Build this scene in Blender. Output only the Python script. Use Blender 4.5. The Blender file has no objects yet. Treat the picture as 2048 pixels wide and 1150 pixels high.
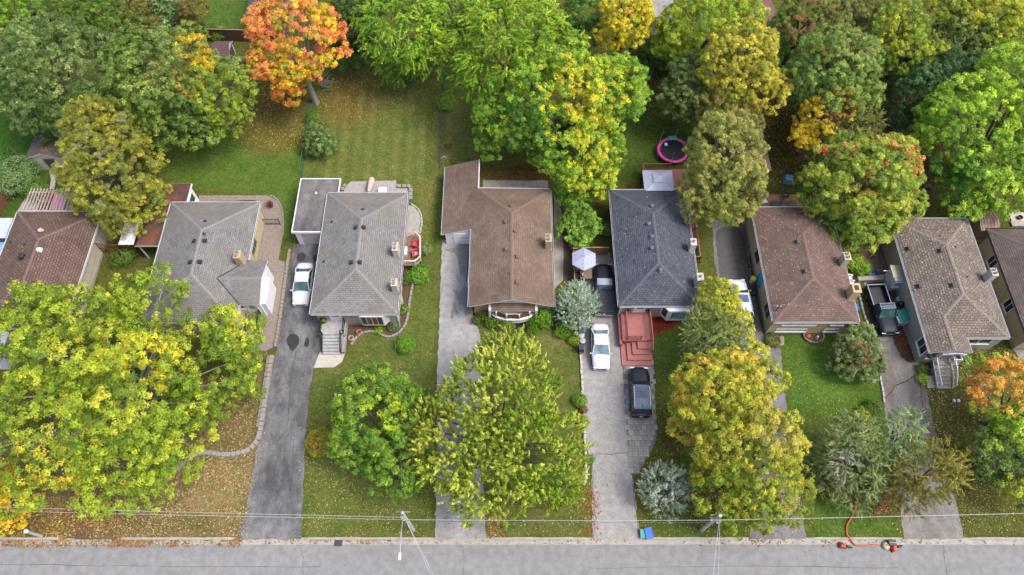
import bpy, math, random
import numpy as np
from mathutils import Vector, Matrix
R = math.radians
random.seed(7)
scn = bpy.context.scene
COL = scn.collection
# ---------------------------------------------------------------- camera
CAM_H, FPX, DEP = 65.0, 1450.0, R(61.5)
cam = bpy.data.objects.new('camera', bpy.data.cameras.new('camera'))
COL.objects.link(cam)
cam.location = (0, 0, CAM_H)
cam.rotation_euler = (R(90) - DEP, 0, 0)
cam.data.sensor_width = 36.0
cam.data.lens = FPX / 2048 * 36.0
cam.data.clip_end = 6000
scn.camera = cam
# ---------------------------------------------------------------- light: bright overcast, soft sun from the right
SUN_EL, SUN_AZ = R(58), R(104)          # azimuth from +Y towards +X
world = bpy.data.worlds.new('World')
scn.world = world
world.use_nodes = True
wn = world.node_tree
sky = wn.nodes.new('ShaderNodeTexSky')
sky.sky_type = 'NISHITA'
sky.sun_disc = False
sky.sun_elevation = SUN_EL
sky.sun_rotation = SUN_AZ
sky.air_density = 1.0
sky.dust_density = 4.0
sky.ozone_density = 0.5
bg = wn.nodes['Background']
bg.inputs['Strength'].default_value = 0.15
wn.links.new(sky.outputs['Color'], bg.inputs['Color'])
sl = bpy.data.lights.new('sun', 'SUN')
sl.energy = 1.25
sl.angle = R(18)
sl.color = (1.0, 0.985, 0.95)
sun = bpy.data.objects.new('sun', sl)
COL.objects.link(sun)
sd = Vector((math.sin(SUN_AZ) * math.cos(SUN_EL), math.cos(SUN_AZ) * math.cos(SUN_EL), math.sin(SUN_EL)))
sun.rotation_euler = sd.to_track_quat('Z', 'Y').to_euler()
vs = scn.view_settings
vs.view_transform = 'Standard'
vs.look = 'None'
vs.exposure = 1.14
vs.gamma = 1.0
vs.use_curve_mapping = False
cy = scn.cycles
cy.max_bounces = 5
cy.diffuse_bounces = 3
cy.glossy_bounces = 2
cy.transmission_bounces = 3
cy.transparent_max_bounces = 6
cy.caustics_reflective = False
cy.caustics_refractive = False

# ---------------------------------------------------------------- helpers
SD, CD = math.sin(DEP), math.cos(DEP)
def at(px, py, z=0.0):
    "the place at height z that the survey photo shows at pixel (px, py)"
    k = (py - 575) / FPX
    t = (CAM_H - z) / (SD + k * CD)
    return Vector(((px - 1024) / FPX * t, t * (CD - k * SD), z))
def ppm(py, z=0.0):
    return (FPX * SD + (py - 575) * CD) / (CAM_H - z)
def lin(h):
    if isinstance(h, str):
        h = [int(h[i:i + 2], 16) / 255 for i in (0, 2, 4)]
    return tuple(c / 12.92 if c <= .04045 else ((c + .055) / 1.055) ** 2.4 for c in h)

MAT = {}
def newmat(name):
    m = bpy.data.materials.new(name)
    m.use_nodes = True
    return m, m.node_tree.nodes, m.node_tree.links, m.node_tree.nodes['Principled BSDF']
def ramp2(n, l, fac, c1, c2, p1=0.35, p2=0.65):
    r = n.new('ShaderNodeValToRGB')
    r.color_ramp.elements[0].position = p1
    r.color_ramp.elements[1].position = p2
    r.color_ramp.elements[0].color = (*c1, 1)
    r.color_ramp.elements[1].color = (*c2, 1)
    l.new(fac, r.inputs[0])
    return r.outputs[0]
def noise(n, l, co, scale, detail=4, rough=.6):
    t = n.new('ShaderNodeTexNoise')
    t.inputs['Scale'].default_value = scale
    t.inputs['Detail'].default_value = detail
    t.inputs['Roughness'].default_value = rough
    l.new(co, t.inputs['Vector'])
    return t.outputs['Fac']
def mixc(n, l, fac, a, b, mode='MIX'):
    m = n.new('ShaderNodeMix')
    m.data_type = 'RGBA'
    m.blend_type = mode
    for s, v in ((m.inputs[0], fac), (m.inputs[6], a), (m.inputs[7], b)):
        if hasattr(v, 'is_linked'):
            l.new(v, s)
        elif isinstance(v, (int, float)):
            s.default_value = v
        else:
            s.default_value = (*v, 1)
    return m.outputs[2]
def surf(name, col, var=.25, scale=3.0, rough=.8, bump=.0, metal=0, fine=30.0, spec=.5, coat=0, emit=None):
    "plain procedural surface: two noise octaves of colour variation, optional bump"
    if name in MAT:
        return MAT[name]
    m, n, l, b = newmat(name)
    c = lin(col)
    tc = n.new('ShaderNodeTexCoord').outputs['Object']
    d = tuple(x * (1 - var) for x in c)
    e = tuple(min(1, x * (1 + var * .6)) for x in c)
    base = ramp2(n, l, noise(n, l, tc, scale), d, e, .3, .7)
    f = ramp2(n, l, noise(n, l, tc, fine, 2), (1 - var * .5,) * 3, (1, 1, 1), .3, .7)
    l.new(mixc(n, l, 1.0, base, f, 'MULTIPLY'), b.inputs['Base Color'])
    b.inputs['Roughness'].default_value = rough
    b.inputs['Metallic'].default_value = metal
    b.inputs['Specular IOR Level'].default_value = spec
    b.inputs['Coat Weight'].default_value = coat
    if bump:
        bp = n.new('ShaderNodeBump')
        bp.inputs['Strength'].default_value = bump
        bp.inputs['Distance'].default_value = .03
        l.new(noise(n, l, tc, fine, 3), bp.inputs['Height'])
        l.new(bp.outputs[0], b.inputs['Normal'])
    MAT[name] = m
    return m
def glass(name, col, rough=.06):
    if name in MAT:
        return MAT[name]
    m, n, l, b = newmat(name)
    tc = n.new('ShaderNodeTexCoord').outputs['Object']
    c = lin(col)
    l.new(ramp2(n, l, noise(n, l, tc, 1.4, 2), tuple(x * .6 for x in c), tuple(min(1, x * 1.5) for x in c)), b.inputs['Base Color'])
    b.inputs['Roughness'].default_value = rough
    b.inputs['Specular IOR Level'].default_value = .8
    MAT[name] = m
    return m
def shingle(name, dark, light, row=.19, tab=.34, mortar=.03, spots=None, weather=.3, stain=None):
    "asphalt shingle courses in roof UVs (metres), tab to tab tone, weathering, optional fallen-leaf specks"
    m, n, l, b = newmat(name)
    uv = n.new('ShaderNodeUVMap').outputs[0]
    br = n.new('ShaderNodeTexBrick')
    br.offset = .5
    c1, c2 = lin(dark), lin(light)
    br.inputs['Color1'].default_value = (*c1, 1)
    br.inputs['Color2'].default_value = (*c2, 1)
    br.inputs['Mortar'].default_value = (*[x * .62 for x in c1], 1)
    br.inputs['Scale'].default_value = 1
    br.inputs['Mortar Size'].default_value = mortar
    br.inputs['Mortar Smooth'].default_value = .6
    br.inputs['Bias'].default_value = 0
    br.inputs['Brick Width'].default_value = tab
    br.inputs['Row Height'].default_value = row
    l.new(uv, br.inputs['Vector'])
    tc = n.new('ShaderNodeTexCoord').outputs['Object']
    w = ramp2(n, l, noise(n, l, tc, .55, 5, .65), (1 - weather,) * 3, (1 + weather * .35,) * 3, .3, .7)
    col = mixc(n, l, 1.0, br.outputs['Color'], w, 'MULTIPLY')
    f = ramp2(n, l, noise(n, l, tc, 16, 3, .7), (.78,) * 3, (1.16,) * 3, .3, .7)
    col = mixc(n, l, 1.0, col, f, 'MULTIPLY')
    if stain:
        s = ramp2(n, l, noise(n, l, tc, .3, 3), (0, 0, 0), (1, 1, 1), .45, .62)
        col = mixc(n, l, s, col, mixc(n, l, .55, col, lin(stain)))
    b.inputs['Roughness'].default_value = .95
    b.inputs['Specular IOR Level'].default_value = .2
    l.new(col, b.inputs['Base Color'])
    bp = n.new('ShaderNodeBump')
    bp.inputs['Strength'].default_value = .6
    bp.inputs['Distance'].default_value = .02
    l.new(br.outputs['Fac'], bp.inputs['Height'])
    bp.invert = True
    l.new(bp.outputs[0], b.inputs['Normal'])
    MAT[name] = m
    return m

ROOT = {}
def tag(o, label=None, cat=None, group=None, kind=None):
    if label: o['label'] = label
    if cat: o['category'] = cat
    if group: o['group'] = group
    if kind: o['kind'] = kind
    return o
def thing(name, label, cat, loc=(0, 0, 0), rz=0.0, group=None):
    o = bpy.data.objects.new(name, None)
    COL.objects.link(o)
    o.empty_display_size = .3
    o.location = loc
    o.rotation_euler = (0, 0, rz)
    tag(o, label, cat, group)
    ROOT[o.name] = Matrix.Translation(Vector(loc)) @ Matrix.Rotation(rz, 4, 'Z')
    return o
def root_of(o):
    while o.parent:
        o = o.parent
    return o
def copy_tree(o, parent=None):
    c = o.copy()
    COL.objects.link(c)
    c.parent = parent
    if o.name in ROOT:
        ROOT[c.name] = ROOT[o.name]
    for ch in list(o.children):
        copy_tree(ch, c)
    return c

class MB:
    "collects shapes; build() links them as one mesh object"
    def __init__(s):
        s.v, s.f, s.uv, s.mi = [], [], {}, []
    def add(s, vs, fs, mi=0):
        b = len(s.v)
        s.v += [tuple(v) for v in vs]
        for f in fs:
            s.f.append([b + i for i in f])
            s.mi.append(mi)
        return s
    def box(s, x0, x1, y0, y1, z0, z1, mi=0):
        vs = [(x, y, z) for z in (z0, z1) for y in (y0, y1) for x in (x0, x1)]
        return s.add(vs, [(0, 2, 3, 1), (4, 5, 7, 6), (0, 1, 5, 4), (2, 6, 7, 3), (0, 4, 6, 2), (1, 3, 7, 5)], mi)
    def cbox(s, cx, cy_, w, d, z0, z1, ang=0, mi=0, taper=1.0):
        ca, sa = math.cos(ang), math.sin(ang)
        vs = []
        for z, k in ((z0, 1), (z1, taper)):
            for yy in (-d / 2 * k, d / 2 * k):
                for xx in (-w / 2 * k, w / 2 * k):
                    vs.append((cx + xx * ca - yy * sa, cy_ + xx * sa + yy * ca, z))
        return s.add(vs, [(0, 2, 3, 1), (4, 5, 7, 6), (0, 1, 5, 4), (2, 6, 7, 3), (0, 4, 6, 2), (1, 3, 7, 5)], mi)
    def bar(s, p, q, w, h, mi=0):
        "rectangular bar between two points"
        p, q = Vector(p), Vector(q)
        d = (q - p).normalized()
        up = Vector((0, 0, 1)) if abs(d.z) < .95 else Vector((0, 1, 0))
        a = d.cross(up).normalized() * w / 2
        u = a.cross(d).normalized() * h / 2
        vs = [e + i * a + j * u for e in (p, q) for j in (-1, 1) for i in (-1, 1)]
        return s.add(vs, [(0, 1, 3, 2), (4, 6, 7, 5), (0, 4, 5, 1), (2, 3, 7, 6), (0, 2, 6, 4), (1, 5, 7, 3)], mi)
    def prism(s, pts, z0, z1, mi=0):
        n = len(pts)
        a = sum(pts[i][0] * pts[(i + 1) % n][1] - pts[(i + 1) % n][0] * pts[i][1] for i in range(n))
        pts = list(pts) if a > 0 else list(pts)[::-1]
        vs = [(p[0], p[1], z0) for p in pts] + [(p[0], p[1], z1) for p in pts]
        fs = [tuple(range(n))[::-1], tuple(range(n, 2 * n))] + [(i, (i + 1) % n, n + (i + 1) % n, n + i) for i in range(n)]
        return s.add(vs, fs, mi)
    def sheet(s, pts, z, mi=0):
        n = len(pts)
        a = sum(pts[i][0] * pts[(i + 1) % n][1] - pts[(i + 1) % n][0] * pts[i][1] for i in range(n))
        pts = list(pts) if a > 0 else list(pts)[::-1]
        return s.add([(p[0], p[1], z) for p in pts], [tuple(range(n))], mi)
    def tube(s, pts, rads, seg=8, mi=0, cap=True):
        pts = [Vector(p) for p in pts]
        n = len(pts)
        if not isinstance(rads, (list, tuple)):
            rads = [rads] * n
        vs, fs = [], []
        ref = None
        for i, p in enumerate(pts):
            d = (pts[min(i + 1, n - 1)] - pts[max(i - 1, 0)]).normalized()
            if ref is None:
                ref = d.cross(Vector((.3, .2, .93)) if abs(d.z) < .9 else Vector((1, 0, 0))).normalized()
            ref = (ref - d * ref.dot(d)).normalized()
            o = d.cross(ref)
            for j in range(seg):
                a = 2 * math.pi * j / seg
                vs.append(p + (ref * math.cos(a) + o * math.sin(a)) * rads[i])
        for i in range(n - 1):
            for j in range(seg):
                k = (j + 1) % seg
                fs.append((i * seg + j, i * seg + k, (i + 1) * seg + k, (i + 1) * seg + j))
        if cap:
            fs.append(tuple(range(seg))[::-1])
            fs.append(tuple(range((n - 1) * seg, n * seg)))
        return s.add(vs, fs, mi)
    def lathe(s, c, prof, seg=16, mi=0):
        "profile of (radius, z) turned about the vertical through c"
        vs, fs = [], []
        for r, z in prof:
            for j in range(seg):
                a = 2 * math.pi * j / seg
                vs.append((c[0] + r * math.cos(a), c[1] + r * math.sin(a), c[2] + z))
        for i in range(len(prof) - 1):
            for j in range(seg):
                k = (j + 1) % seg
                fs.append((i * seg + j, i * seg + k, (i + 1) * seg + k, (i + 1) * seg + j))
        fs.append(tuple(range(seg))[::-1])
        fs.append(tuple(range((len(prof) - 1) * seg, len(prof) * seg)))
        return s.add(vs, fs, mi)
    def build(s, name, mat, parent=None, world=True, smooth=False, bevel=0):
        me = bpy.data.meshes.new(name)
        vs = s.v
        if parent is not None and world:
            inv = ROOT[root_of(parent).name].inverted()
            vs = [inv @ Vector(v) for v in vs]
        me.from_pydata([tuple(v) for v in vs], [], s.f)
        for m in (mat if isinstance(mat, (list, tuple)) else [mat]):
            me.materials.append(m)
        if any(s.mi):
            me.polygons.foreach_set('material_index', s.mi)
        if s.uv:
            ul = me.uv_layers.new(name='UVMap')
            for fi, uvs in s.uv.items():
                for k, li in enumerate(me.polygons[fi].loop_indices):
                    ul.data[li].uv = uvs[k]
        if smooth:
            me.polygons.foreach_set('use_smooth', [True] * len(s.f))
        me.update()
        o = bpy.data.objects.new(name, me)
        COL.objects.link(o)
        o.parent = parent
        if bevel:
            bm = o.modifiers.new('bevel', 'BEVEL')
            bm.width = bevel
            bm.segments = 2
            bm.limit_method = 'ANGLE'
        return o
def share(name, src, parent, loc, rz=0.0):
    "another piece that shares the mesh of src; loc is in the world"
    o = bpy.data.objects.new(name, src.data)
    COL.objects.link(o)
    o.parent = parent
    M = (ROOT[root_of(parent).name].inverted() if parent else Matrix()) @ (Matrix.Translation(Vector(loc)) @ Matrix.Rotation(rz, 4, 'Z'))
    o.location = M.to_translation()
    o.rotation_euler = M.to_euler()
    return o
# ================================================================ SETTING
def struct(name, mb, mat, z=None):
    return tag(mb.build(name, mat), kind='structure')
def asphalt(name, col, patch, amount=.5, scale=.35, rough=.9, speck=.35, stretch=(1, .45, 1)):
    m, n, l, b = newmat(name)
    tc = n.new('ShaderNodeTexCoord').outputs['Object']
    mp = n.new('ShaderNodeMapping')
    mp.inputs['Scale'].default_value = stretch
    l.new(tc, mp.inputs['Vector'])
    a, p = lin(col), lin(patch)
    f = ramp2(n, l, noise(n, l, mp.outputs[0], scale, 6, .68), (0, 0, 0), (1, 1, 1), .5 - .28 * amount, .78 - .28 * amount)
    c = mixc(n, l, f, a, p)
    g = ramp2(n, l, noise(n, l, tc, 9, 4, .75), (1 - speck,) * 3, (1 + speck * .5,) * 3, .3, .7)
    c = mixc(n, l, 1.0, c, g, 'MULTIPLY')
    g = ramp2(n, l, noise(n, l, tc, 1.7, 3), (.86,) * 3, (1.1,) * 3, .35, .65)
    c = mixc(n, l, 1.0, c, g, 'MULTIPLY')
    l.new(c, b.inputs['Base Color'])
    b.inputs['Roughness'].default_value = rough
    b.inputs['Specular IOR Level'].default_value = .25
    bp = n.new('ShaderNodeBump')
    bp.inputs['Strength'].default_value = .5
    bp.inputs['Distance'].default_value = .02
    l.new(noise(n, l, tc, 22, 3, .8), bp.inputs['Height'])
    l.new(bp.outputs[0], b.inputs['Normal'])
    MAT[name] = m
    return m
def ragged(pts, step=.45, amp=.05, rnd=random):
    out = []
    for i, p in enumerate(pts):
        q = pts[(i + 1) % len(pts)]
        d = math.hypot(q[0] - p[0], q[1] - p[1])
        k = max(1, int(d / step))
        for j in range(k):
            t = j / k
            a = amp if j else 0
            out.append((p[0] + (q[0] - p[0]) * t + rnd.uniform(-a, a), p[1] + (q[1] - p[1]) * t + rnd.uniform(-a, a)))
    return out
def pix(pts, z=0.0):
    return [(lambda v: (v.x, v.y))(at(a, b, z)) for a, b in pts]
def spline(pts, per=6, closed=False):
    P = [Vector(p) for p in pts]
    n = len(P)
    out = []
    for i in range(n if closed else n - 1):
        p0, p1, p2, p3 = P[(i - 1) % n if closed else max(i - 1, 0)], P[i], P[(i + 1) % n], P[(i + 2) % n if closed else min(i + 2, n - 1)]
        for k in range(per):
            t = k / per
            out.append(.5 * ((2 * p1) + (p2 - p0) * t + (2 * p0 - 5 * p1 + 4 * p2 - p3) * t * t + (3 * p1 - p0 - 3 * p2 + p3) * t ** 3))
    if not closed:
        out.append(P[-1])
    return out

# ---- earth under everything, out to the horizon
struct('ground', MB().sheet([(-3000, -3000), (3000, -3000), (3000, 3000), (-3000, 3000)], -.22), surf('earth', '5b5a3c', .3, .05))
# ---- road, kerb with gutter pan
KY0, KY1, KY2 = 10.28, 10.68, 10.86
road_m = asphalt('road_asphalt', '807f7f', '777676', .5, .14, .85, .16, (.05, .9, 1))
struct('road', MB().sheet([(-400, -14), (400, -14), (400, KY0 + .02), (-400, KY0 + .02)], -.115), road_m)
conc = surf('concrete', '99938a', .2, 1.5, .9, .3)
DRIVE_X = []        # kerb is dropped in front of these (filled below)
DRIVES = {
    'C': [(478, 1076), (603, 1076), (607, 960), (611, 880), (618, 790), (627, 735), (640, 705), (640, 640), (652, 488), (588, 488), (577, 545), (566, 620), (556, 690), (540, 765), (524, 868), (512, 905), (505, 950), (492, 1020)],
    'D': [(871, 1076), (973, 1076), (966, 960), (962, 830), (963, 690), (958, 660), (945, 642), (943, 480), (884, 480), (880, 600), (874, 760), (872, 920)],
    'E': [(1185, 1076), (1280, 1076), (1270, 990), (1260, 925), (1254, 860), (1249, 760), (1244, 718), (1240, 640), (1238, 600), (1232, 540), (1218, 505), (1148, 505), (1156, 600), (1160, 680), (1166, 780), (1170, 850), (1176, 905), (1184, 920)],
    'F': [(1500, 1076), (1612, 1076), (1601, 1000), (1592, 930), (1576, 830), (1566, 760), (1562, 700), (1552, 690), (1530, 690), (1512, 610), (1505, 560), (1490, 440), (1424, 440), (1428, 520), (1444, 590), (1460, 640), (1500, 720), (1530, 800), (1520, 930), (1500, 1000)],
    'G': [(1808, 1078), (1928, 1078), (1913, 1010), (1895, 930), (1870, 860), (1852, 780), (1842, 742), (1832, 710), (1806, 620), (1790, 556), (1726, 556), (1732, 590), (1744, 640), (1757, 700), (1764, 770), (1770, 830), (1786, 930), (1800, 1010)],
    'A': [(128, 1077), (232, 1077), (240, 1035), (248, 990), (240, 860), (180, 700), (60, 700), (110, 900), (140, 1030)],
}
DMAT = {
    'C': asphalt('asphalt_worn_dark', '7b7a7b', '4c4b4d', .6, .5),
    'D': asphalt('asphalt_grey', '989694', '868482', .4, .4),
    'E': asphalt('asphalt_pale', '96938f', '868380', .5, .35),
    'F': asphalt('asphalt_leafy_dark', '79777a', '5d5a57', .5, .3),
    'G': asphalt('asphalt_brown_grey', '86837f', '6b655e', .5, .4),
    'A': asphalt('dirt_drive', '6a5744', '574636', .5, .8),
}
drive_obj = {}
for k, pts in DRIVES.items():
    w = pix(pts)
    w[0] = (w[0][0], KY1 + .05)
    w[1] = (w[1][0], KY1 + .05)
    DRIVE_X.append((w[0][0], w[1][0]))
    drive_obj[k] = struct('driveway', MB().sheet(ragged(w, .35, .06), .012), DMAT[k])
def kerb_top(x):
    k = 1.0
    for a, b in DRIVE_X:
        d = max(a - .3 - x, x - b - .3, 0)
        k = min(k, min(1, d / .6))
    return -.085 + (.115) * k
kb = MB()
xs = [-130 + .3 * i for i in range(870)]
prof = []
for x in xs:
    t = kerb_top(x)
    wob = .012 * math.sin(x * 1.7) + .008 * math.sin(x * 4.1)
    prof.append([(x, KY0 - .01 + wob, -.13), (x, KY0 + wob, -.098), (x, KY1 - .03, -.104), (x, KY1, t - .01), (x, KY1 + .03, t), (x, KY2 + wob, t + .006), (x, KY2 + .03 + wob, -.2)])
n7 = 7
kb.add([p for r in prof for p in r], [(i * n7 + j, (i + 1) * n7 + j, (i + 1) * n7 + j + 1, i * n7 + j + 1) for i in range(len(xs) - 1) for j in range(n7 - 1)])
struct('kerb', kb, conc)
jm = surf('joint_dark', '4a4742', .2)

# ---- lawns: one sheet, its grass colour (dry, lush, leaf-strewn, bare soil) carried by the turf itself
LX0, LX1, LY0, LY1, GS = -85., 85., KY2, 120., .6
nx, ny = int((LX1 - LX0) / GS), int((LY1 - LY0) / GS)
gx, gy = np.meshgrid(np.linspace(LX0, LX1, nx), np.linspace(LY0, LY1, ny))
rng = np.random.default_rng(5)
tint = np.zeros((ny, nx, 3)) + np.array(lin('63682f'))
def vnoise(x, y, s, seed):
    r = np.random.default_rng(seed).random((64, 64))
    u, v = x / s + 1000, y / s + 1000
    i, j = np.floor(u).astype(int), np.floor(v).astype(int)
    a, b = u - i, v - j
    a, b = a * a * (3 - 2 * a), b * b * (3 - 2 * b)
    g = lambda p, q: r[p % 64, q % 64]
    return (g(i, j) * (1 - a) + g(i + 1, j) * a) * (1 - b) + (g(i, j + 1) * (1 - a) + g(i + 1, j + 1) * a) * b
edge_n = vnoise(gx, gy, 2.0, 3) * .5 + vnoise(gx, gy, .8, 4) * .5 - .5
def blob(px, py, rx, ry, col, k=1.0, soft=.45):
    global tint
    c = at(px, py)
    wx = rx / ppm(py)
    wy = abs(at(px, py - ry).y - at(px, py + ry).y) / 2
    d = np.sqrt(((gx - c.x) / wx) ** 2 + ((gy - c.y) / wy) ** 2) + edge_n * .5
    m = np.clip((1 - d) / soft, 0, 1)[..., None] * k
    tint = tint * (1 - m) + np.array(lin(col)) * m
def region(pts, col, k=1.0, soft=.5):
    "polygon with a soft uneven edge"
    global tint
    w = pix(pts)
    inside = np.zeros_like(gx, bool)
    dist = np.full_like(gx, 1e9)
    for i in range(len(w)):
        (x1, y1), (x2, y2) = w[i], w[(i + 1) % len(w)]
        c = ((y1 > gy) != (y2 > gy)) & (gx < (x2 - x1) * (gy - y1) / ((y2 - y1) or 1e-9) + x1)
        inside ^= c
        L = (x2 - x1) ** 2 + (y2 - y1) ** 2 + 1e-9
        t = np.clip(((gx - x1) * (x2 - x1) + (gy - y1) * (y2 - y1)) / L, 0, 1)
        dist = np.minimum(dist, np.hypot(gx - x1 - t * (x2 - x1), gy - y1 - t * (y2 - y1)))
    sdist = np.where(inside, dist, -dist) + edge_n * .6
    m = np.clip(sdist / soft + .5, 0, 1)[..., None] * k
    tint = tint * (1 - m) + np.array(lin(col)) * m
LUSH, DEEP, OLIVE, DRY, SOIL, LITTER, STRAW = '5d7a2c', '466a22', '6b6c35', '7b7145', '4a3c29', '86694a', '85804f'
region([(0, 150), (120, 150), (110, 290), (20, 430), (-80, 430), (-80, 150)], '3f7220')
region([(330, 270), (620, 250), (606, 360), (580, 500), (540, 395), (330, 370)], LUSH)
blob(520, 300, 120, 26, '5a8430', .6)
region([(470, 110), (640, 110), (622, 300), (480, 270)], OLIVE)
blob(545, 250, 80, 75, '7a6a34', .75)
blob(560, 180, 70, 70, '6f5a2e', .7)
region([(395, 0), (520, 0), (500, 62), (395, 62)], '55762f')
region([(620, 110), (890, 110), (886, 380), (870, 640), (868, 1078), (605, 1078), (625, 740), (606, 360)], '6a7839')
# mowing stripes behind and beside the grey house
sm = ((gx > -21.2) & (gx < -7.0) & (gy > 45) & (gy < 66)).astype(float)
sm *= np.clip((gy - 45) / 1.5, 0, 1) * np.clip((66 - gy) / 5, 0, 1) * np.clip(.75 + edge_n * .9, 0, 1)
blob(700, 200, 90, 60, '7d6c3c', .7)
blob(760, 150, 130, 40, '6b6133', .6)
blob(690, 330, 70, 50, '62752f', .5)
blob(850, 500, 25, 120, '5d6d2c', .6)
blob(852, 420, 14, 90, '828046', .6)
blob(800, 820, 60, 60, '6a6f33', .6)
blob(690, 690, 60, 40, '6c6a35', .5)
region([(886, 130), (1010, 130), (1010, 340), (890, 320)], '6c7439')
blob(905, 240, 20, 60, '7d7a45', .6)
region([(960, 300), (1115, 320), (1110, 380), (960, 365)], '66602f')
blob(1060, 340, 60, 14, SOIL, .8)
region([(1240, 120), (1330, 150), (1420, 330), (1290, 345), (1225, 380), (1180, 500), (1120, 480), (1120, 380)], '4f6a26')
blob(1300, 170, 40, 45, '6b5230', .8)
blob(1310, 130, 60, 40, SOIL, .8)
blob(1190, 420, 60, 50, '5d5a2a', .7)
region([(1500, 190), (1620, 170), (1620, 400), (1500, 400)], '55562c')
blob(1590, 260, 60, 70, '4e3f24', .85)
blob(1575, 320, 45, 40, '66542e', .8)
region([(1740, 150), (2100, 150), (2100, 460), (1840, 440)], '5b6430')
blob(1810, 270, 70, 110, '4d3d24', .85)
blob(1880, 360, 70, 60, '51472a', .7)
region([(960, 650), (1160, 650), (1178, 905), (1186, 1078), (970, 1078)], '6a7438')
blob(1100, 680, 70, 30, STRAW, .5)
region([(1300, 620), (1420, 620), (1500, 720), (1500, 1078), (1276, 1078), (1312, 880)], '55702a')
blob(1340, 870, 30, 110, '65552c', .6)
blob(1400, 1000, 90, 50, '5d4c2b', .6)
region([(1562, 665), (1740, 665), (1770, 830), (1800, 1010), (1800, 1078), (1610, 1078), (1576, 830)], '55792a')
blob(1650, 740, 60, 70, '5f8f2c', .7)
blob(1630, 860, 40, 60, '60662f', .6)
blob(1640, 960, 40, 40, SOIL, .7)
blob(1780, 1010, 50, 25, '63552f', .7)
region([(1852, 690), (2120, 680), (2120, 1078), (1928, 1078), (1870, 860)], '5d6230')
blob(1920, 810, 60, 80, '5f5530', .7)
blob(1975, 1000, 50, 40, '6f6a3a', .6)
blob(1990, 1050, 60, 25, '5d7030', .6)
blob(1950, 700, 60, 30, '526327', .6)
region([(235, 860), (520, 700), (516, 900), (478, 1078), (228, 1078), (-60, 1078), (-60, 860)], '8a7356')
blob(440, 980, 70, 60, 'a38a68', .7)
blob(330, 1050, 120, 18, '6b6a36', .45)
blob(80, 1050, 120, 25, '80662f', .6)
blob(470, 800, 50, 80, '7d6546', .7)
region([(0, 330), (140, 330), (130, 430), (0, 430)], '486a2a', .8)
me = bpy.data.meshes.new('lawn')
idx = np.arange(nx * ny).reshape(ny, nx)
zz = (edge_n * .03)
zz[0, :] = 0
co = np.stack([gx, gy, zz * 0 + .0], -1).reshape(-1, 3)
fq = np.stack([idx[:-1, :-1], idx[:-1, 1:], idx[1:, 1:], idx[1:, :-1]], -1).reshape(-1, 4)
def fast_mesh(name, co, quads):
    me = bpy.data.meshes.new(name)
    me.vertices.add(len(co))
    me.vertices.foreach_set('co', np.ascontiguousarray(co, np.float32).ravel())
    me.loops.add(quads.size)
    me.loops.foreach_set('vertex_index', np.ascontiguousarray(quads, np.int32).ravel())
    me.polygons.add(len(quads))
    me.polygons.foreach_set('loop_start', np.arange(0, quads.size, quads.shape[1], dtype=np.int32))
    me.update(calc_edges=True)
    return me
bpy.data.meshes.remove(me)
def turf(t):
    g = t.mean(1, keepdims=True)
    return (t * .8 + g * .2) * np.array([.59, .64, .5])
me = fast_mesh('lawn', co, fq)
a = me.attributes.new('tint', 'FLOAT_VECTOR', 'POINT')
a.data.foreach_set('vector', np.ascontiguousarray(turf(tint.reshape(-1, 3)), np.float32).ravel())
am = me.attributes.new('mow', 'FLOAT', 'POINT')
am.data.foreach_set('value', np.ascontiguousarray(sm.ravel(), np.float32))
m, n, l, b = newmat('grass_turf')
an = n.new('ShaderNodeAttribute')
an.attribute_name = 'tint'
tc = n.new('ShaderNodeTexCoord').outputs['Object']
def mth(op, a, bb=None):
    q = n.new('ShaderNodeMath')
    q.operation = op
    for k_, v_ in enumerate((a, bb)):
        if v_ is None: continue
        if hasattr(v_, 'is_linked'): l.new(v_, q.inputs[k_])
        else: q.inputs[k_].default_value = v_
    return q.outputs[0]
amn = n.new('ShaderNodeAttribute')
amn.attribute_name = 'mow'
sx = n.new('ShaderNodeSeparateXYZ')
l.new(tc, sx.inputs[0])
ph = mth('ADD', mth('ADD', sx.outputs[0], mth('MULTIPLY', sx.outputs[1], .025)), mth('MULTIPLY', noise(n, l, tc, .3, 2), .5))
wv = mth('SINE', mth('MULTIPLY', ph, 2 * math.pi / 1.5))
wv = mth('ADD', mth('MULTIPLY', wv, .5), .5)
turfc = mixc(n, l, mth('MULTIPLY', mth('MULTIPLY', wv, amn.outputs['Fac']), .28), an.outputs['Vector'], tuple(x * .72 for x in lin('95935c')))
c = mixc(n, l, 1.0, turfc, ramp2(n, l, noise(n, l, tc, 3.4, 6, .85), (.42, .48, .36), (1.62, 1.5, 1.55), .33, .67), 'MULTIPLY')
c = mixc(n, l, 1.0, c, ramp2(n, l, noise(n, l, tc, .7, 5, .7), (.66, .8, .6), (1.3, 1.14, 1.2), .32, .68), 'MULTIPLY')
c = mixc(n, l, ramp2(n, l, noise(n, l, tc, 3.1, 5, .75), (0, 0, 0), (.5, .5, .5), .5, .66), c, mixc(n, l, .75, c, lin('77683f')))
c = mixc(n, l, 1.0, c, ramp2(n, l, noise(n, l, tc, 20, 2, .7), (.7, .7, .7), (1.25, 1.25, 1.2), .3, .7), 'MULTIPLY')
l.new(c, b.inputs['Base Color'])
b.inputs['Roughness'].default_value = 1
b.inputs['Specular IOR Level'].default_value = .05
bp = n.new('ShaderNodeBump')
bp.inputs['Strength'].default_value = .9
bp.inputs['Distance'].default_value = .06
l.new(noise(n, l, tc, 9, 4, .8), bp.inputs['Height'])
l.new(bp.outputs[0], b.inputs['Normal'])
MAT['grass'] = m
me.materials.append(m)
lawn = bpy.data.objects.new('lawn', me)
COL.objects.link(lawn)
tag(lawn, kind='structure')
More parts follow.
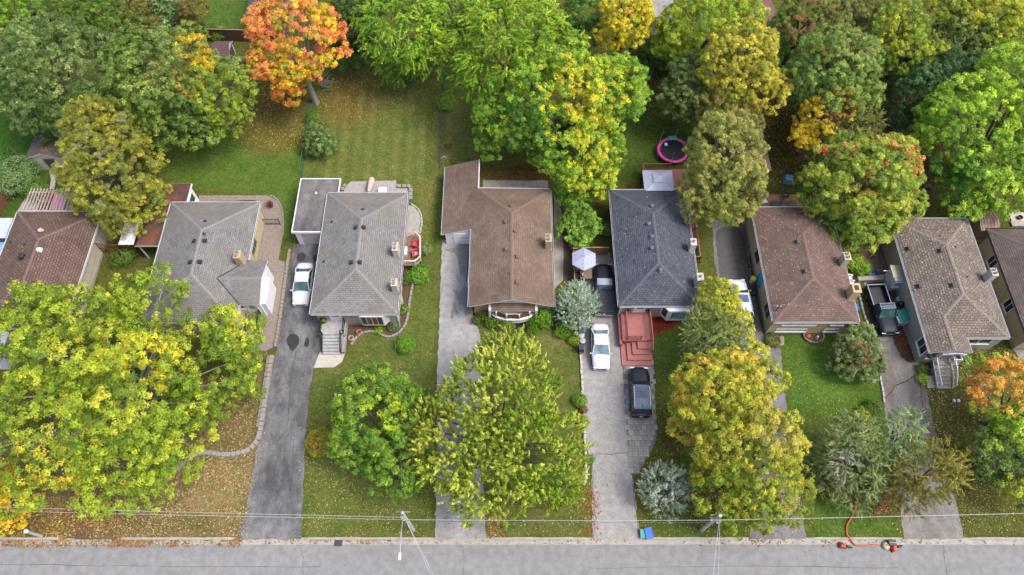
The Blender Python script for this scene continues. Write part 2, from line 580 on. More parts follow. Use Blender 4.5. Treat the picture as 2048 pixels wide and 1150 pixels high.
# grey-green earth beyond the mown lots
# ---- paths, patios, garden beds
paver_m = surf('paver_tan', '82776d', .28, 4, .9, .4, fine=9)
paver_g = surf('paver_grey', '97938e', .25, 3, .9, .4, fine=9)
conc_l = surf('concrete_pale', 'b0a79c', .18, 2, .9, .2)
conc_d = surf('concrete_grey', '8c867e', .22, 1.5, .9, .3)
mulch = surf('mulch_dark', '2b2724', .4, 6, 1, .8, fine=14)
mulch_r = surf('mulch_red', '8f2f20', .4, 5, 1, .8, fine=14)
soil = surf('garden_soil', '57452f', .4, 5, 1, .8, fine=14)
def patch(name, pts, mat, z=.008, amp=.04, smooth=0, closed=True):
    w = pix(pts)
    if smooth:
        w = [(v.x, v.y) for v in spline([(a, b, 0) for a, b in w], smooth, True)]
    return struct(name, MB().sheet(ragged(w, .5, amp), z), mat)
patch('patio', [(398, 391), (535, 391), (556, 402), (565, 430), (566, 470), (557, 520), (577, 525), (568, 600), (554, 692), (532, 702), (512, 700), (500, 660), (470, 620), (510, 500), (512, 400), (398, 404)], paver_m, .02)
patch('path', [(627, 736), (668, 735), (684, 724), (690, 708), (640, 704)], conc_l, .02, .02)
patch('patio', [(688, 380), (694, 370), (702, 363), (792, 361), (794, 374), (818, 374), (818, 400), (688, 400)], paver_g, .02)
patch('path', [(814, 410), (826, 412), (838, 424), (842, 440), (838, 466), (812, 475)], paver_g, .02, .02)
patch('garden_bed', [(800, 540), (842, 520), (848, 548), (824, 566), (818, 600), (812, 640), (798, 666), (776, 672), (748, 664), (722, 668), (700, 690), (692, 704), (690, 660), (700, 640), (800, 640)], soil, .016, .05)
patch('garden_bed', [(948, 640), (985, 648), (1000, 660), (1068, 660), (1092, 646), (1105, 660), (1130, 662), (1142, 600), (1112, 600), (1112, 620), (948, 615)], mulch, .016, .06)
patch('patio', [(966, 360), (1096, 361), (1096, 382), (966, 382)], conc_d, .02, .01)
patch('path', [(1108, 390), (1122, 420), (1127, 500), (1126, 560), (1108, 580)], conc_d, .02, .01)
patch('path', [(1126, 486), (1143, 486), (1146, 575), (1128, 580)], surf('earth_dark', '4c3d36', .3, 3), .016, .02)
patch('garden_bed', [(1303, 632), (1350, 632), (1362, 640), (1345, 658), (1318, 668), (1308, 675)], mulch_r, .016, .06)
patch('garden_bed', [(1135, 660), (1160, 660), (1164, 720), (1150, 700)], soil, .016, .06)
patch('path', [(1855, 776), (1896, 776), (1896, 752), (1852, 752)], conc_l, .02, .01)
patch('path', [(1530, 672), (1568, 672), (1568, 690), (1536, 692)], conc_d, .018, .02)
patch('path', [(2020, 690), (2060, 640), (2120, 760), (2040, 720)], conc_d, .016, .05)
patch('garden_bed', [(1885, 705), (1960, 690), (1958, 712), (1900, 720)], soil, .016, .06)
patch('path', [(99, 342), (110, 342), (112, 360), (108, 378), (98, 378), (102, 360)], conc_l, .014, .04)
patch('path', [(1556, 448), (1500, 440), (1496, 420), (1560, 412)], conc_d, .01, .04)
patch('gravel_yard', [(1700, 470), (1800, 440), (1830, 560), (1720, 560), (1690, 500)], surf('dirt_yard', '6d5b49', .3, 2, 1, .5), .008, .1)
patch('deck_pad', [(60, 380), (140, 380), (150, 430), (30, 430)], paver_g, .012, .03)
# open joint, cracks and dark patches on the drives
crack_m = surf('crack_tar', '3b3936', .3)
def crack(k, pts, w, z=.018):
    wp = [at(a, b) for a, b in pts]
    L, Rr = [], []
    dense = []
    for i in range(len(wp) - 1):
        for j in range(6):
            dense.append(wp[i].lerp(wp[i + 1], j / 6))
    dense.append(wp[-1])
    mb = MB()
    vs = []
    for i, p in enumerate(dense):
        d = (dense[min(i + 1, len(dense) - 1)] - dense[max(i - 1, 0)]).normalized()
        o = Vector((-d.y, d.x, 0))
        ww = w * random.uniform(.4, 1.2)
        p = p + o * random.uniform(-.05, .05)
        vs += [(p.x - o.x * ww / 2, p.y - o.y * ww / 2, z), (p.x + o.x * ww / 2, p.y + o.y * ww / 2, z)]
    mb.add(vs, [(2 * i, 2 * i + 2, 2 * i + 3, 2 * i + 1) for i in range(len(dense) - 1)])
    return mb.build('crack', crack_m, drive_obj[k]) if k else mb
for o in drive_obj.values():
    ROOT[o.name] = Matrix()
crack('E', [(1183, 908), (1222, 908), (1259, 905)], .06)
crack('E', [(1185, 907), (1187, 1000), (1188, 1076)], .05)
crack('E', [(1244, 718), (1252, 800), (1260, 905), (1270, 1010), (1278, 1074)], .07)
crack('E', [(1224, 625), (1230, 662), (1243, 690)], .12)
crack('G', [(1768, 800), (1790, 772), (1815, 762), (1832, 748)], .13)
crack('G', [(1838, 760), (1848, 830), (1872, 900)], .06)
crack('C', [(592, 700), (578, 800), (576, 850)], .05)
crack('C', [(600, 760), (586, 900), (580, 1000)], .03)
crack('C', [(512, 905), (560, 902), (609, 900)], .03)
crack('D', [(905, 700), (912, 740), (902, 800)], .03)
crack('F', [(1606, 1030), (1600, 1000), (1594, 960)], .08)
oil = surf('oil_stain', '2c2b2c', .3, 3)
damp = surf('damp_asphalt', '737270', .25, 2)
leafdirt = surf('leaf_dirt', '4d3d2d', .4, 3, 1, .4)
def stain(k, pts, mat, z=.02, amp=.08):
    w = [(v.x, v.y) for v in spline([(a, b, 0) for a, b in pix(pts)], 4, True)]
    MB().sheet(ragged(w, .16, amp * .8), z).build('stain', mat, drive_obj[k])
stain('C', [(573, 680), (582, 668), (596, 672), (598, 686), (588, 700), (580, 698)], oil)
stain('C', [(608, 690), (614, 674), (619, 684), (615, 694)], oil)
stain('C', [(594, 512), (604, 505), (612, 512), (606, 522), (596, 522)], oil)
stain('C', [(626, 513), (634, 511), (634, 522), (627, 522)], oil)
stain('D', [(888, 499), (904, 497), (915, 491), (938, 492), (940, 540), (934, 566), (926, 548), (921, 552), (918, 528), (910, 508), (898, 503)], damp)
stain('D', [(906, 578), (920, 582), (930, 572), (940, 590), (940, 628), (930, 632), (926, 612), (918, 606), (910, 588)], damp)
stain('D', [(908, 604), (912, 606), (912, 618), (918, 626), (914, 630), (908, 624), (906, 638), (900, 634), (904, 622)], damp)
stain('F', [(1434, 460), (1480, 458), (1494, 500), (1500, 560), (1494, 590), (1470, 588), (1444, 560), (1436, 520)], surf('asphalt_sealed', '4d4a48', .25, 1.5), amp=.12)
stain('G', [(1736, 560), (1786, 558), (1800, 640), (1828, 715), (1812, 722), (1790, 690), (1780, 650), (1745, 650), (1736, 600)], leafdirt, amp=.15)
stain('E', [(1218, 540), (1232, 545), (1238, 620), (1246, 690), (1236, 690), (1226, 640)], damp, amp=.1)
# tar lines on the road
for pts in ([(1888, 1090), (1890, 1120), (1896, 1150)], [(925, 1092), (928, 1120), (925, 1150)], [(600, 1092), (606, 1120), (604, 1150)], [(0, 1128), (300, 1132), (640, 1134)], [(1180, 1136), (1500, 1132), (1800, 1136)]):
    mb = crack(None, pts, .035, -.108)
    struct('road_crack', mb, crack_m)
# ================================================================ HOUSES
white = surf('white_trim', 'cfcfd3', .1, 2, .6)
black = surf('black_metal', '1d1d1f', .2, 3, .5)
dark_v = surf('vent_black', '2a2a2c', .2, 4, .6)
glass_d = glass('window_glass', '2c3338')
glass_l = glass('window_glass_pale', '7b8790')
pane_warm = surf('curtain_warm', '6e4a2a', .3, 2, .9)  # warm brown colour of the middle bay and bow panes
tin = surf('tin', 'b4b4b4', .2, 5, .35, metal=.7)

def plane_uv(pts):
    P = [Vector(p) for p in pts]
    nrm = Vector((0, 0, 0))
    for i in range(len(P)):
        nrm += P[i].cross(P[(i + 1) % len(P)])
    nrm.normalize()
    h = Vector((0, 0, 1)).cross(nrm)
    h = h.normalized() if h.length > .02 else Vector((1, 0, 0))
    v = nrm.cross(h)
    return [(p.dot(h), p.dot(v)) for p in P], nrm
def roof_part(house, faces, mat, trim, thick=.16, name='roof'):
    mb = MB()
    edges = {}
    for f in faces:
        uv, nrm = plane_uv(f)
        if nrm.z < 0:
            f = list(f)[::-1]
            uv, nrm = plane_uv(f)
        mb.uv[len(mb.f)] = uv
        mb.add(f, [tuple(range(len(f)))])
        for i in range(len(f)):
            a = tuple(round(c, 3) for c in f[i])
            b = tuple(round(c, 3) for c in f[(i + 1) % len(f)])
            if (b, a) in edges:
                edges.pop((b, a))
            else:
                edges[(a, b)] = 1
    for f in faces:
        uv, nrm = plane_uv(f)
        if nrm.z > 0:
            f = list(f)[::-1]
        mb.add([(p[0], p[1], p[2] - thick) for p in f], [tuple(range(len(f)))], 1)
    for (a, b) in edges:
        lo = lambda p: (p[0], p[1], p[2] - thick)
        mb.add([a, lo(a), lo(b), b], [(0, 1, 2, 3)], 1)
    return mb.build(name, [mat, trim], house)
def gutter(house, p, q, trim):
    "open white eavestrough along an eave, with a dark bottom"
    p, q = Vector(p), Vector(q)
    d = (q - p).normalized()
    o = Vector((d.y, -d.x, 0))
    mb = MB()
    sec = [(.005, 0), (.005, -.11), (.12, -.11), (.135, .0), (.115, .0), (.105, -.09), (.02, -.09), (.02, 0)]
    vs = [e + o * a + Vector((0, 0, b - .02)) for e in (p, q) for a, b in sec]
    k = len(sec)
    fs = [(i, (i + 1) % k, k + (i + 1) % k, k + i) for i in range(k)] + [tuple(range(k))[::-1], tuple(range(k, 2 * k))]
    mb.add(vs, fs)
    mb.mi[5] = 1
    return mb.build('gutter', [trim, surf('gutter_bed', '3a362f', .5, 3)], house)
def ridge_caps(roof, segs, mat):
    mb = MB()
    for a, b in segs:
        a, b = Vector(a), Vector(b)
        d = (b - a)
        L = d.length
        d.normalize()
        k = max(2, int(L / .3))
        o = Vector((-d.y, d.x, 0)).normalized()
        for i in range(k):
            p, q = a + d * L * i / k, a + d * L * (i + .97) / k
            dn = Vector((0, 0, -.045))
            up = Vector((0, 0, .014))
            dl = Vector((0, 0, .012))
            mb.add([p + o * .15 + dn + up, p + up, p - o * .15 + dn + up, q + o * .15 + dn + up + dl, q + up + dl, q - o * .15 + dn + up + dl], [(0, 1, 4, 3), (1, 2, 5, 4), (3, 4, 5)])
    mb.build('ridge_cap', mat, roof)
class Hip:
    "hipped roof with the ridge along y; the height of its surface"
    def __init__(s, x0, x1, y0, y1, ze, zr, fi, bi):
        s.__dict__.update(locals())
    def z(s, x, y):
        w = (s.x1 - s.x0) / 2
        k = min(x - s.x0, s.x1 - x) / w
        if s.fi: k = min(k, (y - s.y0) / s.fi)
        if s.bi: k = min(k, (s.y1 - y) / s.bi)
        return s.ze + (s.zr - s.ze) * max(0, min(1, k))
    def on(s, px, py):
        z = s.ze + .5
        for _ in range(6):
            p = at(px, py, z)
            z = s.z(p.x, p.y)
        return Vector((p.x, p.y, z))
    def faces(s):
        xm = (s.x0 + s.x1) / 2
        F, B = (xm, s.y0 + s.fi, s.zr), (xm, s.y1 - s.bi, s.zr)
        a, b, c, d = (s.x0, s.y0, s.ze), (s.x1, s.y0, s.ze), (s.x1, s.y1, s.ze), (s.x0, s.y1, s.ze)
        out = [[a, F, B, d], [b, c, B, F]]
        if s.fi: out.append([a, b, F])
        if s.bi: out.append([c, d, B])
        segs = [(F, B)]
        if s.fi: segs += [(a, F), (b, F)]
        if s.bi: segs += [(c, B), (d, B)]
        return out, segs
def box_vent(roof, p, size=.36, h=.2, mat=None, name='roof_vent'):
    mb = MB()
    mb.cbox(p.x, p.y, size + .14, size + .14, p.z - .08, p.z + .05, 0)
    mb.cbox(p.x, p.y, size * .8, size * .8, p.z + .04, p.z + h, 0)
    mb.cbox(p.x, p.y - .03, size, size + .06, p.z + h, p.z + h + .07, 0, taper=.75)
    return mb.build(name, mat or dark_v, roof)
def turbine_vent(roof, p, mat, r=.2):
    mb = MB()
    mb.lathe((p.x, p.y, p.z - .08), [(r * 1.5, 0), (r * 1.5, .07), (r, .1), (r, .22), (r * 1.25, .24), (r * 1.2, .32), (r * .6, .4), (.02, .42)], 14)
    return mb.build('roof_vent', mat, roof)
def stack_pipe(roof, p, mat=None, r=.06, h=.35):
    MB().lathe((p.x, p.y, p.z - .1), [(r * 2.2, 0), (r * 2.2, .08), (r, .16), (r, h), (r * .7, h)], 10).build('vent_pipe', mat or dark_v, roof)
def chimney(house, px, py, zb, zt, w, d, mat, capm, pots=2, ang=0, lead=True):
    p = at(px, py, zb)
    c = MB().cbox(p.x, p.y, w, d, 0.02, zt, ang).build('chimney', mat, house)
    MB().cbox(p.x, p.y, w + .06, d + .06, zt, zt + .07, ang).build('chimney_cap', mat, c, bevel=.015)
    if pots:
        for i in range(pots):
            yy = p.y + (i - (pots - 1) / 2) * d * .45
            mb = MB().lathe((p.x, yy, zt + .07), [(.12, 0), (.12, .16), (.13, .17), (.13, .24), (.09, .24), (.085, .1)], 12)
            mb.lathe((p.x, yy, zt + .12), [(.08, 0), (.08, .06)], 8)
            mb.build('flue_pot', tin if i else surf('clay_pot', 'a58c78', .2), c)
    else:
        MB().cbox(p.x, p.y, w * .55, d * .55, zt + .09, zt + .095, ang).build('flue_mouth', black, c)
    if lead:
        MB().cbox(p.x, p.y, w + .3, d + .3, zb - .12, zb + .04, ang, taper=.85).build('flashing', surf('lead', '77767a', .2), c)
    return c
def wmap(side, plane):
    if side == 'front': return lambda a, b, d: (a, plane - d, b)
    if side == 'back': return lambda a, b, d: (-a, plane + d, b)
    if side == 'left': return lambda a, b, d: (plane - d, -a, b)
    return lambda a, b, d: (plane + d, a, b)
def wbox(mb, f, a0, a1, b0, b1, d0, d1, mi=0):
    vs = [f(a, b, d) for d in (d0, d1) for b in (b0, b1) for a in (a0, a1)]
    mb.add(vs, [(0, 2, 3, 1), (4, 5, 7, 6), (0, 1, 5, 4), (2, 6, 7, 3), (0, 4, 6, 2), (1, 3, 7, 5)], mi)
def window(house, side, plane, a0, a1, b0, b1, cols=2, rows=1, fm=None, gm=None, fw=.08, sill=True):
    fm, gm = fm or white, gm or glass_d
    f = wmap(side, plane)
    mb = MB()
    for (x0, x1, y0, y1) in ((a0, a1, b0, b0 + fw), (a0, a1, b1 - fw, b1), (a0, a0 + fw, b0 + fw, b1 - fw), (a1 - fw, a1, b0 + fw, b1 - fw)):
        wbox(mb, f, x0, x1, y0, y1, -.02, .07)
    iw, ih = (a1 - a0 - 2 * fw) / cols, (b1 - b0 - 2 * fw) / rows
    for i in range(1, cols):
        wbox(mb, f, a0 + fw + i * iw - fw * .4, a0 + fw + i * iw + fw * .4, b0 + fw, b1 - fw, -.02, .06)
    for j in range(1, rows):
        wbox(mb, f, a0 + fw, a1 - fw, b0 + fw + j * ih - fw * .4, b0 + fw + j * ih + fw * .4, -.02, .055)
    w = mb.build('window', fm, house)
    for i in range(cols):
        for j in range(rows):
            p = MB()
            wbox(p, f, a0 + fw + i * iw + .03, a0 + fw + (i + 1) * iw - .03, b0 + fw + j * ih + .03, b0 + fw + (j + 1) * ih - .03, .0, .025)
            p.build('pane', gm, w)
    if sill:
        s = MB()
        wbox(s, f, a0 - .06, a1 + .06, b0 - .06, b0 - .002, 0, .14)
        s.build('sill', fm, w)
    return w
def door(house, side, plane, a0, a1, b0, b1, mat, glazed=True):
    f = wmap(side, plane)
    mb = MB()
    for (x0, x1, y0, y1) in ((a0 - .1, a0, b0, b1 + .1), (a1, a1 + .1, b0, b1 + .1), (a0, a1, b1, b1 + .1)):
        wbox(mb, f, x0, x1, y0, y1, -.02, .08)
    wbox(mb, f, a0, a1, b0, b1, -.02, .035)
    d = mb.build('door', mat, house)
    if glazed:
        p = MB()
        wbox(p, f, a0 + .2, a1 - .2, b0 + (b1 - b0) * .45, b1 - .15, .035, .055)
        p.build('pane', glass_l, d)
    h = MB()
    wbox(h, f, a1 - .14, a1 - .07, b0 + .95, b0 + 1.12, .035, .09)
    h.build('handle', tin, d)
    return d
def railing(parent, pts, mat, h=.9, gap=.13, name='railing', bal=.025, rail=.06, post=.07):
    mb = MB()
    P = [Vector(p) for p in pts]
    up = Vector((0, 0, h))
    for a, b in zip(P, P[1:]):
        mb.bar(a + up, b + up, rail, rail * .8)
        mb.bar(a + Vector((0, 0, .1)), b + Vector((0, 0, .1)), bal * 1.4, bal * 1.4)
        k = max(1, int((b - a).length / gap))
        for i in range(1, k):
            q = a.lerp(b, i / k)
            mb.bar(q + Vector((0, 0, .1)), q + up, bal, bal)
    for p in P:
        mb.bar(p, p + up + Vector((0, 0, .04)), post, post)
    return mb.build(name, mat, parent)
def stairs(parent, x0, x1, y_top, y_bot, z_top, n, mat, name='step', z0=.0):
    "steps descending towards -y, each a piece of its own"
    d = (y_top - y_bot) / n
    for i in range(n):
        zt = z_top * (n - i) / (n + 1)
        MB().box(x0, x1, y_top - (i + 1) * d, y_top - i * d - (.003 if i else 0), z0, zt).build(name, mat, parent, bevel=.012)
def hip_house(label, hp, wall_m, roof_m, trim, inset=.42, found=None):
    h = thing('house', label, 'house', ((hp.x0 + hp.x1) / 2, (hp.y0 + hp.y1) / 2, 0))
    i = inset
    MB().box(hp.x0 + i, hp.x1 - i, hp.y0 + i, hp.y1 - i, .35, hp.ze - .1).build('wall', wall_m, h)
    MB().box(hp.x0 + i - .04, hp.x1 - i + .04, hp.y0 + i - .04, hp.y1 - i + .04, -.05, .35).build('foundation', found or conc_d, h)
    faces, segs = hp.faces()
    r = roof_part(h, faces, roof_m, trim)
    z = hp.ze
    gutter(h, (hp.x0, hp.y0, z), (hp.x1, hp.y0, z), trim)
    gutter(h, (hp.x1, hp.y0, z), (hp.x1, hp.y1, z), trim)
    gutter(h, (hp.x1, hp.y1, z), (hp.x0, hp.y1, z), trim)
    gutter(h, (hp.x0, hp.y1, z), (hp.x0, hp.y0, z), trim)
    return h, r, segs
def downpipe(house, x, y, z, mat):
    MB().tube([(x, y, z), (x, y, .3), (x, y - .3, .12)], .045, 8).build('downpipe', mat, house)

brick_tan = surf('brick_tan', 'b0a080', .25, 6, .9, .4, fine=14)
siding_beige = surf('wall_beige', 'b3a27c', .15, 1.2, .9, .2)
stucco_grey = surf('stucco_grey', '928b80', .12, .8, .95, .3)
wall_greige = surf('wall_greige', 'a2998b', .15, 1.5, .9)
wall_tan = surf('wall_tan', '9b8160', .15, 1.5, .9)
wall_rose = surf('wall_rose', 'b39c92', .2, 5, .9, .3, fine=12)
stone_pale = surf('chimney_pale', 'b5ab9c', .2, 5, .9, .4)
stone_tan = surf('chimney_tan', 'a59478', .25, 6, .9, .4)

# ---- A: brown hipped house at the left edge, half under the big maple
sh_a = shingle('shingle_rosy_brown', '645149', '725f56', .24, .36, .05)
hpA = Hip(-51.0, -42.35, 29.3, 42.55, 3.0, 4.5, 4.3, 4.3)
A, rA, sg = hip_house('brown shingled house at the left edge behind the large yellow-green maple', hpA, wall_greige, sh_a, white)
ridge_caps(rA, sg, surf('ridge_a', '6d5751', .2, 5))
turbine_vent(rA, hpA.on(82, 462), surf('vent_pink', 'b99f98', .1), .18)
box_vent(rA, hpA.on(79, 500), .34, .2, surf('vent_white', 'cfc9c6', .1))
box_vent(rA, hpA.on(46, 514), .55, .4)
stack_pipe(rA, hpA.on(50, 490))
stack_pipe(rA, hpA.on(22, 485))
window(A, 'front', hpA.y0 + .42, -49.5, -47.3, .9, 2.2, 2)
window(A, 'right', hpA.x1 - .42, 33, 34.6, 1.0, 2.1, 2)
w = thing('porch', 'small white front porch with a dark window beside the brown house', 'porch', at(8, 740))
p = at(10, 735)
MB().box(p.x - 2.3, p.x + .9, p.y - .2, p.y + 3.3, 0, 2.4).build('wall', white, w)
MB().box(p.x - 2.5, p.x + 1.1, p.y - .4, p.y + 3.5, 2.4, 2.55).build('roof', surf('porch_roof', 'c8c8cc', .1), w)
window(w, 'front', p.y - .2, p.x - 1.2, p.x + .2, .9, 2.1, 1)

# ---- B: grey hipped house with the white side entrance
sh_b = shingle('shingle_warm_grey', '74716f', '858280', .19, .33, .03, weather=.25, stain='6b655e')
hpB = Hip(-35.4, -26.2, 29.9, 43.72, 3.0, 4.55, 4.4, 4.4)
B, rB, sg = hip_house('grey shingled house with white side entrance wing and tan brick walls', hpB, brick_tan, sh_b, white, .25)
ridge_caps(rB, sg, surf('ridge_b', '7c7875', .2, 5))
for a, b in ((410, 443), (408, 468)): stack_pipe(rB, hpB.on(a, b), None, .09, .3)
for a, b in ((389, 482), (409, 482), (381, 524), (399, 524)): box_vent(rB, hpB.on(a, b), .3, .18)
chimney(B, 484, 524, 3.15, 4.6, .62, .9, stone_tan, conc, 2)
# entrance wing, gable to the right
wz, wr = 3.0, 3.78
wx1, wy0, wy1 = -24.25, 31.75, 36.75
wm = (wy0 + wy1) / 2
xi = -26.2 - (wr - wz) / (1.55 / 4.6)
wf = [[(-26.2, wy0, wz), (wx1, wy0, wz), (wx1, wm, wr), (xi, wm, wr)], [(wx1, wy1, wz), (-26.2, wy1, wz), (xi, wm, wr), (wx1, wm, wr)]]
wf = [[(p[0], p[1], p[2] + .025) for p in f] for f in wf]
wing = roof_part(B, wf, sh_b, white, .14, 'wing_roof')
ridge_caps(wing, [((xi, wm, wr + .03), (wx1, wm, wr + .03))], MAT['ridge_b'])
vm = surf('valley_metal', '3b3a3b', .2)
MB().bar((-26.15, wy0 + .02, wz + .06), (xi, wm, wr + .06), .1, .03).build('valley', vm, wing)
MB().bar((-26.15, wy1 - .02, wz + .06), (xi, wm, wr + .06), .1, .03).build('valley', vm, wing)
MB().box(-26.7, wx1 - .2, wy0 + .3, wy1 - .3, 0, wz - .1).build('wing_wall', white, B)
MB().add([(wx1 - .2, wy0 + .3, wz - .1), (wx1 - .2, wy1 - .3, wz - .1), (wx1 - .2, wm, wr - .1)], [(0, 1, 2)]).build('gable', white, B)
MB().box(wx1 - .19, wx1 + .25, wy0 + .5, wy1 - 1.6, .0, 2.3).build('side_panel', white, B)
door(B, 'front', wy0 + .3, -25.75, -24.85, .85, 2.75, white)
window(B, 'front', wy0 + .3, -26.6, -26.0, 1.7, 2.7, 1)
window(B, 'right', hpB.x1 - .25, 38.2, 40.0, 1.1, 2.3, 2, fm=surf('frame_tan', 'a08a60', .1))
st = thing('front_steps', 'grey stone steps with black rail at white entrance of grey house', 'steps', (-25.4, 31.5, 0))
MB().box(-26.2, -24.7, 31.0, 32.0, 0, .85).build('landing', conc_d, st)
stairs(st, -26.15, -24.75, 31.0, 29.3, .85, 5, conc_d)
railing(st, [(-24.78, 31.0, .85), (-24.78, 29.4, .1)], black)
railing(st, [(-24.78, 31.9, .85), (-24.78, 31.05, .85)], black)
downpipe(B, hpB.x1 - .3, hpB.y1 - .6, 2.9, white)

# ---- C: grey hipped house with the flat-roofed garage
sh_c = shingle('shingle_grey', '757270', '85827f', .2, .34, .03, weather=.22, stain='6d675f')
hpC = Hip(-19.25, -10.9, 30.8, 44.92, 3.0, 4.42, 4.2, 4.2)
C, rC, sg = hip_house('grey shingled hip-roof house with two pale chimneys between the white car and the side deck', hpC, wall_greige, sh_c, white, .3)
ridge_caps(rC, sg, surf('ridge_c', '7b7774', .2, 5))
for a, b in ((712, 455), (727, 455), (703, 525), (719, 525)): box_vent(rC, hpC.on(a, b), .3, .2)
stack_pipe(rC, hpC.on(725, 419), None, .1, .22)
stack_pipe(rC, hpC.on(664, 444), None, .08, .2)
stack_pipe(rC, hpC.on(648, 523), None, .08, .2)
chimney(C, 794, 507, 3.2, 4.5, .55, .95, stone_pale, white, 2)
chimney(C, 792, 578, 3.2, 4.5, .55, .8, stone_pale, white, 2)
yC = hpC.y0 + .3
door(C, 'front', yC, -17.6, -16.6, 1.0, 2.85, white)
bay = MB()
b0, b1 = -15.0, -11.95
bay.prism([(b0, yC + .02), (b1, yC + .02), (b1 - .45, yC - .5), (b0 + .45, yC - .5)], .85, 2.75)
bw = bay.build('bay_window', white, C)
for i in range(4):
    a = b0 + .5 + i * .52
    q = MB()
    wbox(q, wmap('front', yC - .5), a, a + .44, 1.1, 2.65, .0, .02)
    q.build('pane', glass_d if i in (0, 3) else pane_warm, bw)
for i in range(3):
    q = MB()
    wbox(q, wmap('front', yC - .02), b0 + .2 + i * .95, b0 + 1.0 + i * .95, .42, .75, .0, .03)
    q.build('basement_pane', glass_l, C)
downpipe(C, hpC.x1 - .2, hpC.y0 + .25, 2.9, white)
window(C, 'right', hpC.x1 - .3, 32.2, 33.2, 1.2, 2.3, 1)
st = thing('front_steps', 'pale grey stone front steps with black railings below the grey house door', 'steps', (-17.2, 30, 0))
lx0, lx1 = at(641, 655, 1).x, at(691, 655, 1).x
ly0 = at(660, 669, 1.0).y
slab = surf('stone_slab', '9b9a98', .22, 2.2, .8, .2)
MB().box(lx0, lx1, ly0, yC - .01, 0, 1.0).build('landing', slab, st)
sx0, sx1 = lx0 + .25, lx1 - .25
sy1 = at(660, 709, .1).y
stairs(st, sx0, sx1, ly0, sy1, 1.0, 6, slab)
MB().box(sx1 + .02, sx1 + .3, sy1 + .1, ly0 - .01, 0, .5).build('side_wall', conc_d, st)
railing(st, [(lx1 - .1, yC - .2, 1.0), (lx1 - .1, ly0 + .1, 1.0), (sx1 - .06, ly0 - .02, 1.0), (sx1 - .06, sy1 + .1, .15)], black)
railing(st, [(lx0 + .1, yC - .2, 1.0), (lx0 + .1, ly0 + .1, 1.0), (sx0 + .06, ly0 - .02, 1.0), (sx0 + .06, sy1 + .1, .15)], black)
# garage
gz = 2.65
g0, g1 = at(597, 357, gz), at(643, 465, gz)
gx0, gx1 = at(583, 463, gz).x, hpC.x0 + .4
G_ = thing('garage', 'flat-roofed garage with white door attached beside the grey house', 'garage', ((gx0 + gx1) / 2, (g0.y + g1.y) / 2, 0))
tar = asphalt('flat_roof_tar', '413c3a', '7d7976', .55, .3, .8, .3)
MB().box(gx0 + .15, gx1, g1.y + .25, g0.y - .15, 0, gz - .2).build('wall', wall_greige, G_)
MB().box(gx0 + .1, at(680, 357, gz).x, g1.y + .12, g0.y - .1, gz - .2, gz).build('roof', tar, G_)
rim = MB()
gxr = at(680, 357, gz).x
rim.box(gx0, gx0 + .1, g1.y, g0.y, gz - .22, gz + .05).box(gxr, gxr + .1, hpC.y1 - .1, g0.y, gz - .22, gz + .05)
rim.box(gx0 + .1, gxr, g0.y - .1, g0.y, gz - .22, gz + .05).box(gx0 + .1, gx1, g1.y, g1.y + .12, gz - .22, gz + .05)
rim.build('roof_edge', white, G_)
gd = MB()
f = wmap('front', g1.y + .25)
wbox(gd, f, gx0 + .75, gx1 - .1, .02, 2.2, 0, .03)
dd = gd.build('garage_door', surf('garage_door', 'a9a59e', .08, 1), G_)
for j in range(4):
    q = MB()
    wbox(q, f, gx0 + .8, gx1 - .15, .08 + j * .54, .57 + j * .54, .03, .05)
    q.build('panel', surf('garage_door', '', 0), dd)
q = MB()
wbox(q, f, gx0 + .2, gx0 + .74, .0, 2.3, 0, .06)
q.build('pillar', white, G_)
stack_pipe(G_.children[1], at(632, 386, gz), white, .07, .25)

# ---- D: brown gable-front house with attached garage
sh_d = shingle('shingle_brown', '716054', '7f6d60', .19, .33, .02, weather=.36, stain='5c4c40')
ze, zr = 3.0, 4.4
dx0, dx1, dy0, dy1 = -4.12, 4.03, 31.6, 45.4
slope = (zr - ze) / 4.07
xm = (dx0 + dx1) / 2
zl = lambda x: zr - slope * abs(x - xm)
D = thing('house', 'brown shingled gable-front house with white bow window and attached garage', 'house', (xm, 38, 0))
gxl, gyf, gyb = -7.2, 40.45, 49.2
hx = -3.55
rf = (xm, dy0, zr); rb = (xm, dy1 - 3.9, zr)
lf = [rf, rb, (hx, dy1, zl(hx)), (hx, gyb, zl(hx)), (gxl, gyb, zl(gxl)), (gxl, gyf, zl(gxl)), (dx0, gyf, zl(dx0)), (dx0, dy0, zl(dx0))]
rfc = [rf, (dx1, dy0, zl(dx1)), (dx1, dy1, zl(dx1)), rb]
bf = [rb, (dx1, dy1, zl(dx1)), (hx, dy1, zl(hx))]
rD = roof_part(D, [lf, rfc, bf], sh_d, white)
ridge_caps(rD, [(rf, rb), (rb, (dx1, dy1, zl(dx1))), (rb, (hx, dy1, zl(hx)))], surf('ridge_d', '6b5a4e', .2, 5))
gutter(D, (dx1, dy0, ze), (dx1, dy1, ze), white)
gutter(D, (dx0, gyf, ze), (dx0, dy0, ze), white)
gutter(D, (gxl, gyb, zl(gxl)), (gxl, gyf, zl(gxl)), white)
gutter(D, (dx1, dy1, ze), (hx, dy1, zl(hx)), white)
MB().box(hx - .0, hx + .1, dy1, gyb, zl(hx) - .2, zl(hx) + .03).build('verge', white, D)
MB().box(dx0 + .4, dx1 - .4, dy0 + .5, dy1 - .4, .0, 2.75).build('wall', wall_tan, D)
gab = MB()
yf = dy0 + .5
gab.add([(dx0 + .4, yf, 2.74), (dx1 - .4, yf, 2.74), (dx1 - .4, yf, zl(dx1 - .4) - .14), (xm, yf, zr - .14), (dx0 + .4, yf, zl(dx0 + .4) - .14)], [(0, 1, 2, 3, 4)])
gab.build('gable', white, D)
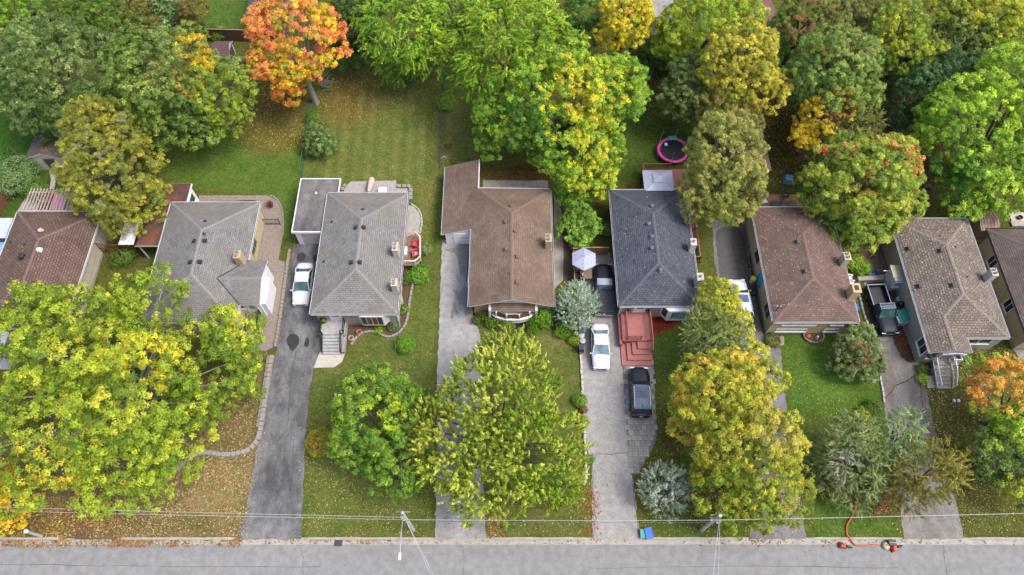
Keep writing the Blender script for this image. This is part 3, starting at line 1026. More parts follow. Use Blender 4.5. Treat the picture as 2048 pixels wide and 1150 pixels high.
MB().add([(gxl + .3, gyf + .1, 0), (dx0 + .4, gyf + .1, 0), (dx0 + .4, gyf + .1, zl(dx0 + .4) - .15), (gxl + .3, gyf + .1, zl(gxl + .3) - .15),
          (gxl + .3, gyb - .3, 0), (hx - .2, gyb - .3, 0), (hx - .2, gyb - .3, zl(hx) - .15), (gxl + .3, gyb - .3, zl(gxl + .3) - .15), (hx - .2, dy1 - .5, 0), (hx - .2, dy1 - .5, zl(hx) - .15)],
         [(0, 1, 2, 3), (5, 4, 7, 6), (4, 0, 3, 7), (8, 5, 6, 9)]).build('garage_wall', surf('garage_wall_white', 'e0e0e2', .05), D)
f = wmap('front', gyf + .1)
gd = MB(); wbox(gd, f, gxl + 1.1, dx0 + .3, .03, 2.0, 0, .04)
dd = gd.build('garage_door', surf('garage_door_white', 'e2e4e8', .06, 1), D)
for j in range(4):
    q = MB(); wbox(q, f, gxl + 1.15, dx0 + .25, .07 + j * .48, .51 + j * .48, .04, .06)
    q.build('panel', MAT['garage_door_white'], dd)
hD = Hip(dx0, dx1, dy0, dy1, ze, zr, 0, 3.9)
vb = surf('vent_brown', '6e5347', .2)
for a, b in ((1023, 413), (1011, 444), (1030, 462), (1012, 499), (1034, 514), (1034, 565)): box_vent(rD, hD.on(a, b), .3, .2, vb)
chimney(D, 1096, 492, 3.1, 4.6, .6, .95, stone_tan, conc, 2)
# bow window with its own small roof
by = dy0 + .5
bx0, bx1 = -2.25, 2.45
bc, bwid = (bx0 + bx1) / 2, (bx1 - bx0) / 2 - .35
MB().box(bx0, bx0 + .22, by - .75, by - .002, .9, 2.62).build('window_surround', white, D)
MB().box(bx1 - .22, bx1, by - .75, by - .002, .9, 2.62).build('window_surround', white, D)
fr = [[(bx0 + .2, by - .72, 2.45), (bx1 - .2, by - .72, 2.45), (bx1 - .2, by - .01, 2.78), (bx0 + .2, by - .01, 2.78)]]
roof_part(D, fr, sh_d, white, .1, 'window_roof')
arc = [(bc + bwid * math.cos(math.pi + math.pi * i / 10), by - .35 - .85 * math.sin(math.pi * i / 10)) for i in range(11)]
bow = MB()
bow.prism([(bc + bwid, by - .02), (bc - bwid, by - .02)] + arc, .7, 1.45)
big = [(bc + (p[0] - bc) * 1.06, p[1] - .1) for p in arc]
bow.prism([(bc + bwid * 1.06, by - .02), (bc - bwid * 1.06, by - .02)] + big, 1.45, 1.56)
bow = bow.build('bow_window', white, D)
for i in range(11):
    if i % 2 == 0:
        MB().cbox(arc[i][0], arc[i][1] + .03, .13, .13, 1.56, 2.45).build('mullion', white, bow)
for i in range(0, 10, 2):
    p, q, r_ = arc[i], arc[i + 1], arc[i + 2]
    MB().add([(p[0], p[1] + .06, 1.44), (r_[0], r_[1] + .06, 1.44), (r_[0], r_[1] + .06, 2.44), (p[0], p[1] + .06, 2.44)], [(0, 1, 2, 3)]).build('pane', glass_d if i in (0, 8) else pane_warm, bow)
MB().box(dx0 - .35, dx0 + .38, 36.0, 38.4, 2.1, 2.18).build('awning', surf('awning_dark', '4d3f3a', .2), D)
MB().box(dx0 - .3, dx0 + .38, 34.9, 35.6, 1.0, 1.9).build('meter_box', white, D)

# ---- E: blue-grey hipped house with red decks
sh_e = shingle('shingle_blue_grey', '484c54', '5a5f69', .2, .34, .03, stain='3f4349')
hpE = Hip(10.28, 18.15, 31.64, 45.3, 3.0, 4.4, 4.0, 3.9)
E_, rE, sg = hip_house('blue-grey shingled house with two white chimneys and rust-red front deck', hpE, wall_rose, sh_e, white, .3)
ridge_caps(rE, sg, surf('ridge_e', '4c515a', .2, 5))
vg = surf('vent_grey', '5d6066', .2)
for a, b in ((1303, 413), (1297, 449), (1303, 474), (1303, 497), (1320, 541)): turbine_vent(rE, hpE.on(a, b), vg, .17)
stack_pipe(rE, hpE.on(1244, 440), None, .05, .2); stack_pipe(rE, hpE.on(1246, 514), None, .05, .2)
chim_w = surf('chimney_white', 'b3aaa4', .12, 5, .9, .3)
chimney(E_, 1381, 499, 3.1, 4.5, .55, .75, chim_w, white, 1)
chimney(E_, 1394, 568, 3.1, 4.5, .6, .8, chim_w, surf('cap_rose', 'bfa9a2', .1), 1)
yE = hpE.y0 + .3
door(E_, 'front', yE, 11.95, 12.95, 1.05, 2.85, surf('door_white', 'd6d2cc', .08))
wb = MB().prism([(14.5, yE + .02), (18.0 - .3, yE + .02), (17.2, yE - .75), (15.1, yE - .75)], .75, 2.75).build('bay_window', white, E_)
MB().add([(15.45, yE - .77, 1.2), (16.85, yE - .77, 1.2), (16.85, yE - .77, 2.5), (15.45, yE - .77, 2.5)], [(0, 1, 2, 3)]).build('pane', glass_l, wb)
MB().add([(14.63, yE - .2, 1.2), (15.0, yE - .66, 1.2), (15.0, yE - .66, 2.5), (14.63, yE - .2, 2.5)], [(0, 1, 2, 3)]).build('pane', glass_d, wb)
MB().add([(17.3, yE - .68, 1.2), (17.62, yE - .2, 1.2), (17.62, yE - .2, 2.5), (17.3, yE - .68, 2.5)], [(0, 1, 2, 3)]).build('pane', glass_d, wb)
downpipe(E_, hpE.x0 + .25, hpE.y0 + .2, 2.9, white)
red = surf('deck_red', '9a605a', .14, 2.5, .75, .1)
red_d = surf('deck_red_rail', '8f544d', .18, 3, .7)
def deck_boards(parent, x0, x1, y0, y1, z, mat, along='x', w=.14):
    mb = MB()
    if along == 'x':
        k = int((y1 - y0) / w)
        for i in range(k):
            mb.box(x0, x1, y0 + i * w, y0 + (i + .93) * w, z - .035, z + random.uniform(-.002, .002))
    else:
        k = int((x1 - x0) / w)
        for i in range(k):
            mb.box(x0 + i * w, x0 + (i + .93) * w, y0, y1, z - .035, z + random.uniform(-.002, .002))
    return tag(mb.build('deck_floor', mat, parent), kind='stuff')
fd = thing('front_deck', 'rust-red wooden front deck with stepped stairs below the blue-grey house', 'deck', (12.3, 29, 0))
ex0, ex1 = at(1250, 650, 1).x - .35, at(1301, 650, 1).x
ey0 = at(1270, 681, 1).y
MB().box(ex0 + .02, ex1 - .02, ey0 + .03, yE - .03, .0, .96).build('skirt', red_d, fd)
deck_boards(fd, ex0, ex1, ey0, yE - .02, 1.0, red)
for i, (xo, d, z) in enumerate(((1.45, .75, .78), (.95, 1.25, .56), (.45, 1.75, .36), (-.1, 2.25, .16))):
    s_ = MB()
    yy = ey0 - d
    k = int(d / .14)
    s_.box(ex0 + xo, ex1 - .02, yy + .02, ey0 - .004, z - .2, z - .036)
    s_.build('step_riser', red_d, fd)
    t = MB()
    for j in range(k + 1):
        t.box(ex0 + xo, ex1, yy + j * d / (k + 1), yy + (j + .94) * d / (k + 1), z - .035, z)
    tag(t.build('step', red, fd), kind='stuff')
rl = lambda *p: railing(fd, p, red_d, .9, .14, 'railing', .03, .09, .1)
rl((ex0 + .45, yE - .1, 1), (ex0 + .45, ey0 + .1, 1), (ex0 + 1.75, ey0 + .1, 1))
rl((ex1 - .06, yE - .1, 1), (ex1 - .06, ey0 + .05, 1), (ex1 - .06, ey0 - 1.1, .55))
MB().box(ex0 - .25, ex0 - .01, ey0 - .3, yE - .03, 0, .8).build('side_boards', red_d, fd)
bd = thing('back_deck', 'rust-red wooden deck wrapping the back of the blue-grey house beside the gazebo', 'deck', (17, 47, 0))
q0, q1 = at(1283, 338, .8), at(1376, 333, .8)
xR = at(1397, 520, .8).x
deck_boards(bd, q0.x, q1.x, hpE.y1 - .3, q0.y, .8, red, 'y')
deck_boards(bd, hpE.x1 - .38, xR, at(1397, 522, .8).y, hpE.y1 - .32, .8, red, 'y')
MB().box(q0.x + .05, q1.x - .05, hpE.y1 - .3, q0.y - .05, 0, .75).build('skirt', red_d, bd)
MB().box(hpE.x1 - .35, xR - .05, at(1397, 522, .8).y + .05, hpE.y1 - .35, 0, .75).build('skirt', red_d, bd)
yS = at(1397, 522, .8).y
railing(bd, [(xR, yS, .8), (xR, yS + 3.5, .8), (xR, yS + 7, .8), (xR, hpE.y1, .8)], red_d, .9, .14, 'railing', .03, .1, .1)
railing(bd, [(hpE.x1 - .2, yS, .8), (xR, yS, .8)], red_d, .9, .14, 'railing', .03, .1, .1)
railing(bd, [(q0.x, hpE.y1 + .1, .8), (q0.x, q0.y, .8), (q0.x + 3, q0.y, .8)], red_d, .9, .14, 'railing', .03, .1, .1)

# ---- F: brown hipped house with leaf-flecked roof
sh_f = shingle('shingle_plum_brown', '66544d', '726058', .2, .33, .02)
hpF = Hip(24.8, 32.92, 29.95, 43.1, 3.0, 4.4, 4.05, 4.05)
F_, rF, sg = hip_house('plum-brown shingled house with fallen leaves on its roof and beige walls', hpF, siding_beige, sh_f, white, .16)
ridge_caps(rF, sg, surf('ridge_f', '6c524d', .2, 5))
box_vent(rF, hpF.on(1595, 484), .34, .24, surf('vent_dark_grey', '4c4d50', .2))
box_vent(rF, hpF.on(1610, 543), .34, .24, MAT['vent_dark_grey'])
chimney(F_, 1683, 527, 3.1, 4.5, .6, .85, surf('chimney_cream', 'b0a48e', .15, 5, .9, .3), tin, 2)
chimney(F_, 1699, 592, 3.1, 4.7, .75, .95, surf('chimney_peach', 'b39a75', .15, 5, .9, .3), white, 0)
yF = hpF.y0 + .16
window(F_, 'front', yF, 25.9, 29.2, 2.05, 2.8, 3)
window(F_, 'front', yF, 25.7, 28.7, .62, 1.15, 2)
window(F_, 'front', yF, 30.6, 31.8, 2.05, 2.8, 1)
window(F_, 'front', yF, 30.4, 31.8, .62, 1.15, 1)
xF = hpF.x0 + .16
window(F_, 'left', xF, -38.5, -37.3, 1.5, 2.6, 2, fm=surf('frame_dark', '3a3a3a', .1))
door(F_, 'left', xF, -36.0, -35.0, .4, 2.5, surf('door_blue', '2f8fc4', .1), False)
window(F_, 'left', xF, -32.6, -31.0, .9, 2.3, 2, fm=surf('frame_beige', 'b8ab88', .1))
an = thing('roof_antenna', 'thin broken television antenna standing on the plum-brown roof', 'antenna', hpF.on(1552, 622))
pz = hpF.on(1552, 622)
MB().tube([pz - Vector((0, 0, .05)), pz + Vector((.05, .1, 1.1))], .04, 6).build('mast', black, an)
MB().tube([pz + Vector((-.5, .1, 1.0)), pz + Vector((.6, .12, 1.05))], .02, 6).build('element', tin, an)
MB().tube([pz + Vector((-.2, .1, .8)), pz + Vector((.3, .12, .8))], .03, 6).build('element', white, an)

# ---- G: taupe house with curved white porch rails
sh_g = shingle('shingle_taupe', '6d625b', '80756d', .24, .36, .045)
ze, zr = 3.0, 4.4
x0, x1, y0, y1 = 38.8, 46.65, 28.3, 41.7
xm = (x0 + x1) / 2
hpG = Hip(x0, x1, y0, y1, ze, zr, 3.95, 3.95)
sl_ = (zr - ze) / (xm - x0)
px_, py_ = 40.72, 26.75
pz = ze + sl_ * (px_ - x0)
iy = y0 + (pz - ze) / (zr - ze) * 3.95
ap, bp_ = (xm, y0 + 3.95, zr), (xm, y1 - 3.95, zr)
x2 = px_ * 2 - x0
G = thing('house', 'taupe shingled house with leaf-flecked roof and curved white porch railings', 'house', (xm, 35, 0))
fs = [[(x0, y1, ze), (x0, py_, ze), (px_, py_, pz), (px_, iy, pz), ap, bp_], [(px_, py_, pz), (x2, py_, ze), (x2, y0, ze), (px_, iy, pz)],
      [(x2, y0, ze), (x1, y0, ze), ap, (px_, iy, pz)], [(x1, y0, ze), (x1, y1, ze), bp_, ap], [(x1, y1, ze), (x0, y1, ze), bp_]]
rG = roof_part(G, fs, sh_g, white)
cap_g = surf('ridge_taupe', '786d65', .2, 3)
ridge_caps(rG, [(ap, bp_), (ap, (x1, y0, ze)), (ap, (px_, iy, pz)), ((px_, iy, pz), (px_, py_, pz)), (bp_, (x1, y1, ze)), (bp_, (x0, y1, ze))], cap_g)
for p, q in (((x0, y1, ze), (x0, py_, ze)), ((x2, y0, ze), (x1, y0, ze)), ((x1, y0, ze), (x1, y1, ze)), ((x1, y1, ze), (x0, y1, ze)), ((x2, py_, ze), (x2, y0, ze))):
    gutter(G, p, q, white)
MB().box(x0 + .14, x1 - .14, y0 + .14, y1 - .14, -.02, 2.9).build('wall', stucco_grey, G)
MB().box(x0 + .14, x0 + 1.55, py_ + .3, y0 + .15, -.02, 2.9).build('wall_projection', stucco_grey, G)
MB().add([(x0 + .3, py_ + .1, ze - .14), (x2 - .3, py_ + .1, ze - .14), (px_, py_ + .1, pz - .14)], [(0, 1, 2)]).build('gable', white, G)
window(G, 'left', x0 + .14, -28.7, -27.2, 1.2, 2.65, 2)
window(G, 'front', py_ + .3, x0 + .5, x0 + 1.4, 1.2, 2.6, 1)
window(G, 'front', y0 + .14, 43.2, 45.6, 1.4, 2.7, 2)
door(G, 'front', y0 + .14, 40.9, 41.9, 1.0, 2.8, white)
for a, b in ((1817, 498), (1881, 502), (1838, 573), (1905, 571)): box_vent(rG, hpG.on(a, b), .36, .22, surf('vent_taupe', '4b433e', .2))
for a, b in ((1880, 472), (1911, 494), (1934, 554)): stack_pipe(rG, hpG.on(a, b), MAT['vent_taupe'], .07, .25)
chimney(G, 1970, 560, 3.05, 4.6, .55, .8, surf('chimney_offwhite', 'b0aba4', .12, 5, .9, .3), tin, 2)
po = thing('front_steps', 'concrete steps with curving white metal railings before the taupe house', 'steps', (41.3, 26.5, 0))
sx0, sx1 = 40.05, 41.6
MB().box(x0 + 1.6, x2 - .2, py_ - .35, y0 + .13, -.02, 1.0).build('landing', conc_d, po)
stairs(po, sx0 + .15, sx1, py_ - .35, 24.35, 1.0, 6, conc_d)
rw = lambda *p: railing(po, p, white, .85, .16, 'railing', .035, .07, .08)
def curve3(a, b, c, n=6):
    a, b, c = Vector(a), Vector(b), Vector(c)
    return [(a * (1 - t) ** 2 + b * 2 * t * (1 - t) + c * t * t) for t in [i / n for i in range(n + 1)]]
rw(*curve3((sx0, py_ + .2, 1.0), (sx0 - .1, py_ - .8, .95), (sx0 + .25, 24.4, .1), 4))
rw(*curve3((sx1, py_ + .2, 1.0), (sx1 + .35, py_ - .8, .95), (sx1 + .1, 24.4, .1), 4))
rw((sx1, py_ - .2, 1.0), (x2 - .3, py_ - .2, 1.0), (x2 - .3, y0 + .2, 1.0))
arc = MB()
for k in (0, 1, 2):
    pts = [(x0 + 1.3 + t * (x2 - x0 - 1.6), py_ + .06 - .05 * k, 2.25 + .22 * k + .28 * math.sin(t * math.pi) + (.12 * math.sin(t * 4 * math.pi) if k == 1 else 0)) for t in [i / 14 for i in range(15)]]
    arc.tube(pts, .045, 6)
for t in np.linspace(.05, .95, 9):
    arc.bar((x0 + 1.3 + t * (x2 - x0 - 1.6), py_ + .03, 2.3), (x0 + 1.3 + (t + .06) * (x2 - x0 - 1.6), py_ + .03, 2.95), .05, .05)
arc.bar((x0 + 1.4, py_ + .05, 1.0), (x0 + 1.4, py_ + .05, 2.8), .1, .1).bar((x2 - .35, py_ + .05, 1.0), (x2 - .35, py_ + .05, 2.8), .1, .1)
arc.build('porch_valance', white, G)

# ---- H: dark roof at the right edge
sh_h = shingle('shingle_umber', '5d534e', '6c615b', .2, .33, .03)
hpH = Hip(48.35, 57.0, 28.0, 40.45, 3.0, 4.5, 4.3, 4.3)
H_, rH, sg = hip_house('dark brown-grey house cut off by the right edge of the picture', hpH, brick_tan, sh_h, black)
ridge_caps(rH, sg, surf('ridge_h', '5c524d', .2, 5))
window(H_, 'left', hpH.x0 + .42, -38, -36.8, .9, 2.3, 2)
window(H_, 'left', hpH.x0 + .42, -33, -31.8, .9, 2.3, 2)
# ================================================================ TREES AND SHRUBS
m, n, l, b = newmat('leaf')
an_ = n.new('ShaderNodeAttribute')
an_.attribute_name = 'tint'
b.inputs['Roughness'].default_value = .55
b.inputs['Specular IOR Level'].default_value = .3
l.new(an_.outputs['Vector'], b.inputs['Base Color'])
tr = n.new('ShaderNodeBsdfTranslucent')
l.new(an_.outputs['Vector'], tr.inputs['Color'])
ms = n.new('ShaderNodeMixShader')
ms.inputs[0].default_value = .3
l.new(b.outputs[0], ms.inputs[1])
l.new(tr.outputs[0], ms.inputs[2])
l.new(ms.outputs[0], n['Material Output'].inputs['Surface'])
LEAF = m
bark = surf('bark', '5b5048', .35, 5, .95, .6, fine=18)
bark_g = surf('bark_grey', '86817a', .3, 5, .95, .6, fine=18)
LEAF_GAIN = .9
def unit(v):
    return v / (np.linalg.norm(v, axis=-1, keepdims=True) + 1e-9)
def leaf_obj(name, P, T, Nn, ln, wd, colr, parent, inv):
    "one pointed leaf blade per point"
    T = unit(T - Nn * np.sum(T * Nn, -1, keepdims=True))
    Bv = np.cross(Nn, T)
    ln, wd = ln[:, None], wd[:, None]
    k = .12
    V = np.stack([P - T * ln * .45 + Bv * wd * .5, P + T * ln * .55, P - T * ln * .45 - Bv * wd * .5], 1).reshape(-1, 3)
    V = V @ np.array(inv.to_3x3()).T + np.array(inv.to_translation())
    me = fast_mesh(name, V, np.arange(len(V)).reshape(-1, 3))
    a = me.attributes.new('tint', 'FLOAT_VECTOR', 'FACE')
    r_, g_ = colr[:, 0].copy(), colr[:, 1].copy()
    dgr = g_ - r_
    pull = np.where(dgr > 0, .2, np.where(-dgr < .5 * r_, .16, 0))
    colr = np.stack([r_ + pull * np.maximum(dgr, 0), g_ + pull * np.maximum(-dgr, 0), colr[:, 2]], -1) * np.array([1.1, 1.12, .9])
    a.data.foreach_set('vector', np.ascontiguousarray(np.clip(colr, 0, .85), np.float32).ravel())
    me.materials.append(LEAF)
    o = bpy.data.objects.new(name, me)
    COL.objects.link(o)
    o.parent = parent
    return o
def fib(nn, rng):
    i = np.arange(nn) + .5
    ph = np.arccos(1 - 2 * i / nn)
    th = math.pi * (1 + 5 ** .5) * i + rng.random() * 6
    v = np.stack([np.cos(th) * np.sin(ph), np.sin(th) * np.sin(ph), np.cos(ph)], -1)
    return unit(v + rng.normal(0, .12, v.shape))
def hemi(nn, axis, rng, spread=1.0):
    v = unit(rng.normal(size=(nn, 3)))
    return unit(v + axis * spread)
def colours(rng, pos, pal, patches, n_bough, bough_id, tuft_id, n_tuft):
    cols = np.array([lin(c) for c, _ in pal]) * LEAF_GAIN
    w = np.array([x for _, x in pal], float)
    w /= w.sum()
    bi = rng.choice(len(pal), n_bough, p=w)
    ti = bi[bough_id]
    sw = rng.random(n_tuft) < .16
    ti = np.where(sw, rng.choice(len(pal), n_tuft, p=w), ti)
    tc = cols[ti]
    for (c, r, hexc, k) in patches:
        d = np.linalg.norm((pos - np.array(c)) / np.array([r, r, r * 1.6]), axis=-1)
        hit = rng.random(n_tuft) < np.clip((1.15 - d) / .35, 0, 1) * k
        tc = np.where(hit[:, None], np.array(lin(hexc)) * LEAF_GAIN * rng.uniform(.8, 1.15, (n_tuft, 1)), tc)
    tc = tc * rng.uniform(.6, 1.32, (n_tuft, 1))  # random tuft tone, widened to stand in for light and dark contrast
    return tc[tuft_id]
def tree(name, label, lobes, pal, cat='tree', style='round', bough=1.15, tuft=.42, leaf=.25, dens=1.0, patches=(), trunk=True, group=None, seed=None, base=None, bare=0, trunk_m=None, low=-.5, fill=.15, aspect=.7, cover=1.05):
    rng = np.random.default_rng(seed if seed is not None else abs(hash(label)) % 99991 if False else sum(ord(c) * (i + 1) for i, c in enumerate(label)) % 99991)
    L = []
    for (px, py, rp, zc, *e) in lobes:
        c = at(px, py, zc)
        r = rp / ppm(py, zc)
        fz = e[0] if e else .85
        L.append((np.array(c), np.array([r, r, min(r * fz, zc - .15)])))
    if base is None:
        bx = sum(c[0] * r[0] ** 2 for c, r in L) / sum(r[0] ** 2 for c, r in L)
        by = sum(c[1] * r[0] ** 2 for c, r in L) / sum(r[0] ** 2 for c, r in L)
    else:
        g = at(*base)
        bx, by = g.x, g.y
    T = thing(name, label, cat, (bx, by, 0), 0, group)
    inv = ROOT[T.name].inverted()
    BC, BD = [], []
    for li, (c, r) in enumerate(L):
        br = min(bough, r[0] * .5)
        area = 4 * math.pi * ((r[0] * r[1]) ** .8 + 2 * (r[0] * r[2]) ** .8) / 3 if False else 4 * math.pi * (r[0] * r[0] * .5 + r[0] * r[2] * .5)
        nb = max(6, int(area / (math.pi * br * br) * cover))
        d = fib(nb, rng)
        d = d[d[:, 2] > low]
        p = c + r * d * rng.uniform(.72, 1.04, (len(d), 1)) - d * br * .45
        nf = int(len(d) * fill)
        if nf:
            di = unit(rng.normal(size=(nf, 3)))
            p = np.concatenate([p, c + r * di * rng.uniform(.3, .65, (nf, 1))])
            d = np.concatenate([d, di])
        ok = np.ones(len(p), bool)
        for lj, (c2, r2) in enumerate(L):
            if lj != li:
                ok &= np.linalg.norm((p - c2) / r2, axis=-1) > .62
        BC.append(p[ok]); BD.append(d[ok])
    BC, BD = np.concatenate(BC), np.concatenate(BD)
    nb = len(BC)
    br = min(bough, max(r[0] for c, r in L) * .5)
    out = unit(BD + np.array([0, 0, .45]))
    bsz = rng.uniform(.7, 1.25, nb)
    nt = max(3, int(2.6 * (br / tuft) ** 1.7 * .75))
    bid = np.repeat(np.arange(nb), nt)
    td = hemi(len(bid), out[bid], rng, .75)
    TC = BC[bid] + td * (br * bsz[bid])[:, None] * rng.uniform(.65, 1.05, (len(bid), 1)) * np.array([1, 1, .8])
    TC[:, 2] = np.maximum(TC[:, 2], .15)
    leaf *= .61
    nl = max(6, int(24 * dens * (tuft / .42) ** 2 * (.25 / leaf) ** 1.6))
    tid = np.repeat(np.arange(len(bid)), nl)
    M = len(tid)
    ax = unit(td * .8 + out[bid] * .5 + np.array([0, 0, .35]))
    rv = unit(rng.normal(size=(M, 3)))
    if style == 'round':
        d2 = hemi(M, ax[tid], rng, .8)
        P = TC[tid] + d2 * tuft * rng.uniform(.55, 1.05, (M, 1)) * np.array([1, 1, .75])
        Nn = unit(d2 * .75 + rv * .55 + np.array([0, 0, .45]))
        Tt = unit(rng.normal(size=(M, 3)))
    else:
        if style == 'spike':
            al = unit(ax * .9 + np.array([0, 0, .55]) + rng.normal(0, .18, ax.shape))
        elif style == 'droop':
            al = unit(td * np.array([1, 1, .2]) + np.array([0, 0, -.35]) + rng.normal(0, .2, ax.shape))
        elif style == 'flat':
            al = unit(td * np.array([1, 1, .1]) + np.array([0, 0, .12]) + rng.normal(0, .12, ax.shape))
        u = rng.uniform(-.35, 1.0, (M, 1))
        side = unit(np.cross(al[tid], rv))
        P = TC[tid] + al[tid] * u * tuft * 1.7 + side * tuft * .42 * rng.uniform(.2, 1, (M, 1)) * (1.15 - .8 * np.clip(u, 0, 1))
        Nn = unit(side * .8 + rv * .35 + np.array([0, 0, .6]))
        Tt = unit(al[tid] * .9 + rv * .35)
    col = colours(rng, TC, pal, [(tuple(at(a, b, z)), r / ppm(b, z), h, k) for a, b, r, z, h, k in patches], nb, bid, tid, len(bid))
    col = col * rng.uniform(.72, 1.25, (M, 1)) * np.stack([rng.uniform(.93, 1.07, M), np.ones(M), rng.uniform(.85, 1.15, M)], -1)
    sz = leaf * np.exp(rng.normal(0, .28, M))
    P[:, 2] = np.maximum(P[:, 2], .05)
    leaf_obj('crown', P, Tt, Nn, sz * 1.1, sz * aspect, col, T, inv)
    if trunk:
        mb = MB()
        top = max(c[2] for c, r in L)
        cm = sum(c * r[0] for c, r in L) / sum(r[0] for c, r in L)
        rr = .035 * top + .06
        q = Vector((bx, by, 0))
        fork = Vector((bx * .7 + cm[0] * .3, by * .7 + cm[1] * .3, top * .42))
        mb.tube([q - Vector((0, 0, .1)), q + Vector((0, 0, .35)), q.lerp(fork, .6), fork], [rr * 1.35, rr, rr * .88, rr * .8], 9)
        pick = rng.permutation(nb)[:min(nb, 16 + bare)]
        for j in pick:
            e = Vector(BC[j])
            mid = fork.lerp(e, .5) + Vector(rng.normal(0, .25, 3)) + Vector((0, 0, .25))
            mb.tube([fork.lerp(q, .1 * rng.random()), mid, e], [rr * .42, rr * .26, rr * .1], 6)
            if bare:
                e2 = e + Vector(BD[j] * br * 1.25)
                mb.tube([e, e.lerp(e2, .5) + Vector(rng.normal(0, .12, 3)), e2], [rr * .1, rr * .07, .012], 5)
        mb.build('trunk', trunk_m or bark, T)
    return T
def conifer(name, label, px, py, rp, h, pal, cat='tree', group=None, needle=.2, dens=1.0, squash=1.0, power=.85, upturn=.1, spray=.5, dead=0.0, wid=.3, gap=.62, vary=.16):
    "cone of tiered branches, each carrying flat sprays of needles"
    rng = np.random.default_rng(sum(ord(c) * (i + 1) for i, c in enumerate(label)) % 99991)
    zc = h * .35
    c = at(px, py, zc)
    r = rp / ppm(py, zc)
    T = thing(name, label, cat, (c.x, c.y, 0), 0, group)
    inv = ROOT[T.name].inverted()
    S, D, C = [], [], []
    mb = MB()
    mb.tube([(c.x, c.y, -.1), (c.x, c.y, h * .5), (c.x, c.y, h * .97)], [.03 * h + .05, .018 * h + .03, .02], 8)
    cols = np.array([lin(x) for x, _ in pal]) * LEAF_GAIN
    w = np.array([x for _, x in pal], float); w /= w.sum()
    lev = max(8, int(h / .42))
    for i in range(lev):
        t = (i + .5) / lev
        z = h * (.08 + .9 * t)
        R_ = r * (1 - t) ** power * rng.uniform(.88, 1.08) + .12
        nb = max(5, int(2 * math.pi * R_ / gap))
        for k in range(nb):
            a = 2 * math.pi * (k + rng.random() * .8) / nb
            rad = R_ * rng.uniform(.94 - vary, .94 + vary)
            dv = np.array([math.cos(a), math.sin(a), 0])
            ci = cols[rng.choice(len(pal), p=w)] * rng.uniform(.8, 1.2)
            if dead and rng.random() < dead:
                ci = np.array(lin('8f8f8c')) * .8
            p0 = np.array([c.x, c.y, z])
            ns = max(3, int(rad / .24))
            for s_ in range(ns):
                u = (s_ + rng.random()) / ns
                if u < .25 and rad > 1.2:
                    continue
                pos = p0 + dv * rad * u + np.array([0, 0, -.22 * rad * u + upturn * rad * u * u])
                for sgn in (-1, 0, 1):
                    aa = a + sgn * rng.uniform(.45, .95)
                    dd = np.array([math.cos(aa), math.sin(aa), rng.uniform(-.1, .35)])
                    S.append(pos); D.append(dd); C.append(ci * rng.uniform(.85, 1.15))
            if k % 3 == 0 and rad > .7:
                mb.bar(p0, p0 + dv * rad * .85 + np.array([0, 0, -.2 * rad]), .035, .035)
    S, D, C = np.array(S), unit(np.array(D)), np.array(C)
    nl = max(3, int(7 * dens))
    idx = np.repeat(np.arange(len(S)), nl)
    M = len(idx)
    u = rng.uniform(0, 1, (M, 1))
    rv = unit(rng.normal(size=(M, 3)))
    side = unit(np.cross(D[idx], rv))
    P = S[idx] + D[idx] * u * spray + side * .1 * rng.random((M, 1)) * (1.3 - u)
    P[:, 2] = np.maximum(P[:, 2], .08)
    Nn = unit(side * .6 + rv * .4 + np.array([0, 0, .75]))
    Tt = unit(D[idx] + rv * .45)
    col = C[idx] * rng.uniform(.75, 1.25, (M, 1)) * (1 + .25 * (u - .4))
    sz = needle * np.exp(rng.normal(0, .25, M)) * 1.05
    leaf_obj('crown', P, Tt, Nn, sz * 1.5, sz * wid * 1.6, col, T, inv)
    mb.build('trunk', bark, T)
    return T
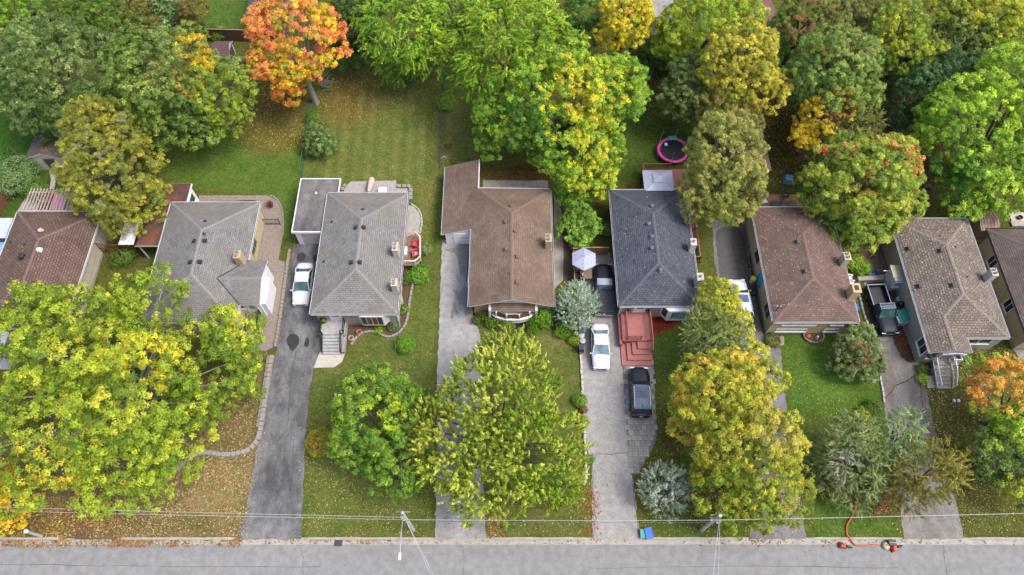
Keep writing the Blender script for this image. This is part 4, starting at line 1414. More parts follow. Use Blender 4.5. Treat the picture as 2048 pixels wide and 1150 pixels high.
def bush(label, px, py, rp, pal, h=1.2, name='shrub', cat='shrub', group=None, leaf=.11, dens=1.0, loose=.12):
    "clipped ball of small leaves over a twiggy stem"
    rng = np.random.default_rng(sum(ord(c) * (i + 1) for i, c in enumerate(label)) % 99991)
    zc = h * .5
    c = at(px, py, zc)
    r = rp / ppm(py, zc)
    T = thing(name, label, cat, (c.x, c.y, 0), 0, group)
    nn = int(dens * 26 * r * r / (leaf * leaf))
    nn = min(nn, 9000)
    d = unit(rng.normal(size=(nn, 3)))
    d = d[d[:, 2] > -.6]
    nn = len(d)
    ph = rng.random(3) * 6
    lump = 1 + loose * (1.1 * np.sin(d[:, 0] * 5 + ph[0]) * np.sin(d[:, 1] * 5 + ph[1]) + .8 * np.sin(d[:, 2] * 8 + d[:, 0] * 6 + ph[2]))
    P = np.array([c.x, c.y, zc]) + d * np.array([r, r, h * .52]) * (lump + rng.normal(0, loose, nn) * .5 - np.abs(rng.normal(0, loose, nn)) * .5)[:, None]
    P[:, 2] = np.maximum(P[:, 2], .03)
    cols = np.array([lin(x) for x, _ in pal]) * LEAF_GAIN
    w = np.array([x for _, x in pal], float); w /= w.sum()
    pn = np.clip((np.sin(d[:, 0] * 5 + d[:, 1] * 4) + np.sin(d[:, 1] * 7 + 2) + rng.normal(0, .9, nn)) * .25 + .5, 0, .999)
    ci = np.searchsorted(np.cumsum(w), pn)
    col = cols[np.minimum(ci, len(pal) - 1)] * rng.uniform(.7, 1.3, (nn, 1))
    rv = unit(rng.normal(size=(nn, 3)))
    leaf_obj('foliage', P, rv, unit(d * .8 + unit(rng.normal(size=(nn, 3))) * .6 + np.array([0, 0, .3])), leaf * rng.uniform(.7, 1.3, nn) * 1.2, leaf * rng.uniform(.6, 1, nn), col, T, ROOT[T.name].inverted())
    mb = MB()
    for k in range(5):
        a = k * 1.26
        mb.tube([(c.x, c.y, -.05), (c.x + r * .3 * math.cos(a), c.y + r * .3 * math.sin(a), h * .3), (c.x + r * .6 * math.cos(a), c.y + r * .6 * math.sin(a), h * .6)], [.04, .03, .012], 5)
    mb.build('stem', bark, T)
    return T

YG = [('94aa32', 3), ('aab63a', 2.5), ('7d9a2e', 3.5), ('c0be44', 1), ('64852a', 3)]
DG = [('4f6b2e', 3), ('5f7a35', 2), ('3f5a28', 2), ('6f8540', 1)]
BG = [('6c9c30', 3), ('84b038', 3), ('568a2c', 2), ('9cbc40', 1)]
LG = [('7ba52c', 3), ('93b236', 2), ('5f9128', 2), ('a6b83c', 1)]
OL = [('8c8a45', 3), ('a09a50', 2), ('72763a', 2), ('b0a458', 1)]
# --- front gardens
tree('maple_tree', 'huge yellow-green maple filling the front yard at the left', [(150, 690, 130, 7.5), (90, 860, 150, 7, .8), (260, 800, 150, 8.5), (300, 610, 78, 7), (420, 740, 95, 6, .8), (250, 930, 110, 5.5, .75), (60, 640, 80, 7), (350, 880, 85, 5), (470, 700, 48, 5), (445, 650, 36, 5.5), (480, 770, 40, 4)],
     YG, style='round', bough=1.05, tuft=.38, leaf=.23, dens=.9, bare=34, trunk_m=bark_g, fill=.5, cover=.72,
     patches=[(300, 720, 60, 10, 'c9bd33', .6), (210, 700, 70, 10, 'b9b83a', .5), (90, 950, 70, 9, 'b5a630', .4), (430, 770, 70, 7, '66882c', .6), (250, 960, 70, 7, '7a9a2c', .5)])
tree('maple_tree', 'rounded dark green maple on the lawn in front of the grey chimney house', [(760, 830, 98, 5, .85), (800, 920, 70, 3.8, .8), (715, 880, 55, 3.6)],
     [('5f8c30', 4), ('4f7e2a', 3), ('7ca03a', 2.5)], bough=.8, tuft=.34, leaf=.21, patches=[(765, 820, 40, 8, '9fb32c', .8), (740, 770, 30, 7, '86a82c', .5), (690, 830, 24, 6, '8fae2e', .5)])
tree('maple_tree', 'broad light green maple with upright shoots over the brown house driveway', [(1000, 800, 120, 6.5, .95), (920, 880, 105, 5.5, .8), (1060, 900, 110, 5.5, .85), (980, 960, 90, 4.2, .8), (1020, 730, 70, 6.5, .9), (1110, 960, 60, 3.8, .7), (860, 870, 60, 4.8, .7)],
     [('96aa42', 4), ('acb84e', 3.5), ('7a9838', 3), ('c0c05c', 1.2)], style='spike', bough=.85, tuft=.38, leaf=.23, dens=.8, bare=18, fill=.35, cover=1.05, patches=[(870, 870, 60, 7, 'aeb045', .6), (1060, 860, 60, 8, '7fa531', .5), (1100, 970, 60, 5, '7da030', .6)])
tree('blue_spruce', 'pale blue spruce between the brown house and the parked cars', [(1153, 596, 34, 3.2, 1.15), (1135, 618, 25, 2.0), (1172, 620, 25, 2.0), (1153, 636, 30, 1.5), (1130, 600, 16, 2.4), (1178, 598, 16, 2.4)], [('a3b8ac', 3), ('b8ccc2', 3), ('8aa294', 2.5)], style='spike', bough=.42, tuft=.25, leaf=.17, aspect=.36, fill=.3)
tree('blue_spruce', 'sparse silvery blue spruce near the kerb beside the blue bins', [(1325, 965, 40, 2.6, 1.1), (1302, 985, 26, 1.6), (1352, 985, 32, 1.8), (1330, 1005, 34, 1.2), (1350, 955, 24, 2.4)], [('a4b4ae', 3), ('bccac6', 3), ('8c9c94', 2), ('8a877a', 1)], style='spike', bough=.5, tuft=.3, leaf=.19, aspect=.36, bare=14, trunk_m=bark_g)
tree('maple_tree', 'golden orange maple beside the parked black car', [(1440, 790, 95, 6.5, .9), (1395, 840, 55, 4.5)], [('c4ae42', 3), ('b8b040', 3), ('a6aa3c', 2.5), ('cfa448', 1.2), ('8c9c35', 1)], bough=.8, tuft=.32, leaf=.2, patches=[(1410, 850, 26, 6, 'cc9a44', .5)])
tree('maple_tree', 'yellow-green maple in front of the second utility pole', [(1490, 900, 100, 7, .9), (1530, 970, 85, 5, .85), (1450, 970, 70, 4.2), (1545, 880, 62, 6.5), (1490, 1000, 60, 3.5, .8)], [('a5a238', 3), ('b8ae42', 3), ('8a9432', 3), ('7a8c2c', 1.5)], bough=.8, tuft=.32, leaf=.2, patches=[(1550, 860, 50, 9, 'bfae5a', .6), (1470, 1010, 80, 5, '7e9a2e', .6)])
tree('cedar_tree', 'dark grey-green cedar in front of the blue-grey house', [(1425, 675, 62, 4.6, 1.1), (1400, 705, 40, 2.5)], [('7c8a52', 3), ('909a64', 2.5), ('627644', 2.5)], style='flat', bough=.7, tuft=.34, leaf=.19, aspect=.45)
tree('maple_tree', 'small yellow-green tree leaning over the white car on the drive', [(1436, 598, 40, 5, .9), (1470, 645, 34, 4), (1500, 712, 34, 3.2), (1535, 762, 36, 3.4)], [('b9b83a', 3), ('a6ab37', 3), ('879630', 2)], bough=.65, tuft=.3, leaf=.19)
tree('spruce_tree', 'wide grey-green spruce with silvery dead branches by the orange hose', [(1700, 915, 62, 3.6, 1.0), (1655, 905, 42, 2.8), (1700, 865, 42, 4.6, 1.1), (1725, 955, 50, 2.2), (1655, 955, 40, 1.6), (1698, 985, 42, 1.3), (1740, 900, 40, 3.6), (1695, 885, 30, 5.6)], [('84925f', 3), ('96a06e', 2), ('6c7e4e', 2.5)], style='flat', bough=.62, tuft=.34, leaf=.2, aspect=.34, dens=1.1, patches=[(1692, 925, 30, 5.5, 'b0b0ac', .7), (1665, 955, 22, 3, 'a8a8a2', .5)])
tree('spruce_tree', 'denser sage green spruce over the taupe house driveway', [(1790, 880, 50, 4.2, 1.1), (1812, 850, 32, 4.6, 1.1), (1775, 925, 38, 2.6), (1815, 905, 30, 3)], [('7e9866', 3), ('90a676', 2), ('688650', 2.5)], style='flat', bough=.55, tuft=.3, leaf=.19, aspect=.36)
tree('cedar_tree', 'bronze-olive cedar over the taupe house driveway', [(1855, 945, 62, 4.2, .9), (1820, 985, 42, 2.6), (1900, 925, 34, 3.4)], [('8a7f3a', 3), ('9c8a42', 2), ('76752f', 2), ('6a7230', 1)], style='flat', bough=.7, tuft=.36, leaf=.2, aspect=.4)
tree('maple_tree', 'orange-tipped green maple at the right edge of the front yards', [(2022, 785, 82, 5.5, .95), (2070, 850, 70, 5)], [('8fb838', 4), ('a8bf42', 3), ('78a434', 2)], bough=.7, tuft=.34, leaf=.21, patches=[(1980, 770, 42, 6.5, 'e8a04c', .95), (2010, 740, 44, 8, 'eaa650', .95), (2044, 720, 44, 8.5, 'e8a850', .9), (1972, 805, 26, 5, 'e2a05c', .8), (2035, 790, 40, 9, 'e4ac50', .7)])
tree('apple_tree', 'dark open-branched tree at the lower right edge', [(1985, 910, 55, 3.6, .85), (2050, 950, 60, 3.6)], [('567335', 3), ('698842', 2), ('466228', 2), ('8fa83a', 1)], bough=.7, tuft=.32, leaf=.2, bare=12, trunk_m=bark_g, patches=[(2040, 980, 35, 5, 'b5bf35', .8), (1970, 975, 18, 3.5, 'a8b232', .7)])
tree('serviceberry_shrub', 'rounded green shrub with red-bronze leaves beside the navy pickup driveway', [(1712, 700, 44, 2.2, .9), (1690, 725, 32, 1.5), (1735, 735, 32, 1.5), (1720, 670, 26, 2.2)], [('6a7f50', 4), ('7c8f5c', 3), ('586e44', 2)], cat='shrub', bough=.55, tuft=.28, leaf=.2, patches=[(1718, 705, 26, 3.4, '80644c', .5)])
tree('maple_tree', 'low golden tree at the bottom left kerb', [(15, 1020, 46, 3.2, .8), (-30, 970, 55, 4)], [('c7a12d', 3), ('d9aa33', 3), ('a9a032', 2)], bough=.7, tuft=.32, leaf=.21)
bush('clipped round bright green shrub on the grey house lawn', 812, 689, 19, [('4f8a22', 3), ('60a028', 3)], 1.4, leaf=.09, dens=1.2, loose=.06)
bush('egg-shaped yellow-bronze shrub beside the grey house driveway', 640, 884, 29, [('a08a2e', 3), ('8f7034', 2), ('9aa02c', 2)], 2.0, leaf=.1, loose=.06)
for lab, px, py, r, h, pal in (
        ('leftmost low dark green shrub at the corner of the brown house driveway', 952, 640, 9, .8, DG), ('olive shrub below the left end of the bow window', 971, 629, 14, 1.3, [('5f7a28', 3), ('74862c', 2)]),
        ('round green shrub below the bow window left of centre', 986, 643, 14, 1.2, [('4f7f28', 3), ('5c8c2c', 2)]), ('egg-shaped green shrub below the middle of the bow window', 1014, 651, 15, 1.4, [('5a7f30', 3), ('66893a', 2)]),
        ('low dark green shrub between the two round shrubs below the bow window', 1000, 650, 12, .7, DG),
        ('large bright green shrub below the right end of the bow window', 1082, 634, 24, 2.0, [('4b8420', 3), ('5c9626', 3), ('3f721e', 1)]), ('small yellow-green shrub in the dark mulch bed', 1056, 640, 8, .6, [('9aa52c', 3), ('b0b038', 2)]),
        ('low green shrub in front of the large bright green shrub', 1066, 656, 14, .9, [('4c7d26', 3), ('5a8a2c', 2)]), ('spreading green shrub below the blue spruce', 1126, 660, 17, 1.0, [('4f8428', 3), ('669a2e', 2)]),
        ('yellow-green hedge plants along the bins', 1150, 678, 14, .9, [('86a02c', 3), ('5f8f2a', 3)]),
        ('leafy green plants along the stone edge of the maple bed', 1160, 800, 15, .9, [('4f8a28', 3), ('63a02c', 2)]),
        ('yellowish leafy plant beside the stone edge', 1165, 842, 13, .8, [('7a9a2c', 3), ('98a838', 2)]),
        ('bright green shrub at the corner of the side deck', 838, 548, 20, 1.2, [('4f8f2a', 3), ('66a534', 3)]), ('grey-green shrub along the curved deck rail', 850, 498, 13, 1.0, [('7d9560', 3), ('6a8550', 2)]),
        ('dark green shrub below the side deck beside the grey house', 810, 555, 15, 1.2, DG), ('bluish spreading juniper at the front corner of the grey house', 788, 650, 13, .7, [('5a7458', 3), ('6d8468', 2)]),
        ('small green plant in the grey house garden bed', 757, 660, 8, .5, LG), ('row of low plants beside the grey house foundation', 806, 618, 11, .7, [('5a7a30', 3), ('7f9040', 2)]),
        ('small round shrub on the trunk line of the backyard fence', 893, 203, 20, 1.4, BG),
        
        ('yellow-green hosta clump near the taupe house driveway', 1727, 828, 15, .7, [('a5b03a', 3), ('86a035', 3)]), ('dark green shrub beside the hosta clump', 1745, 815, 17, .9, DG),
        ('light green hosta beside the curved white railings', 1845, 758, 12, .6, [('8aa845', 3), ('a0b55a', 2)]), ('dark green plants at the taupe house corner', 1842, 738, 10, .6, [('3f6a30', 3), ('5a7a3a', 2)]),
        ('pale green plant right of the white porch rail', 1930, 718, 14, .7, [('7a9a45', 3), ('9ab060', 2)]), ('yellow-green plant below the taupe house front window', 1955, 708, 11, .6, [('9aa03a', 3), ('7d8a35', 2)]),
        ('bright green vine shrubs behind the plum-brown house chimney', 1702, 520, 22, 1.8, [('6f9a28', 3), ('8fb02e', 3)]), ('green shrub beside the blue wheelbarrow', 1725, 535, 18, 1.2, [('5a9028', 3), ('79a832', 2)]),
        ('wide grass clump beside the plum-brown house path', 1546, 680, 16, .6, [('7a7a40', 3), ('62702f', 2)]),
        
        ('yellow-green shrub beside the white patio umbrella', 1156, 492, 15, 1.2, [('8aa62c', 3), ('6d9428', 2)]), ('light green plant against the left wall of the blue-grey house', 1212, 460, 13, 1.2, [('7f9a58', 3), ('66854a', 2)]),
        ('grey-green shrub in the shed yard at the left edge', 25, 345, 48, 2.8, [('5f8a58', 3), ('74996a', 2), ('4d7848', 2)]),
        ('green shrub beside the brown plank fence at the left', 70, 378, 24, 1.8, [('4f7a38', 3), ('63904a', 2)]),
        ('dark green weeds below the red lattice', 245, 510, 26, 1.4, [('4a6a2c', 3), ('5d7a30', 2)]),
        ('low green weeds behind the plank fence near the orange maple', 437, 62, 20, 1.6, [('4f7a30', 3), ('6a9038', 2)]),
        ('pale flowering bush beside the white gable shed', 475, 118, 14, .9, [('6d8550', 3), ('a0a890', 1)]),
        ('thin ivy clump at the foot of the orange maple', 622, 235, 13, 1.0, [('5a8a2c', 3), ('47752a', 2)]),
        ('orange-leaved little bush by the stone edge', 1166, 818, 9, .6, [('8a4a2a', 3), ('6a5a30', 2)]),
        ('small shrub at the white entrance of the grey house', 512, 644, 18, 1.5, [('6d9a2c', 3), ('8fae35', 2)]),
        ('clump of leaves by the lower drive kerb', 1181, 918, 8, .6, [('4f8a28', 3), ('3f7020', 2)]),
        ('dark green leafy clump under the golden tree', 1330, 128, 16, 1.0, DG)):
    bush(lab, px, py, r, pal, h, leaf=.1 if r < 22 else .14, dens=1.0, loose=.14)
tree('small_tree', 'loose green bush tree by the chain-link fence below the orange maple', [(630, 268, 22, 2.2, 1.0), (650, 288, 24, 1.6, .9), (622, 292, 16, 1.3)], [('5f8048', 3), ('74945a', 2), ('4d6e38', 2)], cat='shrub', bough=.5, tuft=.28, leaf=.2, bare=6, trunk_m=bark_g)
tree('small_tree', 'small green tree between the brown and blue-grey houses', [(1158, 430, 28, 2.8, 1.0), (1140, 455, 24, 2.0), (1175, 455, 24, 2.0), (1160, 475, 18, 1.5), (1135, 400, 18, 2.2)], [('6c9c3c', 3), ('80ac48', 2), ('588a34', 2)], bough=.55, tuft=.3, leaf=.21, bare=4)
# --- back gardens
tree('maple_tree', 'large dull green maple in the far left backyard', [(120, 150, 120, 8, .9), (60, 120, 70, 7.5), (170, 220, 70, 6), (80, 220, 60, 5), (180, 110, 60, 8)], [('5a783e', 3), ('6e8a50', 3), ('4c6a34', 2.5), ('8ea066', 1.5)], bough=1.0, tuft=.36, leaf=.23, dens=.9)
tree('maple_tree', 'large green maple with yellow and orange patch right of the dull green maple', [(330, 150, 110, 9, .9), (420, 180, 85, 7.5), (380, 235, 75, 5.5), (290, 200, 70, 6.5), (455, 225, 50, 5)], [('64853c', 3), ('789648', 3), ('527232', 2.5), ('92a452', 1.5)], bough=1.0, tuft=.36, leaf=.23, dens=.9,
     patches=[(390, 95, 45, 12, 'bfa02f', .8), (375, 160, 30, 12, 'b08a3a', .7), (450, 200, 60, 8, '8ea02f', .6), (320, 100, 50, 13, '7f8f58', .5)])
tree('cedar_tree', 'tall golden-olive cedar over the pergola and rusty carport', [(225, 350, 100, 5.5, 1.1), (205, 275, 75, 7, 1.2), (260, 410, 70, 3.6), (165, 230, 32, 7.5, 1.2)], [('9a9a3a', 3), ('8a903e', 3), ('788242', 2.5), ('b0a43c', 1.3), ('8c8a66', .6)], style='round', bough=.62, tuft=.3, leaf=.2, aspect=.45, dens=1.05, bare=8)
tree('maple_tree', 'brilliant orange maple leaning over the backyard fence', [(590, 70, 92, 8.5, .9), (570, 125, 70, 7, .85), (650, 90, 45, 7), (540, 50, 45, 8), (575, 180, 32, 4.5)], [('f09a58', 4), ('f0a04a', 3), ('e88458', 2.5), ('ecb444', 2), ('a9ae32', .8)], bough=.95, tuft=.38, leaf=.24, base=(632, 205), bare=16, trunk_m=bark_g,
     patches=[(585, 165, 55, 8, 'd9a82c', .6), (640, 30, 25, 10, 'cfc02f', .7), (530, 110, 20, 8, 'c2b52f', .6), (610, 120, 60, 9, '95a02f', .25), (690, 145, 20, 5, 'd9824a', 1)])
tree('maple_tree', 'bright green backyard tree behind the striped lawn', [(810, 60, 85, 8, .9), (860, 100, 60, 6), (800, 125, 45, 3.6), (770, 30, 60, 8)], BG, style='droop', bough=.9, tuft=.4, leaf=.23, patches=[(870, 50, 50, 11, '9fbf2e', .6)])
tree('locust_tree', 'tall lime green locust behind the brown house', [(1010, 90, 100, 10, .95), (970, 150, 60, 7), (1060, 50, 80, 9.5), (1110, 100, 60, 8.5)], LG, style='droop', bough=1.0, tuft=.42, leaf=.24, dens=.9)
tree('maple_tree', 'great green maple with yellow patches behind the brown house', [(1110, 190, 115, 9, .9), (1030, 220, 80, 7), (1200, 190, 90, 8, .9), (1150, 290, 95, 5.5, .85), (1170, 340, 58, 4), (1000, 270, 50, 4.5), (1235, 170, 60, 7)], [('6c9c30', 3), ('82ac38', 3), ('568a2c', 2), ('98b83c', 2)], bough=1.0, tuft=.36, leaf=.23, dens=.95,
     patches=[(1170, 190, 95, 12, 'd8ca38', .42), (1155, 185, 40, 12, 'dcc834', .5), (1195, 250, 60, 10, 'c6c43c', .3), (1200, 330, 60, 7, 'cac438', .5), (1050, 270, 60, 8, '4f8a3a', .5), (1230, 130, 50, 11, '9fb52e', .5)])
tree('maple_tree', 'small yellow maple at the top behind the great green maple', [(1255, 35, 55, 8, 1.0), (1225, 70, 30, 6.5)], [('d6bd2c', 4), ('c2b52f', 3), ('b0ae30', 2), ('d9a832', 1)], bough=.8, tuft=.34, leaf=.21)
tree('ash_tree', 'lime and gold tree at the top left of the shed with brown roof', [(1410, 55, 85, 8, .9), (1350, 90, 45, 5.5), (1470, 30, 60, 8), (1360, 60, 50, 7)], [('8fa82e', 3), ('a9b43a', 3), ('6f9a2c', 2)], bough=.9, tuft=.36, leaf=.22)
tree('ash_tree', 'ochre-yellow tree in the middle of the right backyards', [(1475, 130, 78, 9, 1.0), (1520, 180, 55, 7), (1455, 190, 50, 6), (1500, 90, 50, 9)], [('b5a83e', 3), ('c6b448', 3), ('a2a43c', 2), ('8c9a38', 2)], bough=.85, tuft=.34, leaf=.21)
tree('cedar_tree', 'narrow dark green tree beside the trampoline', [(1368, 200, 50, 5, 1.3), (1375, 150, 38, 6.5, 1.2)], [('647c44', 3), ('76884e', 2), ('506838', 2)], bough=.7, tuft=.32, leaf=.19)
tree('maple_tree', 'olive-brown tree between the ochre tree and the khaki tree', [(1440, 215, 48, 6.5), (1480, 250, 45, 5.5)], [('8a8548', 3), ('9a8a4a', 2), ('757a40', 2)], bough=.75, tuft=.32, leaf=.2)
tree('maple_tree', 'tall khaki-olive tree beside the back deck and trampoline', [(1450, 300, 75, 8, 1.0), (1440, 380, 80, 5.5, .9), (1490, 350, 45, 6)], [('9c9a52', 3), ('aea85e', 3), ('868a48', 2), ('768240', 1.5)], bough=.8, tuft=.34, leaf=.2, patches=[(1420, 430, 60, 4.5, '7d8a3c', .6)])
tree('oak_tree', 'dense rounded green tree behind the yellow sapling', [(1665, 150, 92, 8, .95), (1610, 175, 55, 5.5), (1710, 190, 50, 5.5), (1700, 110, 55, 8.5)], [('749246', 3), ('86a052', 3), ('5f8038', 2)], bough=.85, tuft=.34, leaf=.2, patches=[(1640, 98, 14, 11, 'cc9a3a', .9), (1625, 190, 60, 6, '4f8238', .6), (1720, 85, 40, 12, '9a9a58', .5)])
tree('maple_tree', 'slender yellow tree with a rust-brown top', [(1640, 232, 42, 6.5), (1606, 272, 30, 5), (1678, 205, 36, 7.5)], [('d6b02e', 3), ('c4a62f', 3), ('b5a030', 1)], bough=.6, tuft=.3, leaf=.19, patches=[(1690, 200, 38, 9.5, '8a6446', .7)])
tree('cedar_tree', 'grey-olive bushy tree in front of the yellow sapling', [(1695, 265, 58, 4.5), (1640, 300, 40, 3.2), (1735, 245, 30, 4.5)], [('7a8048', 3), ('8d8e55', 3), ('626c3a', 2)], style='flat', bough=.7, tuft=.34, leaf=.2, aspect=.45)
tree('maple_tree', 'green maple with orange-red tips behind the plum-brown house', [(1720, 360, 105, 6.5, .9), (1650, 390, 55, 4.5), (1780, 330, 62, 6.5), (1720, 440, 65, 4), (1790, 410, 50, 4.5)], [('7c9c3a', 3), ('96a842', 3), ('aab44a', 3), ('648834', 2), ('c4a848', .5)], bough=.85, tuft=.37, leaf=.22,
     patches=[(1645, 318, 18, 8, 'd2664a', .7), (1770, 285, 36, 9, 'd8a060', .5), (1820, 325, 32, 7.5, 'dc9658', .6), (1755, 345, 24, 9, 'dc8850', .6), (1700, 300, 26, 9, 'd0945c', .5)])
tree('maple_tree', 'huge bright green maple at the right edge', [(1960, 260, 115, 8, .9), (2040, 180, 110, 9), (1990, 340, 85, 5.5), (1900, 230, 60, 7), (2060, 320, 80, 7), (1930, 390, 50, 3.6)], [('86b038', 3), ('9cc040', 3), ('6ca034', 2.5), ('b0c84c', 1.5)], bough=1.0, tuft=.38, leaf=.24, dens=.95, patches=[(1980, 210, 70, 12, '9cc833', .5), (1900, 350, 60, 6, '4a8f3a', .6)])
tree('spruce_tree', 'dark blue-green trees between the dense green tree and the bright maple', [(1850, 190, 58, 5.5, 1.0), (1900, 150, 50, 6.5, 1.0), (1810, 240, 32, 3.6)], [('3f6a40', 3), ('4d7a4d', 3), ('345c36', 2)], bough=.8, tuft=.36, leaf=.21)
tree('maple_tree', 'yellow-topped green tree right of the dense green tree', [(1810, 95, 62, 7), (1855, 120, 48, 6), (1790, 40, 50, 8)], [('86a032', 3), ('a3ac36', 2), ('6a8a30', 3)], bough=.85, tuft=.35, leaf=.21, patches=[(1800, 40, 45, 11, 'bdb835', .6)])
tree('maple_tree', 'grey-green tree at the top right', [(1930, 70, 62, 7), (1970, 110, 45, 6)], [('6f8548', 3), ('7f9555', 3), ('5a7238', 2)], bough=.85, tuft=.35, leaf=.21)
tree('maple_tree', 'yellow-gold tree in the top right corner', [(1990, 30, 65, 9), (2045, 60, 50, 8), (1900, 5, 45, 9)], [('b5b535', 3), ('a5b038', 3), ('8a9f34', 2), ('ccbc3a', 1)], bough=.85, tuft=.35, leaf=.22)
tree('maple_tree', 'rust-flushed green tree at the top beside the grey roof shed', [(1600, 60, 52, 7), (1615, 15, 45, 8)], [('5f8535', 3), ('748a40', 2), ('8a6a48', 2)], bough=.8, tuft=.34, leaf=.2, patches=[(1620, 15, 34, 11, '9a6a50', .7)])
tree('maple_tree', 'bright green bush tree below the lime and gold tree', [(1548, 85, 32, 4.5), (1560, 60, 30, 5)], [('5f9a38', 3), ('75ab42', 2)], bough=.7, tuft=.34, leaf=.2)
tree('maple_tree', 'khaki tree at the top between the rust-flushed and yellow-topped trees', [(1680, 45, 55, 6.5), (1700, 90, 35, 4.5), (1730, 30, 40, 7)], [('7f8548', 3), ('8f9252', 2), ('66703a', 2)], bough=.8, tuft=.34, leaf=.2)
tree('hedge_tree', 'dark ivy-clad hedge trees behind the orange maple', [(710, 60, 42, 5, 1.2), (700, 110, 36, 2.6), (735, 105, 34, 2.6), (700, 15, 40, 6), (740, 10, 34, 6)], [('456a2e', 3), ('567a38', 2), ('38582a', 3)], bough=.75, tuft=.34, leaf=.19, patches=[(735, 95, 14, 4, '8f6a45', .8)])
tree('hedge_tree', 'bronze-tinged bush tree at the top beside the orange maple', [(655, 15, 34, 5), (670, 45, 22, 3)], [('8a8a3a', 3), ('76843a', 2)], bough=.65, tuft=.32, leaf=.19)
tree('maple_tree', 'mid green trees along the top edge behind the lime locust', [(905, 20, 52, 8), (940, 50, 40, 6.5)], BG, style='droop', bough=.85, tuft=.4, leaf=.22)
tree('hedge_tree', 'dark green trees at the top beside the small yellow maple', [(1170, 25, 48, 6), (1160, 70, 36, 4.5)], [('4a7a2e', 3), ('5d8a38', 2), ('3d6628', 2)], bough=.8, tuft=.35, leaf=.2)
conifer('spruce_tree', 'grey-green spruce in the top left behind the maples', 332, 32, 46, 7.5, [('7a9a68', 3), ('8aa878', 2), ('66885a', 2)], dens=.9, needle=.22, power=.7)
tree('hedge_tree', 'green hedge trees at the top left', [(180, 20, 50, 6), (225, 35, 40, 5), (130, 5, 45, 6)], [('5a8030', 3), ('6d9238', 2), ('466a28', 2)], bough=.8, tuft=.35, leaf=.2)
tree('hedge_tree', 'reddish-brown tinged hedge at the top left beside the spruce', [(265, 25, 34, 5), (290, 55, 28, 3.6), (385, 15, 30, 4.5), (385, 50, 18, 2.6)], [('6a7035', 3), ('85653a', 2), ('5a6a30', 2)], bough=.7, tuft=.33, leaf=.19)
tree('hedge_tree', 'bright hedge in the top left corner', [(25, 15, 45, 4.5), (15, 50, 34, 3), (60, 20, 30, 4)], [('6a9a2c', 3), ('527d2a', 2), ('86a832', 1)], bough=.7, tuft=.33, leaf=.19)
tree('hedge_tree', 'dense dark bushes below the small yellow maple', [(1285, 95, 26, 2.6), (1290, 125, 22, 1.6), (1340, 118, 22, 2)], [('4a7030', 3), ('5d8538', 2), ('3a5a28', 2)], bough=.6, tuft=.3, leaf=.18)
tree('hedge_tree', 'shadowy shrubs in the right backyards behind the dense green tree', [(1770, 140, 40, 3), (1760, 190, 26, 2)], [('4a6a30', 3), ('5a7a35', 2)], bough=.65, tuft=.32, leaf=.19)
# ================================================================ VEHICLES
tyre_m = surf('tyre', '1b1b1b', .2, 8, .9)
rim_m = surf('rim', '9a9ca0', .15, 6, .35, metal=.8)
lamp_m = surf('headlamp', 'd9dde2', .1, 4, .15)
tail_m = surf('tail_lamp', '8f1512', .1, 4, .3)
plate_m = surf('plate', 'c9ccd4', .1, 4, .5)
car_glass = glass('car_glass', '1f2a30', .05)
car_glass_p = glass('car_glass_pale', '5c717b', .05)
def paint(name, col, rough=.35):
    return surf(name, col, .06, 1.5, rough, coat=.15, spec=.4)
def loft(mb, rows):
    k = len(rows[0])
    vs = [p for r in rows for p in r]
    fs = [(i * k + j, i * k + j + 1, (i + 1) * k + j + 1, (i + 1) * k + j) for i in range(len(rows) - 1) for j in range(k - 1)]
    fs += [tuple(range(k)), tuple(range((len(rows) - 1) * k, len(rows) * k))[::-1]]
    mb.add(vs, [f[::-1] for f in fs])
